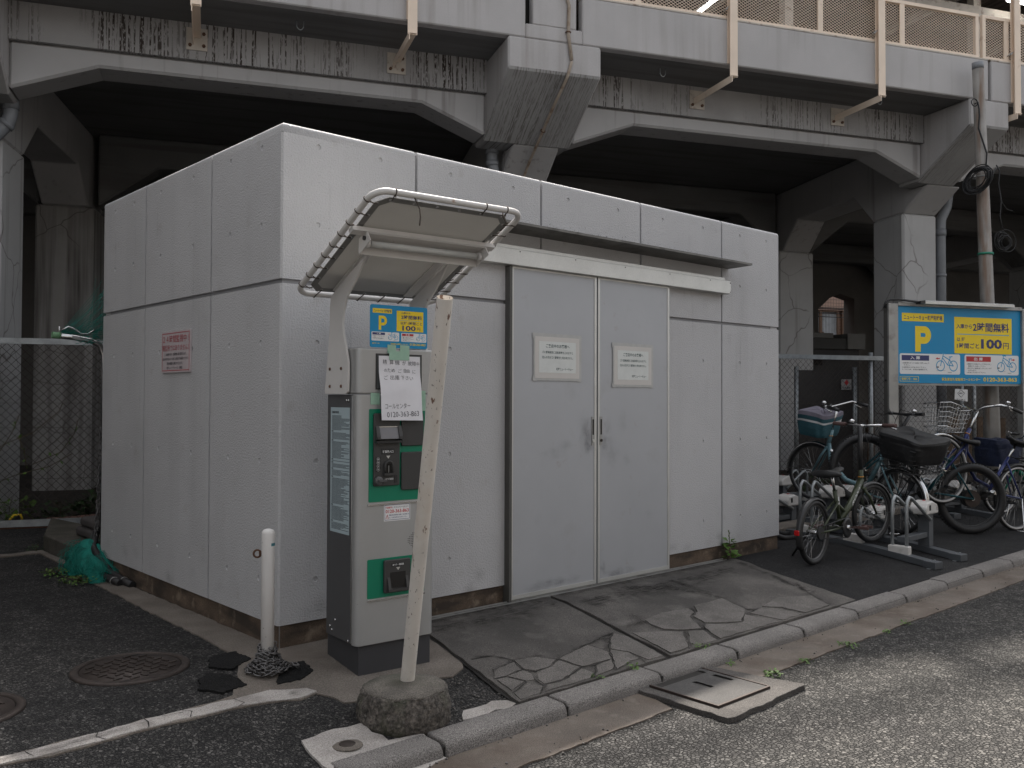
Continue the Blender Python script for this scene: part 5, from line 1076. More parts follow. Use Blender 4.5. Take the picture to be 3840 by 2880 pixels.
# platform shelter above
sh = thing('platform_shelter', 'brown corrugated platform shelter roof on beige steelwork above the fence', 'shelter', VO, VA)
b = MB(); n = 340; vs = []
for i in range(n + 1):
    s_ = -14 + 34 * i / n; dz = .018 if i % 2 else 0; vs += [(s_, -.35, 7.56 + dz), (s_, 6.8, 7.80 + dz)]
b.add(vs, [(2 * i, 2 * i + 1, 2 * i + 3, 2 * i + 2) for i in range(n)]); b.build('roof', M_ROOFM, sh)
b = MB(); b.box((-14, .45, 7.03), (20, .52, 7.185)); b.build('tie_beam', M_CREAMD, sh)
for t_ in (1.9, 3.4, 5.0): b = MB(); b.box((-14, t_, 7.45 + .034 * (t_ + .35)), (20, t_ + .06, 7.555 + .034 * (t_ + .35))); b.build('purlin', M_ROOFM, sh)
for s_ in (-9.2, -6.6, -4.0, -1.4, 1.2, 3.8, 7.15, 9.6, 12.2, 14.8):
    b = MB(); b.bar((s_, -.30, 7.50), (s_, 6.6, 7.72), .09, .10); b.build('rafter', M_CREAMD, sh)
    b = MB(); b.box((s_ - .07, .53, 5.25), (s_ + .07, .66, 7.47)); b.build('column', M_CREAMD, sh)
for pa, pb in (((3.35, 1.55, 7.28), (3.35, 2.35, 7.28)), ((7.36, .18, 7.2), (7.95, .18, 7.2))):
    pa, pb = Vector(pa), Vector(pb); up_ = Vector((0, 0, .04)); b = MB(); b.bar(pa + up_, pb + up_, .09, .035); l_ = b.build('lamp_body', M_SIGNW, sh)
    b = MB(); b.tube([pa, pb], .018, 10); b.build('lamp_tube', M_LAMP, l_)
b = MB(); b.box((-14, 4.6, 5.25), (20, 4.72, 7.6)); b.build('platform_wall', M_ROOFM, sh)

# downpipes
def downpipe(lab, pts, loc, collars):
    t = thing('downpipe', lab, 'pipe', VM @ Vector(loc), VA, group='grey drainpipes under the viaduct')
    b = MB(); b.tube([Vector(p) - Vector(loc) for p in pts], .068, 14); b.build('pipe', M_PVC, t)
    for p, q_ in collars: b = MB(); b.tube([Vector(p) - Vector(loc), Vector(q_) - Vector(loc)], .077, 14); b.build('collar', M_PVC, t)
    return t
downpipe('grey drainpipe with an elbow beside the right hand column, behind the pole', [(6.16, .12, 4.6), (6.165, .12, 4.16), (6.14, .12, 4.02), (6.04, .12, 3.84), (6.03, .12, 3.66), (6.03, .12, -.05)], (6.03, .12, 0), [((6.162, .12, 4.30), (6.163, .12, 4.18)), ((6.03, .12, 3.70), (6.03, .12, 3.60)), ((6.03, .12, 3.06), (6.03, .12, 3.02))])
downpipe('short grey drainpipe coming down behind the store roof, centre', [(-.725, -.1, 4.6), (-.725, -.1, 4.02), (-.70, -.1, 3.90), (-.60, -.06, 3.72), (-.56, -.04, 3.5), (-.56, -.04, -.05)], (-.72, -.1, 0), [((-.725, -.1, 4.22), (-.725, -.1, 4.12)), ((-.725, -.1, 4.04), (-.722, -.1, 3.98))])
downpipe('grey drainpipe with an elbow at the left edge under the beam', [(-5.71, -.1, 4.5), (-5.71, -.1, 4.08), (-5.73, -.1, 3.99), (-5.86, -.1, 3.84), (-5.95, -.1, 3.74), (-6.05, -.1, 3.5), (-6.05, -.1, -.05)], (-5.9, -.1, 0), [((-5.71, -.1, 4.26), (-5.71, -.1, 4.12)), ((-5.73, -.1, 3.99), (-5.76, -.1, 3.955))])
t = thing('conduit', 'thin rusty cream conduit running down the centre bracket of the viaduct', 'conduit', VM @ Vector((-.3, -1.37, 4.8)), VA)
b = MB(); b.tube([(-.30, -1.372, 5.85), (-.295, -1.372, 5.46), (-.275, -1.372, 5.40), (-.285, -1.372, 5.1), (-.248, -1.375, 4.83)], .020, 8); b.tube([(-.248, -1.375, 4.815), (-.262, -1.372, 4.76), (-.285, -1.36, 4.668), (-.29, -1.345, 4.64), (-.31, -1.0, 4.44), (-.32, -.48, 4.135), (-.33, -.30, 4.02), (-.335, -.04, 3.84), (-.335, -.035, 2.2)], .017, 8)
b.build('tube', mat('conduit_rusty', (.36, .30, .24), .6, var=.2, stain=[(9, .5, .65, (.16, .09, .05), .7)]), t, world=False).matrix_parent_inverse = Matrix.Translation(Vector((.3, 1.37, -4.8)))
b = MB(); b.torus((-.286, -1.372, 5.12), .026, .006, (0, 0, 1), 14, 5); b.torus((-.315, -.70, 4.265), .024, .006, (0, 1, -.6), 14, 5); b.build('clamp', M_RUST, t).matrix_parent_inverse = Matrix.Translation(Vector((.3, 1.37, -4.8)))

# chain-link fence in front of the columns
fe = thing('chain_link_fence', 'rusty chain link fence with grey rails along the viaduct columns', 'fence', VO, VA)
T0 = -.25; FS0, FS1, FZ0, FZ1 = -9.6, 9.6, .09, 1.80
b = MB(); ps = .0815
nk = int((FS1 - FS0) / ps) + int((FZ1 - FZ0) / ps) + 2
for dr in (1, -1):
    for k in range(nk):
        A = FS0 + k * ps - (FZ1 - FZ0) if dr > 0 else FS0 + k * ps
        Bq = A + dr * (FZ1 - FZ0); lo, hi = 0., 1.
        for lim, sg in ((FS0, 1), (FS1, -1)):
            f0, f1 = sg * (A - lim), sg * (Bq - lim)
            if f0 < 0 and f1 < 0: lo = 2
            elif f0 < 0: lo = max(lo, f0 / (f0 - f1))
            elif f1 < 0: hi = min(hi, f0 / (f0 - f1))
        if lo >= hi: continue
        b.tube([(A + (Bq - A) * lo, T0 + .003 * dr, FZ0 + (FZ1 - FZ0) * lo), (A + (Bq - A) * hi, T0 + .003 * dr, FZ0 + (FZ1 - FZ0) * hi)], .0026, 3, caps=False)
for z in (.48, .98, 1.22): b.tube([(FS0, T0 - .004, z), (FS1, T0 - .004, z)], .0018, 3, caps=False)
b.build('mesh', M_WIRE, fe)
b = MB(); b.box((FS0, T0 - .03, 1.795), (FS1, T0 + .012, 1.852)); b.build('top_rail', M_GALV, fe)
b = MB(); b.box((FS0, T0 - .025, .02), (FS1, T0 + .02, .085)); b.build('bottom_rail', M_GALV, fe)
for s_ in (-9.4, -7.4, -4.75, -2.4, 0., 2.3, 4.515, 6.46, 8.6):
    b = MB(); b.cyl((s_, T0 + .02, -.1), (s_, T0 + .02, 1.90), .030, n=12); b.build('post', M_GALV, fe)
b = MB(); b.box((FS0, T0 + .0, -.1), (FS1, T0 + .10, .019)); b.build('footing', M_BRICK, fe)
t = thing('fence_sign', 'creased white sign with a black diamond hung on the chain link fence', 'sign', VM @ Vector((5.98, T0 - .03, 1.26)), VA)
b = MB().mat(M_SIGNW); b.prism([(-.11, 0, .02), (.115, 0, -.01), (.12, 0, .155), (-.10, 0, .165)], (0, .003, 0)); b.mat(M_INK)
for a_, c_ in (((0, .155), (.06, .105)), ((.06, .105), (0, .05)), ((0, .05), (-.06, .105)), ((-.06, .105), (0, .155))): b.bar((a_[0], -.001, a_[1]), (c_[0], -.001, c_[1]), .001, .010, (0, 1, 0))
b.text('横断禁止', (-.03, -.0012, .095), (1, 0, 0), (0, 0, 1), .06, .02, .01); b.text('立入禁止', (-.08, -.0012, .012), (1, 0, -.08), (0, 0, 1), .16, .022, .01); b.build('board', None, t)

# utility pole with coiled cable
up = thing('utility_pole', 'slim grey rust streaked utility pole with coiled black cables at the right', 'pole', VM @ Vector((5.19, -1.55, 0)), VA)
M_UP = mat('pole_grey_rust', (.27, .255, .235), .6, .2, var=.2, vscale=5, stain=[((9, 9, 1.1), .50, .66, (.17, .10, .06), .8)])
b = MB(); b.tube([(.02, 0, -.1), (0, 0, 1.0), (-.185, 0, 5.36)], [.088, .088, .064], 20); b.build('shaft', M_UP, up)
b = MB(); b.tube([(-.183, 0, 5.30), (-.186, 0, 5.375)], [.0665, .0665], 20); b.build('cap', M_PVC, up)
b = MB().mat(M_BLACK); q = random.Random(8)
for i in range(16): b.torus((-.27 + q.uniform(-.02, .02), -.07 + q.uniform(-.02, .02), 3.93 + q.uniform(-.02, .02)), .165 + q.uniform(-.04, .02), .0065, (.9 + q.uniform(-.2, .2), .5 + q.uniform(-.2, .2), .1 + q.uniform(-.15, .15)), 20, 5, sx=.72)
b.build('cable_coil', None, up)
b = MB().mat(M_BLACK)
for i in range(9): b.torus((.15 + q.uniform(-.04, .04), -.06, 3.20 + q.uniform(-.03, .03)), .12 + q.uniform(-.045, .025), .0045, (.3 + q.uniform(-.3, .3), 1, .1 + q.uniform(-.2, .2)), 22, 5)
b.build('cable_coil', None, up)
b = MB().mat(M_BLACK); b.tube([(-.30, -.06, 4.84), (-.27, -.08, 4.86), (-.25, -.08, 4.78), (-.235, -.07, 4.70), (-.25, -.07, 4.55), (-.22, -.08, 4.45), (-.14, -.085, 4.25), (-.16, -.085, 4.05), (-.06, -.09, 4.02), (.0, -.09, 4.08)], .010, 6)
b.tube([(.0, -.09, 4.12), (.05, -.09, 4.05), (.03, -.09, 3.9), (.08, -.08, 3.7), (.06, -.08, 3.5), (.10, -.08, 3.35)], .008, 6); b.torus((-.30, -.06, 4.86), .045, .007, (0, 1, 0), 16, 5); b.tube([(.06, -.08, 3.72), (.16, -.08, 3.60), (.26, -.08, 3.58)], .004, 5); b.build('cable', None, up)
b = MB(); b.torus((-.085, 0, 3.05), .078, .016, (0, 0, 1), 20, 6); b.build('tape_band', mat('green_tape', (.02, .22, .14), .5), up)
b = MB()
for z in (3.98, 2.06, 1.76): b.torus((-.03 - (z - 1) * .04, 0, z), .086, .010, (0, 0, 1), 20, 6); b.box((-.20 - (z - 1) * .04, -.02, z - .008), (-.11 - (z - 1) * .04, .0, z + .008))
b.box((-.02 , -.10, 2.33), (-.22, -.085, 2.345)); b.build('band', M_ALU_D, up)

# ------------------------------------------------------------------ big parking price board
bd = thing('parking_price_board', 'large blue bicycle parking price board on a grey frame above the bicycles', 'sign board', VM @ Vector((3.4, -1.9, 0)), VA)
s0, s1, z0, z1 = .062, 1.860, 1.465, 2.330
b = MB().mat(M_BLUE); b.box((s0, .0, z0), (s1, .012, z1)); price_art(b, s1 - s0, z1 - z0, lambda u, v, L=0: Vector((s0 + u * (s1 - s0), -.0006 - .0005 * L, z0 + v * (z1 - z0))), True); b.build('printed_panel', None, bd)
for xx, nm in ((-.070, 'l'), (1.8615, 'r')):
    b = MB(); b.box((xx, -.03, -.06), (xx + .130, .055, 2.352)); p_ = b.build('post', M_ALU_D, bd, bevel=.006)
    if nm == 'l':
        b = MB(); b.box((xx - .0025, -.006, -.05), (xx + .0, .050, 2.345)); b.build('post_seal', M_DARKJ, p_)
        b = MB(); b.ball((xx - .004, .02, 1.5), .018, 10, (.5, 1, 1)); b.build('cap_bolt', M_BLKP, p_)
b = MB(); b.box((s0, -.028, 2.3305), (s1, .05, 2.368)); b.build('top_rail', M_ALU_D, bd)
b = MB(); b.box((s0, .013, 1.44), (s1, .05, 1.4645)); b.build('bottom_rail', M_ALU_D, bd)
b = MB(); b.prism([(.36, -.115, 2.352), (.36, -.115, 2.378), (.36, -.095, 2.392), (.36, -.03, 2.395), (.36, -.03, 2.352)], (1.29, 0, 0)); l_ = b.build('lamp_housing', M_ALU, bd)
b = MB(); b.prism([(.295, -.112, 2.350), (.295, -.112, 2.380), (.359, -.114, 2.390), (.359, -.114, 2.350)], (0, .07, 0)); b.tube([(-.10, .0, 2.30), (-.09, .0, 2.36), (-.05, -.03, 2.39), (.05, -.045, 2.395), (.30, -.08, 2.37)], .013, 8); b.build('lamp_cable', M_BLKP, l_)

# ------------------------------------------------------------------ bicycle racks with locking heads
def rack(name, lab, r1, r2, units, low=0.0):
    """r1 = rail with the white shoes, r2 = rail with the lock posts; units = fractions along the rails"""
    a0, a1 = Vector(r1[0]), Vector(r1[1]); c0, c1 = Vector(r2[0]), Vector(r2[1])
    t = thing(name, lab, 'bicycle rack', (a0.x, a0.y, ground_z(a0.x, a0.y)))
    gzv = lambda p: Vector((p.x, p.y, ground_z(p.x, p.y) + .012))
    def wbuild(b, nm, m, par, bevel=0):
        o = b.build(nm, m, par, world=True, bevel=bevel); return o
    for p, q_ in ((a0, a1), (c0, c1)):
        b = MB(); n = 5
        for i in range(n): 
            pa, pb = gzv(p.lerp(q_, i / n)), gzv(p.lerp(q_, (i + 1) / n)); b.bar(pa + Vector((0, 0, .026)), pb + Vector((0, 0, .026)), .095, .052)
        e = (q_ - p).normalized(); pe = gzv(p)
        b.bar(pe - e * .004 + Vector((0, 0, .028)), pe + e * .10 + Vector((0, 0, .03)), .105, .058); wbuild(b, 'rail', M_RACKG, t, .004)
        b = MB(); sd_ = Vector((-e.y, e.x, 0)); b.bar(pe - sd_ * .075 + e * .06, pe + sd_ * .075 + e * .06, .06, .006)
        for sg in (-1, 1): b.cyl(pe + sd_ * .03 * sg + e * .05 + Vector((0, 0, .058)), pe + sd_ * .03 * sg + e * .05 + Vector((0, 0, .064)), .008, n=8)
        wbuild(b, 'foot_plate', M_GALV, t)
    for k, (f, hgt) in enumerate(units):
        pa, pc = gzv(a0.lerp(a1, f)), gzv(c0.lerp(c1, f)); u = (pc - pa); u.z = 0; Lu = u.length; u.normalize(); sd_ = Vector((-u.y, u.x, 0))
        g = pa + Vector((0, 0, .05))
        b = MB(); b.bar(pa - sd_ * .088 + Vector((0, 0, .06)), pa + sd_ * .088 + Vector((0, 0, .06)), .065, .10); wbuild(b, 'shoe', M_LOCKW, t, .010)
        for sg in (-1, 1):
            o_ = sd_ * .060 * sg; h = hgt
            pts = [g + o_, g + o_ + Vector((0, 0, h * .80)), g + o_ + u * .012 + Vector((0, 0, h * .92)), g + o_ + u * .05 + Vector((0, 0, h)), g + o_ + u * .10 + Vector((0, 0, h * .97)), pc - u * .03 + o_ * .9 + Vector((0, 0, h * .62))]
            b = MB(); b.tube(pts, .0145, 10); wbuild(b, 'hoop', M_GALV, t)
        b = MB(); b.bar(pc + Vector((0, 0, .05)), pc + Vector((0, 0, hgt * .72)), .10, .085, u); b.bar(pc - u * (Lu - .03) + Vector((0, 0, .15)) * (hgt / .45), pc - u * .04 + Vector((0, 0, .15)) * (hgt / .45), .07, .045); wbuild(b, 'lock_post', M_RACKG, t, .004)
        top = pc + Vector((0, 0, hgt * .72))
        b = MB(); prf = [(-.13, .0), (-.14, .06), (-.10, .105), (.0, .115), (.09, .085), (.12, .05), (.12, .0)]
        b.prism([top - u * .02 + u * x - sd_ * .075 + Vector((0, 0, z)) for x, z in prf], sd_ * .15); hd = wbuild(b, 'lock_head', M_LOCKW, t, .016)
        b = MB().mat(M_REDL); b.bar(top + Vector((0, 0, .112)) - u * .04, top + Vector((0, 0, .112)) - u * .02, .018, .012); b.mat(M_DIRT_SHADE); b.bar(top - u * .10 + sd_ * -.076 + Vector((0, 0, .06)), top - u * .07 + sd_ * -.076 + Vector((0, 0, .06)), .003, .045); b.build('indicator', None, hd, world=True)
        pn = top + u * .1005; b = MB().mat(M_INK); b.text(str(15 - k), top - sd_ * .0762 + u * .05 + Vector((0, 0, .03)), (u.x, u.y, 0), (0, 0, 1), .035, .028, .01); b.build('number', None, hd, world=True)
    return t
rack('bicycle_rack', 'grey front bicycle rack with an empty hoop and white lock heads', ((5.20, -1.12, 0), (5.62, 1.6, 0)), ((5.72, -1.11, 0), (6.12, 1.6, 0)), [(.125, .46), (.285, .28), (.47, .46), (.66, .28)])
rack('bicycle_rack', 'grey bicycle rack further back beside the right wall of the store', ((7.80, .35, 0), (7.62, 2.5, 0)), ((7.32, .35, 0), (7.16, 2.5, 0)), [(.20, .28), (.55, .36), (.80, .28)])
rack('bicycle_rack', 'grey bicycle rack at the far right behind the whitewall bicycle', ((7.75, -.25, 0), (8.25, 1.3, 0)), ((8.25, -.45, 0), (8.75, 1.2, 0)), [(.25, .34), (.62, .46)])
# ------------------------------------------------------------------ bicycles (x forward, rear wheel on the origin)
M_RIM = mat('dull_rim', (.13, .13, .13), .4, .8, var=.2, vscale=15)
def bicycle(name, lab, rear, yaw, r, wb, lift, col, opt):
    pitch = -math.atan2(lift, wb)
    t = thing(name, lab, 'bicycle', (rear[0], rear[1], rear[2]), rot=(opt.get('roll', 0), pitch, yaw), group='parked bicycles')
    st = opt.get('steer', 0); ty = opt.get('tyre', .018); M_F = col
    bb = Vector((opt.get('bb', .43), 0, r * .86)); hb = Vector((wb - opt.get('hx', .20), 0, opt.get('hz', .60))); ht = hb + Vector((opt.get('rake', -.045), 0, .15)) * opt.get('hl', 1.0)
    sx = opt.get('sx', .20); sz = opt.get('sz', .80); seat = Vector((sx, 0, sz)); hub = Vector((0, 0, r)); fh = Vector((wb, 0, r))
    ax = (ht - hb).normalized()
    SM = Matrix.Translation(hb) @ Matrix.Rotation(st, 4, ax) @ Matrix.Translation(-hb)
    def wheel(c, M_, nm, front):
        b = MB(); b.M = M_; b.mat(M_RIM if not opt.get('blackrim') else M_BLKP); b.torus(c, r - ty * 1.9, .010, (0, 1, 0), 40, 6)
        b.mat(M_CHROME).cyl(c + Vector((0, -.045, 0)), c + Vector((0, .045, 0)), .017, n=10)
        if opt.get('cass') and not front: b.mat(M_BLKP).cyl(c + Vector((0, -.05, 0)), c + Vector((0, -.02, 0)), .085, n=24); b.mat(M_IRON).cyl(c + Vector((0, .03, 0)), c + Vector((0, .034, 0)), .08, n=24)
        if opt.get('blackrim'): b.mat(M_BLKP)
        n = opt.get('spokes', 28)
        for i in range(n):
            a = 2 * math.pi * i / n; a2 = a + (.5 if i % 4 < 2 else -.5); sy = .028 if i % 2 else -.028
            b.tube([c + Vector((math.cos(a2) * .016, sy, math.sin(a2) * .016)), c + Vector((math.cos(a) * (r - ty * 2.1), 0, math.sin(a) * (r - ty * 2.1)))], .0011, 3, caps=False)
        w = b.build('wheel', None, t)
        b = MB(); b.M = M_; b.mat(M_BLACK).torus(c, r - ty, ty, (0, 1, 0), 48, 8)
        if opt.get('white'):
            for sy in (-1, 1): b.mat(M_WTYRE).torus(c + Vector((0, sy * ty * .75, 0)), r - ty * 1.45, ty * .55, (0, 1, 0), 48, 6)
        if opt.get('knob'):
            for i in range(72):
                a = 2 * math.pi * i / 72
                for sy in (-.018, 0, .018): 
                    p = c + Vector((math.cos(a + sy * 2) * (r - .001), sy, math.sin(a + sy * 2) * (r - .001))); d = Vector((math.cos(a), 0, math.sin(a))); b.bar(p - d * .006, p + d * .004, .011, .010, (0, 1, 0))
        b.build('tyre', None, w)
    wheel(hub, None, 'rear', False); wheel(fh, SM, 'front', True)
    b = MB().mat(M_F); ft = opt.get('ft', .017)
    kind = opt.get('frame', 'low')
    if kind == 'low':
        for k in (0, 1):
            up_ = .09 * k; b.tube([hb + ax * (.03 + up_), hb + Vector((-.07, 0, -.16 + up_ * 1.1)), bb.lerp(hb, .45) + Vector((0, 0, -.09 + up_ * 1.2)), bb.lerp(seat, .10 + .22 * k) + Vector((.03 * (1 - k), 0, .0))], ft * (1 if k == 0 else .85), 10)
            if opt.get('single'): break
    elif kind == 'straight': b.tube([hb + ax * .05, bb], ft * 1.35, 10); b.tube([ht - ax * .02, bb.lerp(seat, .62)], ft, 10)
    elif kind == 'mini': b.tube([hb + ax * .06, bb.lerp(hb, .45) + Vector((0, 0, .03)), bb + Vector((-.05, 0, .04))], ft * 1.6, 10); b.tube([bb + Vector((.1, 0, .10)), bb.lerp(seat, .45)], ft, 8)
    b.tube([bb, bb.lerp(seat, .72)], ft, 10); b.mat(M_CHROME if not opt.get('blackrim') else M_BLKP).tube([bb.lerp(seat, .70), seat], .0125, 8); b.mat(M_F)
    for sy in (-1, 1):
        o_ = Vector((0, sy * .055, 0)); b.tube([bb + o_ * .5, hub + o_], .010, 8); b.tube([bb.lerp(seat, opt.get('stay', .62)) + o_ * .3, hub + o_], .009, 8)
    b.tube([hb - ax * .015, ht + ax * .01], .021, 12); b.build('frame', None, t)
    b = MB(); b.M = SM; b.mat(M_F)
    for sy in (-1, 1): b.tube([hb + Vector((0, sy * .03, -.02)), hb.lerp(fh, .35) + Vector((.0, sy * .048, .0)), fh + Vector((0, sy * .05, 0))], [.014, .013, .009], 8)
    b.tube([hb + Vector((0, -.045, -.015)), hb + Vector((0, .045, -.015))], .016, 8); b.build('fork', None, t)
    # handlebar
    hz = opt.get('bar_z', 1.0); stem = ht + ax * max(.03, (hz - ht.z) / ax.z); b = MB(); b.M = SM; b.mat(M_BLKP if opt.get('blackbar') else M_CHROME); hw = opt.get('bar_w', .28)
    b.mat(M_BLKP if opt.get('blackstem') else M_CHROME).tube([ht, stem], .0135 if not opt.get('blackstem') else .019, 8); b.mat(M_BLKP if opt.get('blackbar') else M_CHROME)
    fx = opt.get('ext', .05)
    if opt.get('bar', 'flat') == 'flat': b.tube([stem + Vector((fx, -hw, .01)), stem + Vector((fx + .01, 0, 0)), stem + Vector((fx, hw, .01))], .0125, 8); b.tube([stem, stem + Vector((fx + .01, 0, 0))], .014, 8); gr = [(stem + Vector((fx, sy * hw, .01)), stem + Vector((fx + .003, sy * (hw - .125), .007))) for sy in (-1, 1)]
    else:
        bk = opt.get('back', .17); pts = [stem + Vector((-bk - .12, -hw, .045)), stem + Vector((-bk, -hw + .01, .055)), stem + Vector((-.04, -hw * .72, .07)), stem + Vector((.035, -hw * .35, .03)), stem + Vector((fx, -.05, 0)), stem + Vector((fx, .05, 0)), stem + Vector((.035, hw * .35, .03)), stem + Vector((-.04, hw * .72, .07)), stem + Vector((-bk, hw - .01, .055)), stem + Vector((-bk - .12, hw, .045))]
        b.tube(pts, .0115, 8); b.tube([stem, stem + Vector((fx, 0, 0))], .014, 8); gr = [(pts[0], pts[1]), (pts[-1], pts[-2])]
    hbp = b.build('handlebar', None, t)
    for a_, c_ in gr:
        b = MB(); b.M = SM; d = (Vector(a_) - Vector(c_)).normalized(); b.mat(opt.get('grip', M_BLKP)).tube([a_ + d * .005, a_, c_], [.014, .0175, .0165], 10); b.build('grip', None, hbp)
        b = MB(); b.M = SM; inn = c_ - d * .02; b.mat(M_CHROME if not opt.get('blackbar') else M_BLKP).tube([inn + Vector((.03, 0, 0)), inn + Vector((.055, 0, -.02)) + d * .05, inn + Vector((.05, 0, -.035)) + d * .12], .0055, 6); b.tube([inn + Vector((.0, 0, 0)), inn + Vector((.035, 0, -.005))], .012, 6); b.build('brake_lever', None, hbp)
    b = MB(); b.M = SM; b.mat(M_CHROME).ball(gr[1][1] - (Vector(gr[1][0]) - gr[1][1]).normalized() * .06 + Vector((0, 0, .03)), .026, 12, (1, 1, .75)); b.build('bell', None, hbp)
    b = MB(); b.M = SM; b.mat(M_BLACK)
    for a_, c_ in gr: inn = Vector(c_); b.tube([inn + Vector((.04, 0, 0)), inn.lerp(stem, .5) + Vector((.13, 0, .02)), stem.lerp(ht, .4) + Vector((.10, 0, 0)), hb + Vector((.03, 0, .02))], .0028, 5)
    b.build('brake_cable', None, t)
    # saddle
    b = MB(); vs = []; n = 14; L_ = opt.get('sl', .27); hb_ = .055
    for i in range(n + 1):
        u = i / n; x = seat.x - L_ * .48 + L_ * u; w = (.085 if u < .25 else .085 - (u - .25) / .45 * .06 if u < .7 else .025) * opt.get('sw', 1.0); w *= math.sin(min(1, u * 5 + .35) * math.pi / 2) * (1 if u < .93 else .75)
        zt = seat.z + .055 - .012 * math.sin(u * math.pi) + .008 * (u < .15); zb = seat.z + .055 - hb_ * (1 if u < .5 else 1 - (u - .5) * .8)
        for k in range(10):
            a = 2 * math.pi * k / 10; vs.append((x, w * math.cos(a), (zt + zb) / 2 + (zt - zb) / 2 * (abs(math.sin(a)) ** .6) * (1 if math.sin(a) > 0 else -1)))
    b.add(vs, [(i * 10 + k, (i + 1) * 10 + k, (i + 1) * 10 + (k + 1) % 10, i * 10 + (k + 1) % 10) for i in range(n) for k in range(10)] + [tuple(range(10)), tuple(reversed(range(n * 10, n * 10 + 10)))], True)
    b.build('saddle', M_BLACK, t)
    # crank, chain guard, pedals
    b = MB().mat(M_BLKP); b.lathe([(.085, -.004), (.085, .004), (.06, .006), (.0, .006)], (0, 0, 0), 28); b.v = [Vector((bb.x + v.x, -.055 - v.z, bb.z + v.y)) for v in b.v]; b.f = [list(reversed(f)) for f in b.f]
    ca = opt.get('crank', .5); cv = Vector((math.cos(ca), 0, math.sin(ca))) * .165
    b.mat(M_CHROME if not opt.get('blackrim') else M_BLKP); b.bar(bb + Vector((0, -.075, 0)), bb + cv + Vector((0, -.085, 0)), .022, .012, (0, 1, 0)); b.bar(bb + Vector((0, .075, 0)), bb - cv + Vector((0, .085, 0)), .022, .012, (0, 1, 0)); b.cyl(bb + Vector((0, -.08, 0)), bb + Vector((0, .08, 0)), .02, n=10)
    b.mat(M_BLACK); b.tube([bb + Vector((0, -.055, .082)), hub + Vector((0, -.055, .045))], .005, 4); b.tube([bb + Vector((0, -.055, -.082)), hub + Vector((0, -.055, -.045))], .005, 4); b.cyl(hub + Vector((0, -.062, 0)), hub + Vector((0, -.045, 0)), .05, n=16)
    b.build('crankset', None, t)
    for sg in (-1, 1):
        c = bb + cv * (1 if sg < 0 else -1) + Vector((0, sg * .135, 0)); b = MB().mat(opt.get('pedal', M_BLKP)); b.box(c + Vector((-.045, -.045, -.012)), c + Vector((-.03, .045, .012))); b.box(c + Vector((.03, -.045, -.012)), c + Vector((.045, .045, .012))); b.box(c + Vector((-.0295, -.008, -.010)), c + Vector((.0295, .008, .010))); b.build('pedal', None, t)
    # fenders
    def fender(c, M_, a0, a1, m):
        b = MB(); b.M = M_; n = 20; vs = []; ro = r + .016; w = opt.get('fw', .028)
        for i in range(n + 1):
            a = R(a0 + (a1 - a0) * i / n)
            for y, dr in ((-w, -.016), (-w * .7, .0), (0, .006), (w * .7, 0), (w, -.016)): vs.append(c + Vector((math.cos(a) * (ro + dr), y, math.sin(a) * (ro + dr))))
        b.add(vs, [(i * 5 + k, i * 5 + k + 1, (i + 1) * 5 + k + 1, (i + 1) * 5 + k) for i in range(n) for k in range(4)], True)
        am = R(a1 - 12 if M_ is None else a0 + 12)
        for y in (-1, 1): b.tube([c + Vector((0, y * .05, 0)), c + Vector((math.cos(am) * ro, y * w, math.sin(am) * ro))], .0025, 4)
        o = b.build('fender', m, t); so = o.modifiers.new('thickness', 'SOLIDIFY'); so.thickness = .0015; return o
    if opt.get('fender'):
        f1 = fender(hub, None, 40, 200, opt['fender']); fender(fh, SM, -15, 135, opt.get('fender_f', opt['fender']))
        b = MB(); p = hub + Vector((math.cos(R(172)), 0, math.sin(R(172)))) * (r + .032); b.mat(M_REDL).box(p + Vector((-.012, -.019, -.020)), p + Vector((.005, .019, .020))); b.build('rear_reflector', None, f1, bevel=.005)
    # kickstand
    if opt.get('stand') == 'double':
        b = MB().mat(M_CHROME)
        for y in (-1, 1): b.tube([hub + Vector((0, y * .06, 0)), Vector((-.05, y * .11, .03)), Vector((-.06, y * .14, .012))], .008, 6)
        b.tube([Vector((-.06, -.14, .012)), Vector((-.075, 0, .012)), Vector((-.06, .14, .012))], .008, 6); b.build('kickstand', None, t)
    elif opt.get('stand'):
        b = MB().mat(M_BLKP); b.tube([hub + Vector((.0, .06, -.02)), Vector((.13, .26, .008))], .009, 6); b.build('kickstand', None, t)
    # baskets
    def wire_basket(o_, M_, sx_, sy_, sz_, m, nm='basket', th=.0022):
        b = MB(); b.M = M_; b.mat(m); tp = .82
        def P(u, v, w): k = tp + (1 - tp) * w; return o_ + Vector((sx_ * (u - .5) * k, sy_ * (v - .5) * k, sz_ * w))
        for w in (0, .2, .4, .6, .8, 1): b.tube([P(0, 0, w), P(1, 0, w), P(1, 1, w), P(0, 1, w)], th * (1.8 if w in (0, 1) else 1), 4, closed=True)
        for i in range(9):
            for e in ((i / 8, 0), (i / 8, 1), (0, i / 8), (1, i / 8)): b.tube([P(e[0], e[1], 0), P(e[0], e[1], 1)], th * .8, 3, caps=False)
            b.tube([P(i / 8, 0, 0), P(i / 8, 1, 0)], th * .8, 3, caps=False); b.tube([P(0, i / 8, 0), P(1, i / 8, 0)], th * .8, 3, caps=False)
        return b.build(nm, None, t)
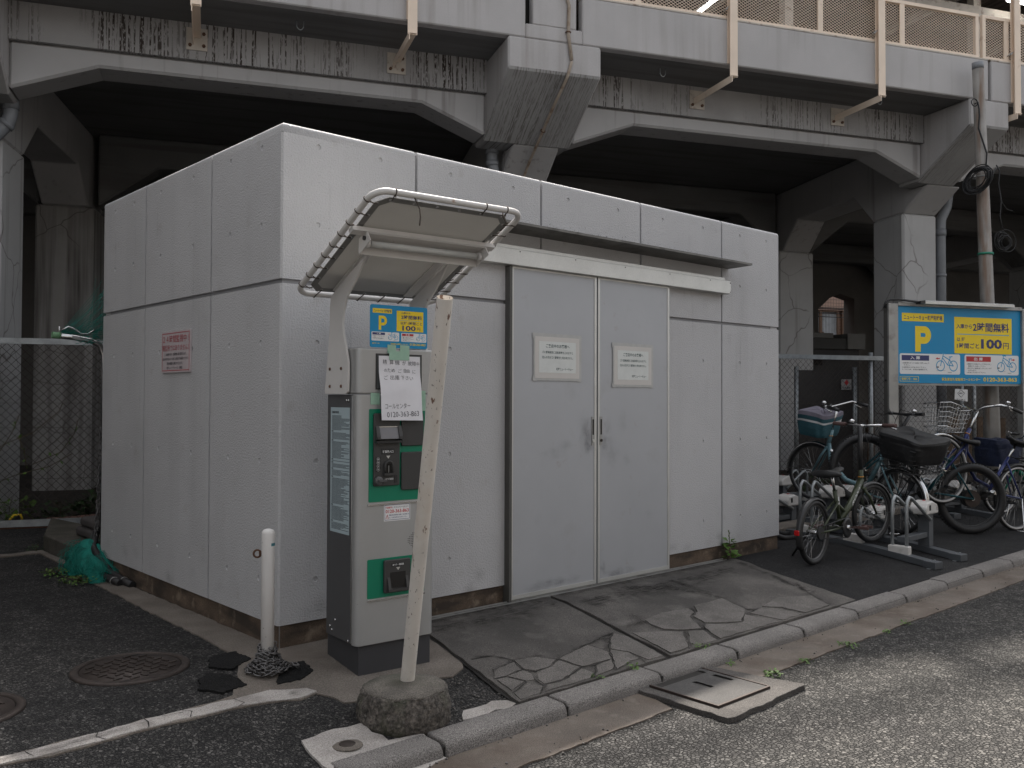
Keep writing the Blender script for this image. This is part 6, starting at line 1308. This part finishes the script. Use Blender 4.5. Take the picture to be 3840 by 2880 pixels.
    def soft_cover(o_, M_, sx_, sy_, sz_, m, nm='basket_cover', m2=None, seed=1, slump=0.0):
        q = random.Random(seed); b = MB(); b.M = M_; n = 36; lv = [(0, .80), (.12, .86), (.35, .92), (.6, .96), (.68, .965), (.85, 1.0), (1.0, .985), (1.02, .90), (1.0, .5), (.99, .05)]; vs = []
        for j, (w, k) in enumerate(lv):
            for i in range(n):
                a = 2 * math.pi * i / n; ca_, sa_ = math.cos(a), math.sin(a); e = .42; x = abs(ca_) ** e * (1 if ca_ > 0 else -1); y = abs(sa_) ** e * (1 if sa_ > 0 else -1)
                wv = 1 + .035 * math.sin(a * 7 + j) * (1 - w * .5) + q.uniform(-.012, .012); zz = sz_ * w + .012 * math.sin(a * 3 + seed) * w; zz *= 1 - slump * .5 * max(0, w - .3) * (.5 - .5 * math.cos(a + .6)) - slump * .25 * max(0, w - .8); k2 = k * (1 - .10 * slump * max(0, .6 - w) * (1 + math.sin(5 * a)))
                vs.append(o_ + Vector((sx_ / 2 * x * k2 * wv, sy_ / 2 * y * k2 * wv, zz)))
        for j in range(len(lv) - 1):
            b.mat(m if not (m2 and j >= 5) else m2)
            if m2 and j == 3: b.mat(M_REFL)
            o0 = j * n
            b.add(vs[o0:o0 + 2 * n], [(i, (i + 1) % n, n + (i + 1) % n, n + i) for i in range(n)], True)
        b.mat(m2 or m); b.add(vs[-n:], [tuple(range(n))]); b.mat(m); b.add(vs[:n], [tuple(reversed(range(n)))])
        return b.build(nm, None, t)
    if opt.get('wire_front'): wire_basket(ht + Vector((opt['wire_front'], 0, opt.get('fb_z', .0))), SM, .28, .34, .23, M_CHROME)
    if opt.get('cover_front'):
        m, m2, dims = opt['cover_front']; soft_cover(ht + Vector((opt.get('cover_x', .07) + dims[0] / 2, 0, opt.get('fb_z', .0))), SM, dims[0], dims[1], dims[2], m, m2=m2, seed=3)
    if opt.get('rear_rack'):
        b = MB().mat(M_BLKP); z = 2 * r + .07
        for y in (-.06, .06): b.tube([(.16, y, z), (-.22, y, z), (-.24, 0, z)], .006, 6); b.tube([hub + Vector((0, y, 0)), (-.06, y, z)], .005, 5); b.tube([hub + Vector((0, y, 0)), (-.18, y, z)], .005, 5)
        for x in (.05, -.05, -.15): b.tube([(x, -.06, z), (x, .06, z)], .005, 5)
        b.build('carrier', None, t)
    if opt.get('rear_basket'):
        z = 2 * r + .075; wire_basket(Vector((-.06, 0, z - .06)), None, .42, .46, .22, M_BLKP, 'rear_basket', .003); soft_cover(Vector((-.06, 0, z + .03)), None, .50, .52, .27, M_BLKC, 'rear_basket_cover', seed=9, slump=.5)
    if opt.get('letters'):
        b = MB(); a_, c_ = bb.lerp(hb, .42) + Vector((0, 0, .055)), bb.lerp(hb, .83) + Vector((0, 0, .075)); d = (c_ - a_); L_ = d.length; d.normalize(); b.mat(M_SIGNW).text(opt['letters'], a_ + Vector((.0, -ft * 1.66, -.022)), d, Vector((0, 0, 1)), L_, .03, .02); b.build('lettering', None, t)
    b = MB(); b.mat(M_SIGNW).box(bb.lerp(seat, .45) + Vector((-.012, -.0195, 0)), bb.lerp(seat, .45) + Vector((.008, -.0165, .06))); b.mat(mat('sticker_orange', (.6, .25, .02), .5)).torus(ht - ax * .05, .0225, .004, ax, 16, 5); b.build('registration_sticker', None, t)
    return t

bicycle('small_wheel_bicycle', 'olive green small wheeled bicycle with brown grips and red reflector in front', (4.35, -.52, gz(-.52) + .010), R(4), .255, 1.04, .06, M_OLIVE,
        dict(frame='mini', ft=.017, hx=.13, hz=.50, hl=.9, bar_z=1.02, bar_w=.31, ext=.05, blackstem=True, grip=M_GRIPB, sz=.66, sx=.35, sl=.33, sw=1.5, bb=.49, rake=.005, stay=.5, fender=M_BLKP, stand='side', pedal=M_GRIPB, tyre=.022, steer=R(-14), letters='ROXY', crank=-.1, spokes=24))
bicycle('city_bicycle', 'pale teal city bicycle with a lilac topped teal basket cover and black rear cover', (6.30, -.25, .012), R(74), .31, 1.09, .20, M_TEALP,
        dict(frame='low', single=True, ft=.024, hx=.12, hz=.62, hl=1.1, bar='swept', bar_z=1.02, bar_w=.28, back=.06, ext=.10, rake=-.02, sz=.86, cover_front=(M_TEALC, M_LILAC, (.34, .44, .25)), fb_z=-.07, cover_x=-.02, fender=M_CHROME, rear_rack=True, rear_basket=True, stand='double', steer=R(14), tyre=.017, crank=1.2))
bicycle('mountain_bicycle', 'dark teal mountain bicycle with a fat knobbly black tyre towards us', (7.0, -.59, gz(-.59) + .010), R(140), .35, 1.10, .30, M_MTBP,
        dict(frame='straight', ft=.019, hx=.21, hz=.66, hl=.8, bar_z=.97, bar_w=.37, ext=.05, blackbar=True, blackstem=True, blackrim=True, sz=.86, tyre=.041, knob=True, cass=True, crank=-.6, spokes=32))
bicycle('cruiser_bicycle', 'navy cruiser bicycle with whitewall tyres and a chrome wire basket', (7.72, -.78, gz(-.78) + .010), R(163), .335, 1.12, .34, M_BLUEP,
        dict(frame='low', ft=.017, hx=.21, hz=.66, hl=1.0, bar='swept', bar_z=1.02, bar_w=.31, back=.10, sz=.86, sx=.16, sw=1.35, wire_front=.33, fb_z=-.09, fender=M_BLKP, fender_f=M_CHROME, rear_rack=True, stand='double', white=True, tyre=.019, crank=.3, steer=R(-4), spokes=36))
bicycle('small_wheel_bicycle', 'green bicycle with a navy covered front basket at the right edge', (9.66, -.72, gz(-.72) + .010), R(157), .25, 1.02, .02, M_GRNP,
        dict(frame='mini', ft=.017, hx=.17, hz=.52, bar='swept', bar_z=.86, bar_w=.26, sz=.72, cover_front=(M_NAVYC, None, (.36, .44, .30)), fb_z=-.12, fender=M_BLKP, white=True, tyre=.02, crank=.9))

# ------------------------------------------------------------------ corner behind the store on the left
b = MB(); b.prism([(-.05, 2.80, -.1), (.42, 2.80, -.1), (.46, 3.9, -.1), (.30, 5.1, -.1), (-.05, 4.0, -.1)], (0, 0, .24)); o = b.build('concrete_ledge', mat('ledge_concrete', (.10, .088, .072), .95, var=.35, vscale=4, fine=.4, bump=.6, stain=[(4, .45, .6, (.03, .03, .02), .7)]), bevel=.02)
tag(o, 'low mossy concrete ledge running from the fence behind the store', 'ledge')
b = MB(); b.box((.12, 3.05, .1405), (.75, 3.75, .22)); b.box((.14, 3.15, .2205), (.75, 3.7, .30)); o = b.build('parking_block', mat('block_grey', (.07, .062, .06), .9, var=.3), bevel=.03); tag(o, 'dark concrete block lying on the ledge behind the store', 'block')
np_ = thing('net_pole', 'bent steel pole with a green end cap holding a net beside the store', 'pole', (.06, 2.9, 0))
b = MB(); b.tube([(-.27, 2.9, 1.733), (-.15, 2.9, 1.725), (-.03, 2.9, 1.706), (.03, 2.9, 1.675), (.062, 2.9, 1.60), (.068, 2.9, 1.50), (.068, 2.9, -.05)], .021, 14); b.build('tube', M_CHROME, np_, world=True)
b = MB(); b.tube([(-.30, 2.9, 1.737), (-.245, 2.9, 1.732)], .024, 14); b.build('end_cap', M_CAPG, np_, world=True)
b = MB(); pts = [(-.235 + .045 * i, 2.9, 1.775 + .028 * math.sin(i * 1.35)) for i in range(6)]; b.tube(pts, .006, 6); b.tube([(-.25, 2.9, 1.745), (-.252, 2.9, 1.80)], .006, 6); b.build('hook_rod', M_CHROME, np_, world=True)
q = random.Random(12); b = MB()
for i in range(70):
    u = q.random(); p = Vector((-.245 + .26 * u, 2.9 + q.uniform(-.02, .02), 1.75)); e = Vector((.10 + q.uniform(-.03, .25), 2.95 + q.uniform(-.05, .3), 2.16 + q.uniform(-.45, .10))); m_ = p.lerp(e, .5) + Vector((0, 0, -.03 * q.random()))
    b.tube([p, m_, e], .0011, 3, caps=False)
for i in range(40): p = Vector((-.03 + q.uniform(-.10, .06), 2.88 + q.uniform(-.03, .03), 1.715 + q.uniform(-.035, .025))); b.tube([p, p + Vector((q.uniform(-.04, .04), 0, q.uniform(-.02, .02)))], .0025, 3)
for i in range(20):
    u = i / 19; b.tube([(-.24 + .02 * u, 2.91, 1.76), (.05 + .2 * u, 3.0, 2.12 - .40 * u)], .0010, 3, caps=False)
o = b.build('stretched_net', M_NET); tag(o, 'fine green net stretched from the bent steel pole past the store', 'net')
b = MB()
chain_path(b, [(.032, 2.84, 1.05), (.015, 2.84, .5), (-.012, 2.82, .17)], .044, .026, .0042, 1, .15); chain_path(b, [(.05, 2.90, 1.05), (.038, 2.90, .5), (.018, 2.88, .17)], .044, .026, .0042, 2, .15)
o = b.build('hanging_chain', M_CHAIN); tag(o, 'pair of steel chain strands hanging behind the left end of the store', 'chain')
# heap of green net
b = MB(); q = random.Random(5); HC = Vector((-.06, 2.62, 0))
def heap(a, w):
    rr = (.23 + .04 * math.sin(3 * a + 1)) * math.sqrt(max(0, 1 - w * w)) * (1 + .18 * math.sin(5 * a + 6 * w)); return HC + Vector((math.cos(a) * rr * .66, math.sin(a) * rr * 1.25 + .12 * w, .19 * w * (1 + .25 * math.sin(a)) + .01))
n = 22; vs = [heap(2 * math.pi * i / n, w) + Vector((q.uniform(-.012, .012), q.uniform(-.012, .012), q.uniform(-.01, .01))) for w in (0, .3, .55, .75, .9, .98) for i in range(n)]
b.add(vs, [(j * n + i, j * n + (i + 1) % n, (j + 1) * n + (i + 1) % n, (j + 1) * n + i) for j in range(5) for i in range(n)] + [tuple(range(5 * n, 6 * n))], True)
for i in range(420):
    a = q.uniform(0, 6.283); w = q.uniform(.0, .95); p = heap(a, w); d = q.uniform(.03, .12); a2 = a + q.uniform(-.5, .5); w2 = max(.02, w - q.uniform(.1, .5)); e = heap(a2, w2); k = 1.03 + q.uniform(0, .12)
    p2 = HC + (p - HC) * k; e2 = HC + (e - HC) * (1.03 + q.uniform(0, .22)); m_ = (p2 + e2) / 2 + (p2 - HC).normalized() * q.uniform(.0, .03); e2.z = max(e2.z, .008)
    b.tube([p2, m_, e2], .0016, 3, caps=False)
o = b.build('net_heap', M_NET); tag(o, 'heap of tangled green netting on the ground at the left end of the store', 'net')
for nm, pts, lab in (('hose', [(.09, 2.98, .30), (.0, 2.86, .26), (-.045, 2.74, .18), (-.05, 2.56, .11), (-.045, 2.36, .055), (-.03, 2.14, .030), (-.015, 2.02, .018)], 'thick black hose curling over the net at the foot of the store, upper of two'),
                     ('hose', [(-.02, 2.70, .12), (-.055, 2.55, .07), (-.085, 2.36, .035), (-.075, 2.20, .027), (-.06, 2.12, .022)], 'shorter black hose on the mortar strip by the green net, lower of two')):
    b = MB(); b.tube(pts, .026, 10); o = b.build(nm, M_HOSE); tag(o, lab, 'hose', 'black hoses by the net heap')
    b2 = MB(); p = Vector(pts[-2]); d = (Vector(pts[-1]) - p).normalized(); b2.torus(p, .028, .003, d, 12, 4); b2.build('wire_tie', M_ALU_D, o)
for k, (pts, lab) in enumerate((([(4.66, .42, .10), (4.85, .40, .13), (5.0, .32, .08), (5.12, .22, .025), (5.35, .15, .02)], 'black hose snaking out from behind the right wall, front one'), ([(4.66, .50, .13), (4.9, .50, .15), (5.10, .42, .10), (5.3, .33, .03), (5.6, .30, .025)], 'black hose snaking out from behind the right wall, rear one'))):
    b = MB(); b.tube(pts, .024, 10); o = b.build('hose', M_HOSE); tag(o, lab, 'hose', 'black hoses behind the right wall')
b = MB(); b.prism([(4.70, .36, -.05), (4.70, .60, -.05), (13, .60, -.05), (13, .36, -.05)], (0, 0, .13)); o = b.build('low_kerb', M_MORTAR, bevel=.015); tag(o, 'low concrete kerb behind the bicycle bay at the right wall', 'kerb')

# weeds and plants
def weed(name, lab, c, rad, n, h, size, m, seed, flat=.4, group=None, stems=True, cat='weed'):
    q = random.Random(seed); b = MB().mat(m)
    for i in range(n):
        a = q.uniform(0, 6.283); rr = rad * math.sqrt(q.random()); p = Vector((c[0] + rr * math.cos(a), c[1] + rr * math.sin(a), c[2] + h * q.random() * (1 - .5 * rr / rad))); an = q.uniform(0, 6.283)
        b.leaf(p, (math.cos(an), math.sin(an), q.uniform(-flat, flat + .4)), size * q.uniform(.6, 1.3), q.uniform(.45, .75))
    if stems:
        b.mat(M_STEM)
        for i in range(max(3, n // 12)): a = q.uniform(0, 6.283); rr = rad * .8 * q.random(); b.tube([(c[0], c[1], c[2]), (c[0] + rr * .4 * math.cos(a), c[1] + rr * .4 * math.sin(a), c[2] + h * .5), (c[0] + rr * math.cos(a), c[1] + rr * math.sin(a), c[2] + h * .8)], .0018, 4)
    o = b.build(name, None); tag(o, lab, cat, group); return o
b = MB().mat(M_LEAF); q = random.Random(4)
for i in range(46):
    a = q.uniform(0, 6.283); z = .16 * q.random() ** .8; rr = .075 * (1 - z / .26) * math.sqrt(q.random()); b.leaf((3.88 + rr * math.cos(a), -.055 + rr * .5 * math.sin(a), z + .01), (math.cos(a), math.sin(a) - .5, q.uniform(-.5, .5)), q.uniform(.035, .06), .85)
for i in range(10): b.leaf((3.862 + q.uniform(-.008, .008), -.055, .17 + .07 * q.random()), (q.uniform(-1, 1), q.uniform(-1, .3), .8), .018, .5)
b.mat(M_STEM).tube([(3.88, -.05, 0), (3.873, -.055, .12), (3.864, -.055, .245)], .0032, 5); o = b.build('leafy_weed', None); tag(o, 'leafy green weed growing at the foot of the right wall joint', 'weed')
G = 'small weeds in the kerb joints'
for k, (x, y, z, rd, n, lab) in enumerate(((1.078, -1.195, -.085, .035, 30, 'tiny weed tuft behind the kerb, nearest the drain on its left'), (1.338, -1.195, -.085, .045, 44, 'small weed tuft behind the kerb beside the drain corner'), (1.93, -1.205, -.085, .05, 34, 'low weed line behind the kerb on the second slab'),
        (1.235, -1.64, -.145, .025, 26, 'tiny weed at the left corner of the drain collar'), (1.95, -1.38, -.14, .035, 20, 'small weed at the kerb foot beside the drain cover'), (1.965, -1.625, -.145, .05, 60, 'bright weed tuft at the gutter edge right of the drain'), (2.30, -1.625, -.145, .04, 36, 'weed tuft on the gutter edge, second right of the drain'), (2.78, -1.615, -.145, .06, 50, 'weed tuft on the gutter edge, third right of the drain'), (3.26, -1.62, -.145, .02, 16, 'very small weed on the gutter edge, fourth right of the drain'), (3.53, -1.61, -.145, .03, 22, 'small weed on the gutter edge, farthest from the drain'))):
    weed('weed_tuft', lab, (x, y, z), rd, n, .022, .020, M_LEAF, 50 + k, .5, G, False)
weed('creeping_weed', 'yellow green creeping weed in front of the net heap, upper patch', (-.27, 2.80, .01), .12, 110, .05, .026, M_LEAF, 71, .5, 'creeping weeds by the net heap')
weed('creeping_weed', 'yellow green creeping weed along the mortar strip below the net heap', (-.24, 2.42, .01), .13, 150, .045, .024, M_LEAF, 72, .5, 'creeping weeds by the net heap')
weed('weed_tuft', 'small weed at the foot of the mossy ledge corner', (-.10, 4.02, .0), .07, 40, .07, .03, M_LEAFD, 73)
# strip of soil and plants behind the fence
o = drape('ground', [tuple((VM @ Vector(p))[:2]) for p in ((-14, -.20, 0), (2.5, -.20, 0), (2.5, 9, 0), (-14, 9, 0))], .02, M_SOIL, .03)
o = drape('ground', [tuple((VM @ Vector(p))[:2]) for p in ((2.6, -.12, 0), (12, -.12, 0), (12, 9, 0), (2.6, 9, 0))], .035, M_SOIL, .03)
for k, (s_, t_, lab, n, h, m, sz) in enumerate(((-5.72, .10, 'leafy green plant at the foot of the left column behind the fence', 60, .32, M_LEAF, .09), (-5.25, .25, 'low dark grassy plant behind the left fence', 90, .22, M_LEAFD, .09), (-4.9, .5, 'dark grass clump behind the left fence near the store', 110, .28, M_LEAFD, .12), (3.2, .1, 'low ivy behind the right fence next to the store', 120, .22, M_LEAFD, .06), (3.9, .15, 'ivy clump behind the right fence and the teal bicycle', 120, .25, M_LEAFD, .06), (4.9, .3, 'ivy clump below the price board behind the fence', 100, .22, M_LEAFD, .06))):
    p = VM @ Vector((s_, t_, 0)); weed('bed_plant', lab, (p.x, p.y, .03), .26, n, h, sz, m, 80 + k, .8, 'plants behind the chain link fence', True, 'plant')
p = VM @ Vector((-5.60, -.12, .05)); b = MB().mat(M_YFLOW); b.tube([p + Vector((-.07, 0, .02)), p + Vector((-.03, 0, .07)), p + Vector((.03, 0, .07)), p + Vector((.05, 0, .0))], .012, 6); b.tube([p + Vector((-.10, 0, -.02)), p + Vector((-.02, 0, .0))], .010, 6); o = b.build('yellow_hose', None); tag(o, 'short curl of yellow hose among the plants at the left fence', 'hose')
b = MB(); p = VM @ Vector((-5.1, .0, .05)); b.bar(p + Vector((-.25, .05, 0)), p + Vector((.35, -.1, .02)), .10, .03); o = b.build('plank', mat('pink_plank', (.25, .14, .11), .8, var=.2)); tag(o, 'reddish plank lying behind the left fence', 'plank')
# climbing stems on the left fence
b = MB().mat(M_STEM); q = random.Random(6)
def vp(s_, z, t_=T0 - .012): return VM @ Vector((s_, t_, z))
for pts in ([(-5.95, .62), (-5.70, .82), (-5.45, .93), (-5.22, 1.14), (-5.19, 1.22)], [(-5.95, .42), (-5.75, .72), (-5.62, .95), (-5.57, 1.10)], [(-5.45, .62), (-5.20, .74), (-5.08, .92), (-5.05, 1.05)], [(-5.95, .36), (-5.6, .52), (-5.3, .60), (-5.1, .72)], [(-5.5, .58), (-5.52, .75), (-5.58, .90)]):
    pp = [vp(*p_) for p_ in pts]; b.mat(M_STEM).tube(pp, .0035, 4)
    for i in range(9):
        k = q.randrange(len(pp) - 1); p_ = pp[k].lerp(pp[k + 1], q.random()); b.mat(M_LEAF).leaf(p_, (q.uniform(-1, 1), q.uniform(-1, .2), q.uniform(-.6, .8)), q.uniform(.03, .055), .6)
o = b.build('climbing_vine', None); tag(o, 'thin climbing vine with a few green leaves on the left fence', 'vine')

# ------------------------------------------------------------------ things under and beyond the viaduct
def vthing(name, lab, cat, loc, group=None): return thing(name, lab, cat, VM @ Vector(loc), VA, group)
ap = vthing('apartment_building', 'pinkish tiled apartment block with curtained windows seen through the viaduct', 'building', (15, 13, 0))
mt_ = bpy.data.materials.new('facade_tile'); mt_.use_nodes = True; t_ = mt_.node_tree; bk = t_.nodes.new('ShaderNodeTexBrick'); tcx = t_.nodes.new('ShaderNodeTexCoord'); mp_ = t_.nodes.new('ShaderNodeMapping'); mp_.inputs['Rotation'].default_value = (R(90), 0, 0)
bk.offset = 0; bk.inputs['Scale'].default_value = 1; bk.inputs['Brick Width'].default_value = .10; bk.inputs['Row Height'].default_value = .10; bk.inputs['Mortar Size'].default_value = .008
bk.inputs['Color1'].default_value = (.55, .36, .27, 1); bk.inputs['Color2'].default_value = (.50, .32, .24, 1); bk.inputs['Mortar'].default_value = (.24, .16, .13, 1)
t_.links.new(tcx.outputs['Object'], mp_.inputs[0]); t_.links.new(mp_.outputs[0], bk.inputs[0]); t_.links.new(bk.outputs[0], t_.nodes['Principled BSDF'].inputs['Base Color']); t_.nodes['Principled BSDF'].inputs['Roughness'].default_value = .5
b = MB(); b.box((-9, 0, 0), (9, 5, 3.13)); b.box((-9, 0, 3.98), (9, 5, 11)); b.box((-9, .12, 3.1301), (9, 5, 3.9799)); b.build('wall', mt_, ap)
for x0 in (-4.6, -3.2, -1.8, -.35, 1.1):
    b = MB(); b.box((x0, .03, 3.1305), (x0 + 1.32, .119, 3.17)); b.box((x0, .03, 3.93), (x0 + 1.32, .119, 3.9795)); b.box((x0, .03, 3.1705), (x0 + .05, .119, 3.9295)); b.box((x0 + .64, .03, 3.1705), (x0 + .71, .119, 3.9295)); b.box((x0 + 1.27, .03, 3.1705), (x0 + 1.32, .119, 3.9295)); w_ = b.build('window', M_BROWNF, ap)
    b = MB(); vs = []; n = 40
    for i in range(n + 1): x = x0 + .05 + 1.22 * i / n; y = .095 + .012 * math.sin(i * 1.7); vs += [(x, y, 3.20 + (.12 if 18 < i < 26 else 0)), (x, y, 3.93)]
    b.add(vs, [(2 * i, 2 * i + 2, 2 * i + 3, 2 * i + 1) for i in range(n)], True); b.build('curtain', M_CURT, w_)
b = MB().mat(M_BLKP)
for z in (3.52, 3.62, 3.74, 3.77): b.tube([(0, 0, z), (4, 0, z - .02), (10, 0, z + .05)], .012, 5)
o = b.build('overhead_wires', None); o.matrix_basis = VM @ Matrix.Translation((8.5, 10.5, 0)); tag(o, 'thin black overhead wires crossing in front of the curtained windows', 'wires')
sd2 = vthing('store_shed', 'dark metal shed with a pale corner block under the viaduct', 'shed', (8.0, 5.2, 0))
b = MB(); b.box((-3.5, 0, 0), (.80, 2.0, 2.28)); b.build('body', M_SHED, sd2)
b = MB(); b.box((-3.5, -.06, 2.281), (.68, 2.0, 2.50)); b.build('roof_edge', mat('shed_roof', (.06, .058, .055), .8, var=.1), sd2)
b = MB(); b.box((.45, -.10, 2.285), (.88, .5, 2.60)); b.build('corner_block', M_SHEDG, sd2)
b = MB(); b.box((-.9, -.10, 2.502), (.1, .5, 2.60)); b.build('roof_block', M_SHEDG, sd2)
b = MB(); b.box((-.60, -.012, 1.95), (-.10, -.002, 2.15)); b.build('vent', M_DIRT_SHADE, sd2)
wn = vthing('warning_sign', 'small white sign with a red diamond in the dark behind the right fence', 'sign', (5.115, 1.0, 1.416))
b = MB().mat(mat('dim_sign_white', (.35, .34, .33), .6)); b.box((-.09, 0, 0), (.09, .004, .155)); b.mat(M_RED); b.prism([(0, -.001, .06), (.04, -.001, .105), (0, -.001, .148), (-.04, -.001, .105)], (0, .0008, 0)); b.mat(M_INK); b.text('火気厳禁', (-.07, -.0015, .012), (1, 0, 0), (0, 0, 1), .14, .032, .01); b.build('board', None, wn)
gp = vthing('inner_gate', 'dark grey mesh gate with steel posts behind the right fence', 'gate', (4.9, 1.05, 0))
for s_ in (-.62, .40): b = MB(); b.cyl((s_, 0, -.05), (s_, 0, 1.75), .035, n=10); b.build('post', M_GALV, gp)
b = MB(); b.box((-.58, -.01, .08), (.36, .01, 1.70)); b.build('panel', M_SHED, gp)
for k, (s_, lab) in enumerate(((5.93, 'thin grey steel post in the yard just right of the column'), (6.62, 'grey steel post in the yard behind the utility pole'), (6.85, 'grey steel post in the yard, right of the utility pole'))):
    t = vthing('steel_post', lab, 'post', (s_, .35, 0), 'steel posts behind the right fence'); b = MB(); b.cyl((0, 0, -.05), (0, 0, 2.1), .030, n=10); b.build('tube', M_GALV, t); b = MB(); b.cyl((0, 0, 2.1), (0, 0, 2.12), .034, n=10); b.build('cap', M_PVC, t)
yd = vthing('yard_wall', 'low brown boarded wall in the yard behind the right fence', 'wall', (6.9, 1.6, 0))
b = MB(); 
for i in range(14): b.box((-.9 + i * .2, 0, 0), (-.9 + i * .2 + .192, .03, .95 + .02 * (i % 3)))
b.build('boards', mat('brown_boards', (.10, .065, .04), .8, var=.3, vscale=6), yd); b = MB(); b.box((-.9, .0305, .75), (1.9, .06, .83)); b.build('batten', M_STEM, yd)
bb_ = vthing('added_rear_building', 'plain grey building added behind the viaduct to keep its underside dark', 'building', (-4, 11.5, 0))  # added to block skylight coming in from the far side
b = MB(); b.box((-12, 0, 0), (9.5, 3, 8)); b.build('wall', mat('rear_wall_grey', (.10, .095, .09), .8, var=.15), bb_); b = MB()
for i in range(7): b.box((-10 + i * 2.6, -.03, 1.2), (-9 + i * 2.6, -.002, 2.4))
b.build('window', M_GLASSD, bb_)

# unseen buildings added to block skylight: one beside the lot, one row opposite
nb = thing('added_shade_building', 'unseen plain grey building added left of the lot to darken the left wall', 'building', (-5.0, 3, 0))
b = MB(); b.box((-4, -4.2, -.1), (0, 9, 10.5)); b.build('wall', mat('render_grey', (.15, .147, .147), .85, var=.1), nb)
b = MB()
for y in (-2.2, 1.0, 4.2):
    for z in (1.0, 4.2): b.box((.002, y, z), (.03, y + 1.4, z + 1.2))
b.build('window', M_GLASSD, nb)
ob = thing('added_street_row', 'unseen row of plain buildings added across the road to cut low skylight', 'building', (3, -11.5, -.15))
b = MB(); b.box((-16, -5, 0), (-6, 0, 6.2)); b.box((-5.8, -5, 0), (4, -.4, 7.4)); b.box((4.2, -5, 0), (17, .2, 5.6)); b.build('wall', mat('render_beige', (.28, .26, .24), .85, var=.1), ob)
b = MB()
for x in range(-15, 16, 3):
    for z in (1.0, 3.8): b.box((x, .22, z), (x + 1.4, .25, z + 1.3))
b.build('window', M_GLASSD, ob)
for lab, pa, pb, r_ in (('unseen thick black cable added high above the parapet for a road shadow streak', (-.6, 5.6, 8.9), (16.5, -.3, 8.4), .075), ('unseen thick black cable added on a slant for a crossing road shadow streak', (9.2, 6.25, 8.8), (5.2, -2.0, 8.4), .065), ('unseen thin black cable added high up for a faint road shadow streak', (-1.5, 4.65, 8.6), (13.0, .66, 8.5), .045)):  # unseen, set sunward of the road to throw soft shadow streaks
    b = MB(); A, B_ = Vector(pa), Vector(pb); b.tube([A.lerp(B_, i / 10) - Vector((0, 0, .25 * math.sin(math.pi * i / 10))) for i in range(11)], r_, 8); o = b.build('shadow_cable', M_BLACK); tag(o, lab, 'cable', 'unseen cables added to cast streaks on the road')
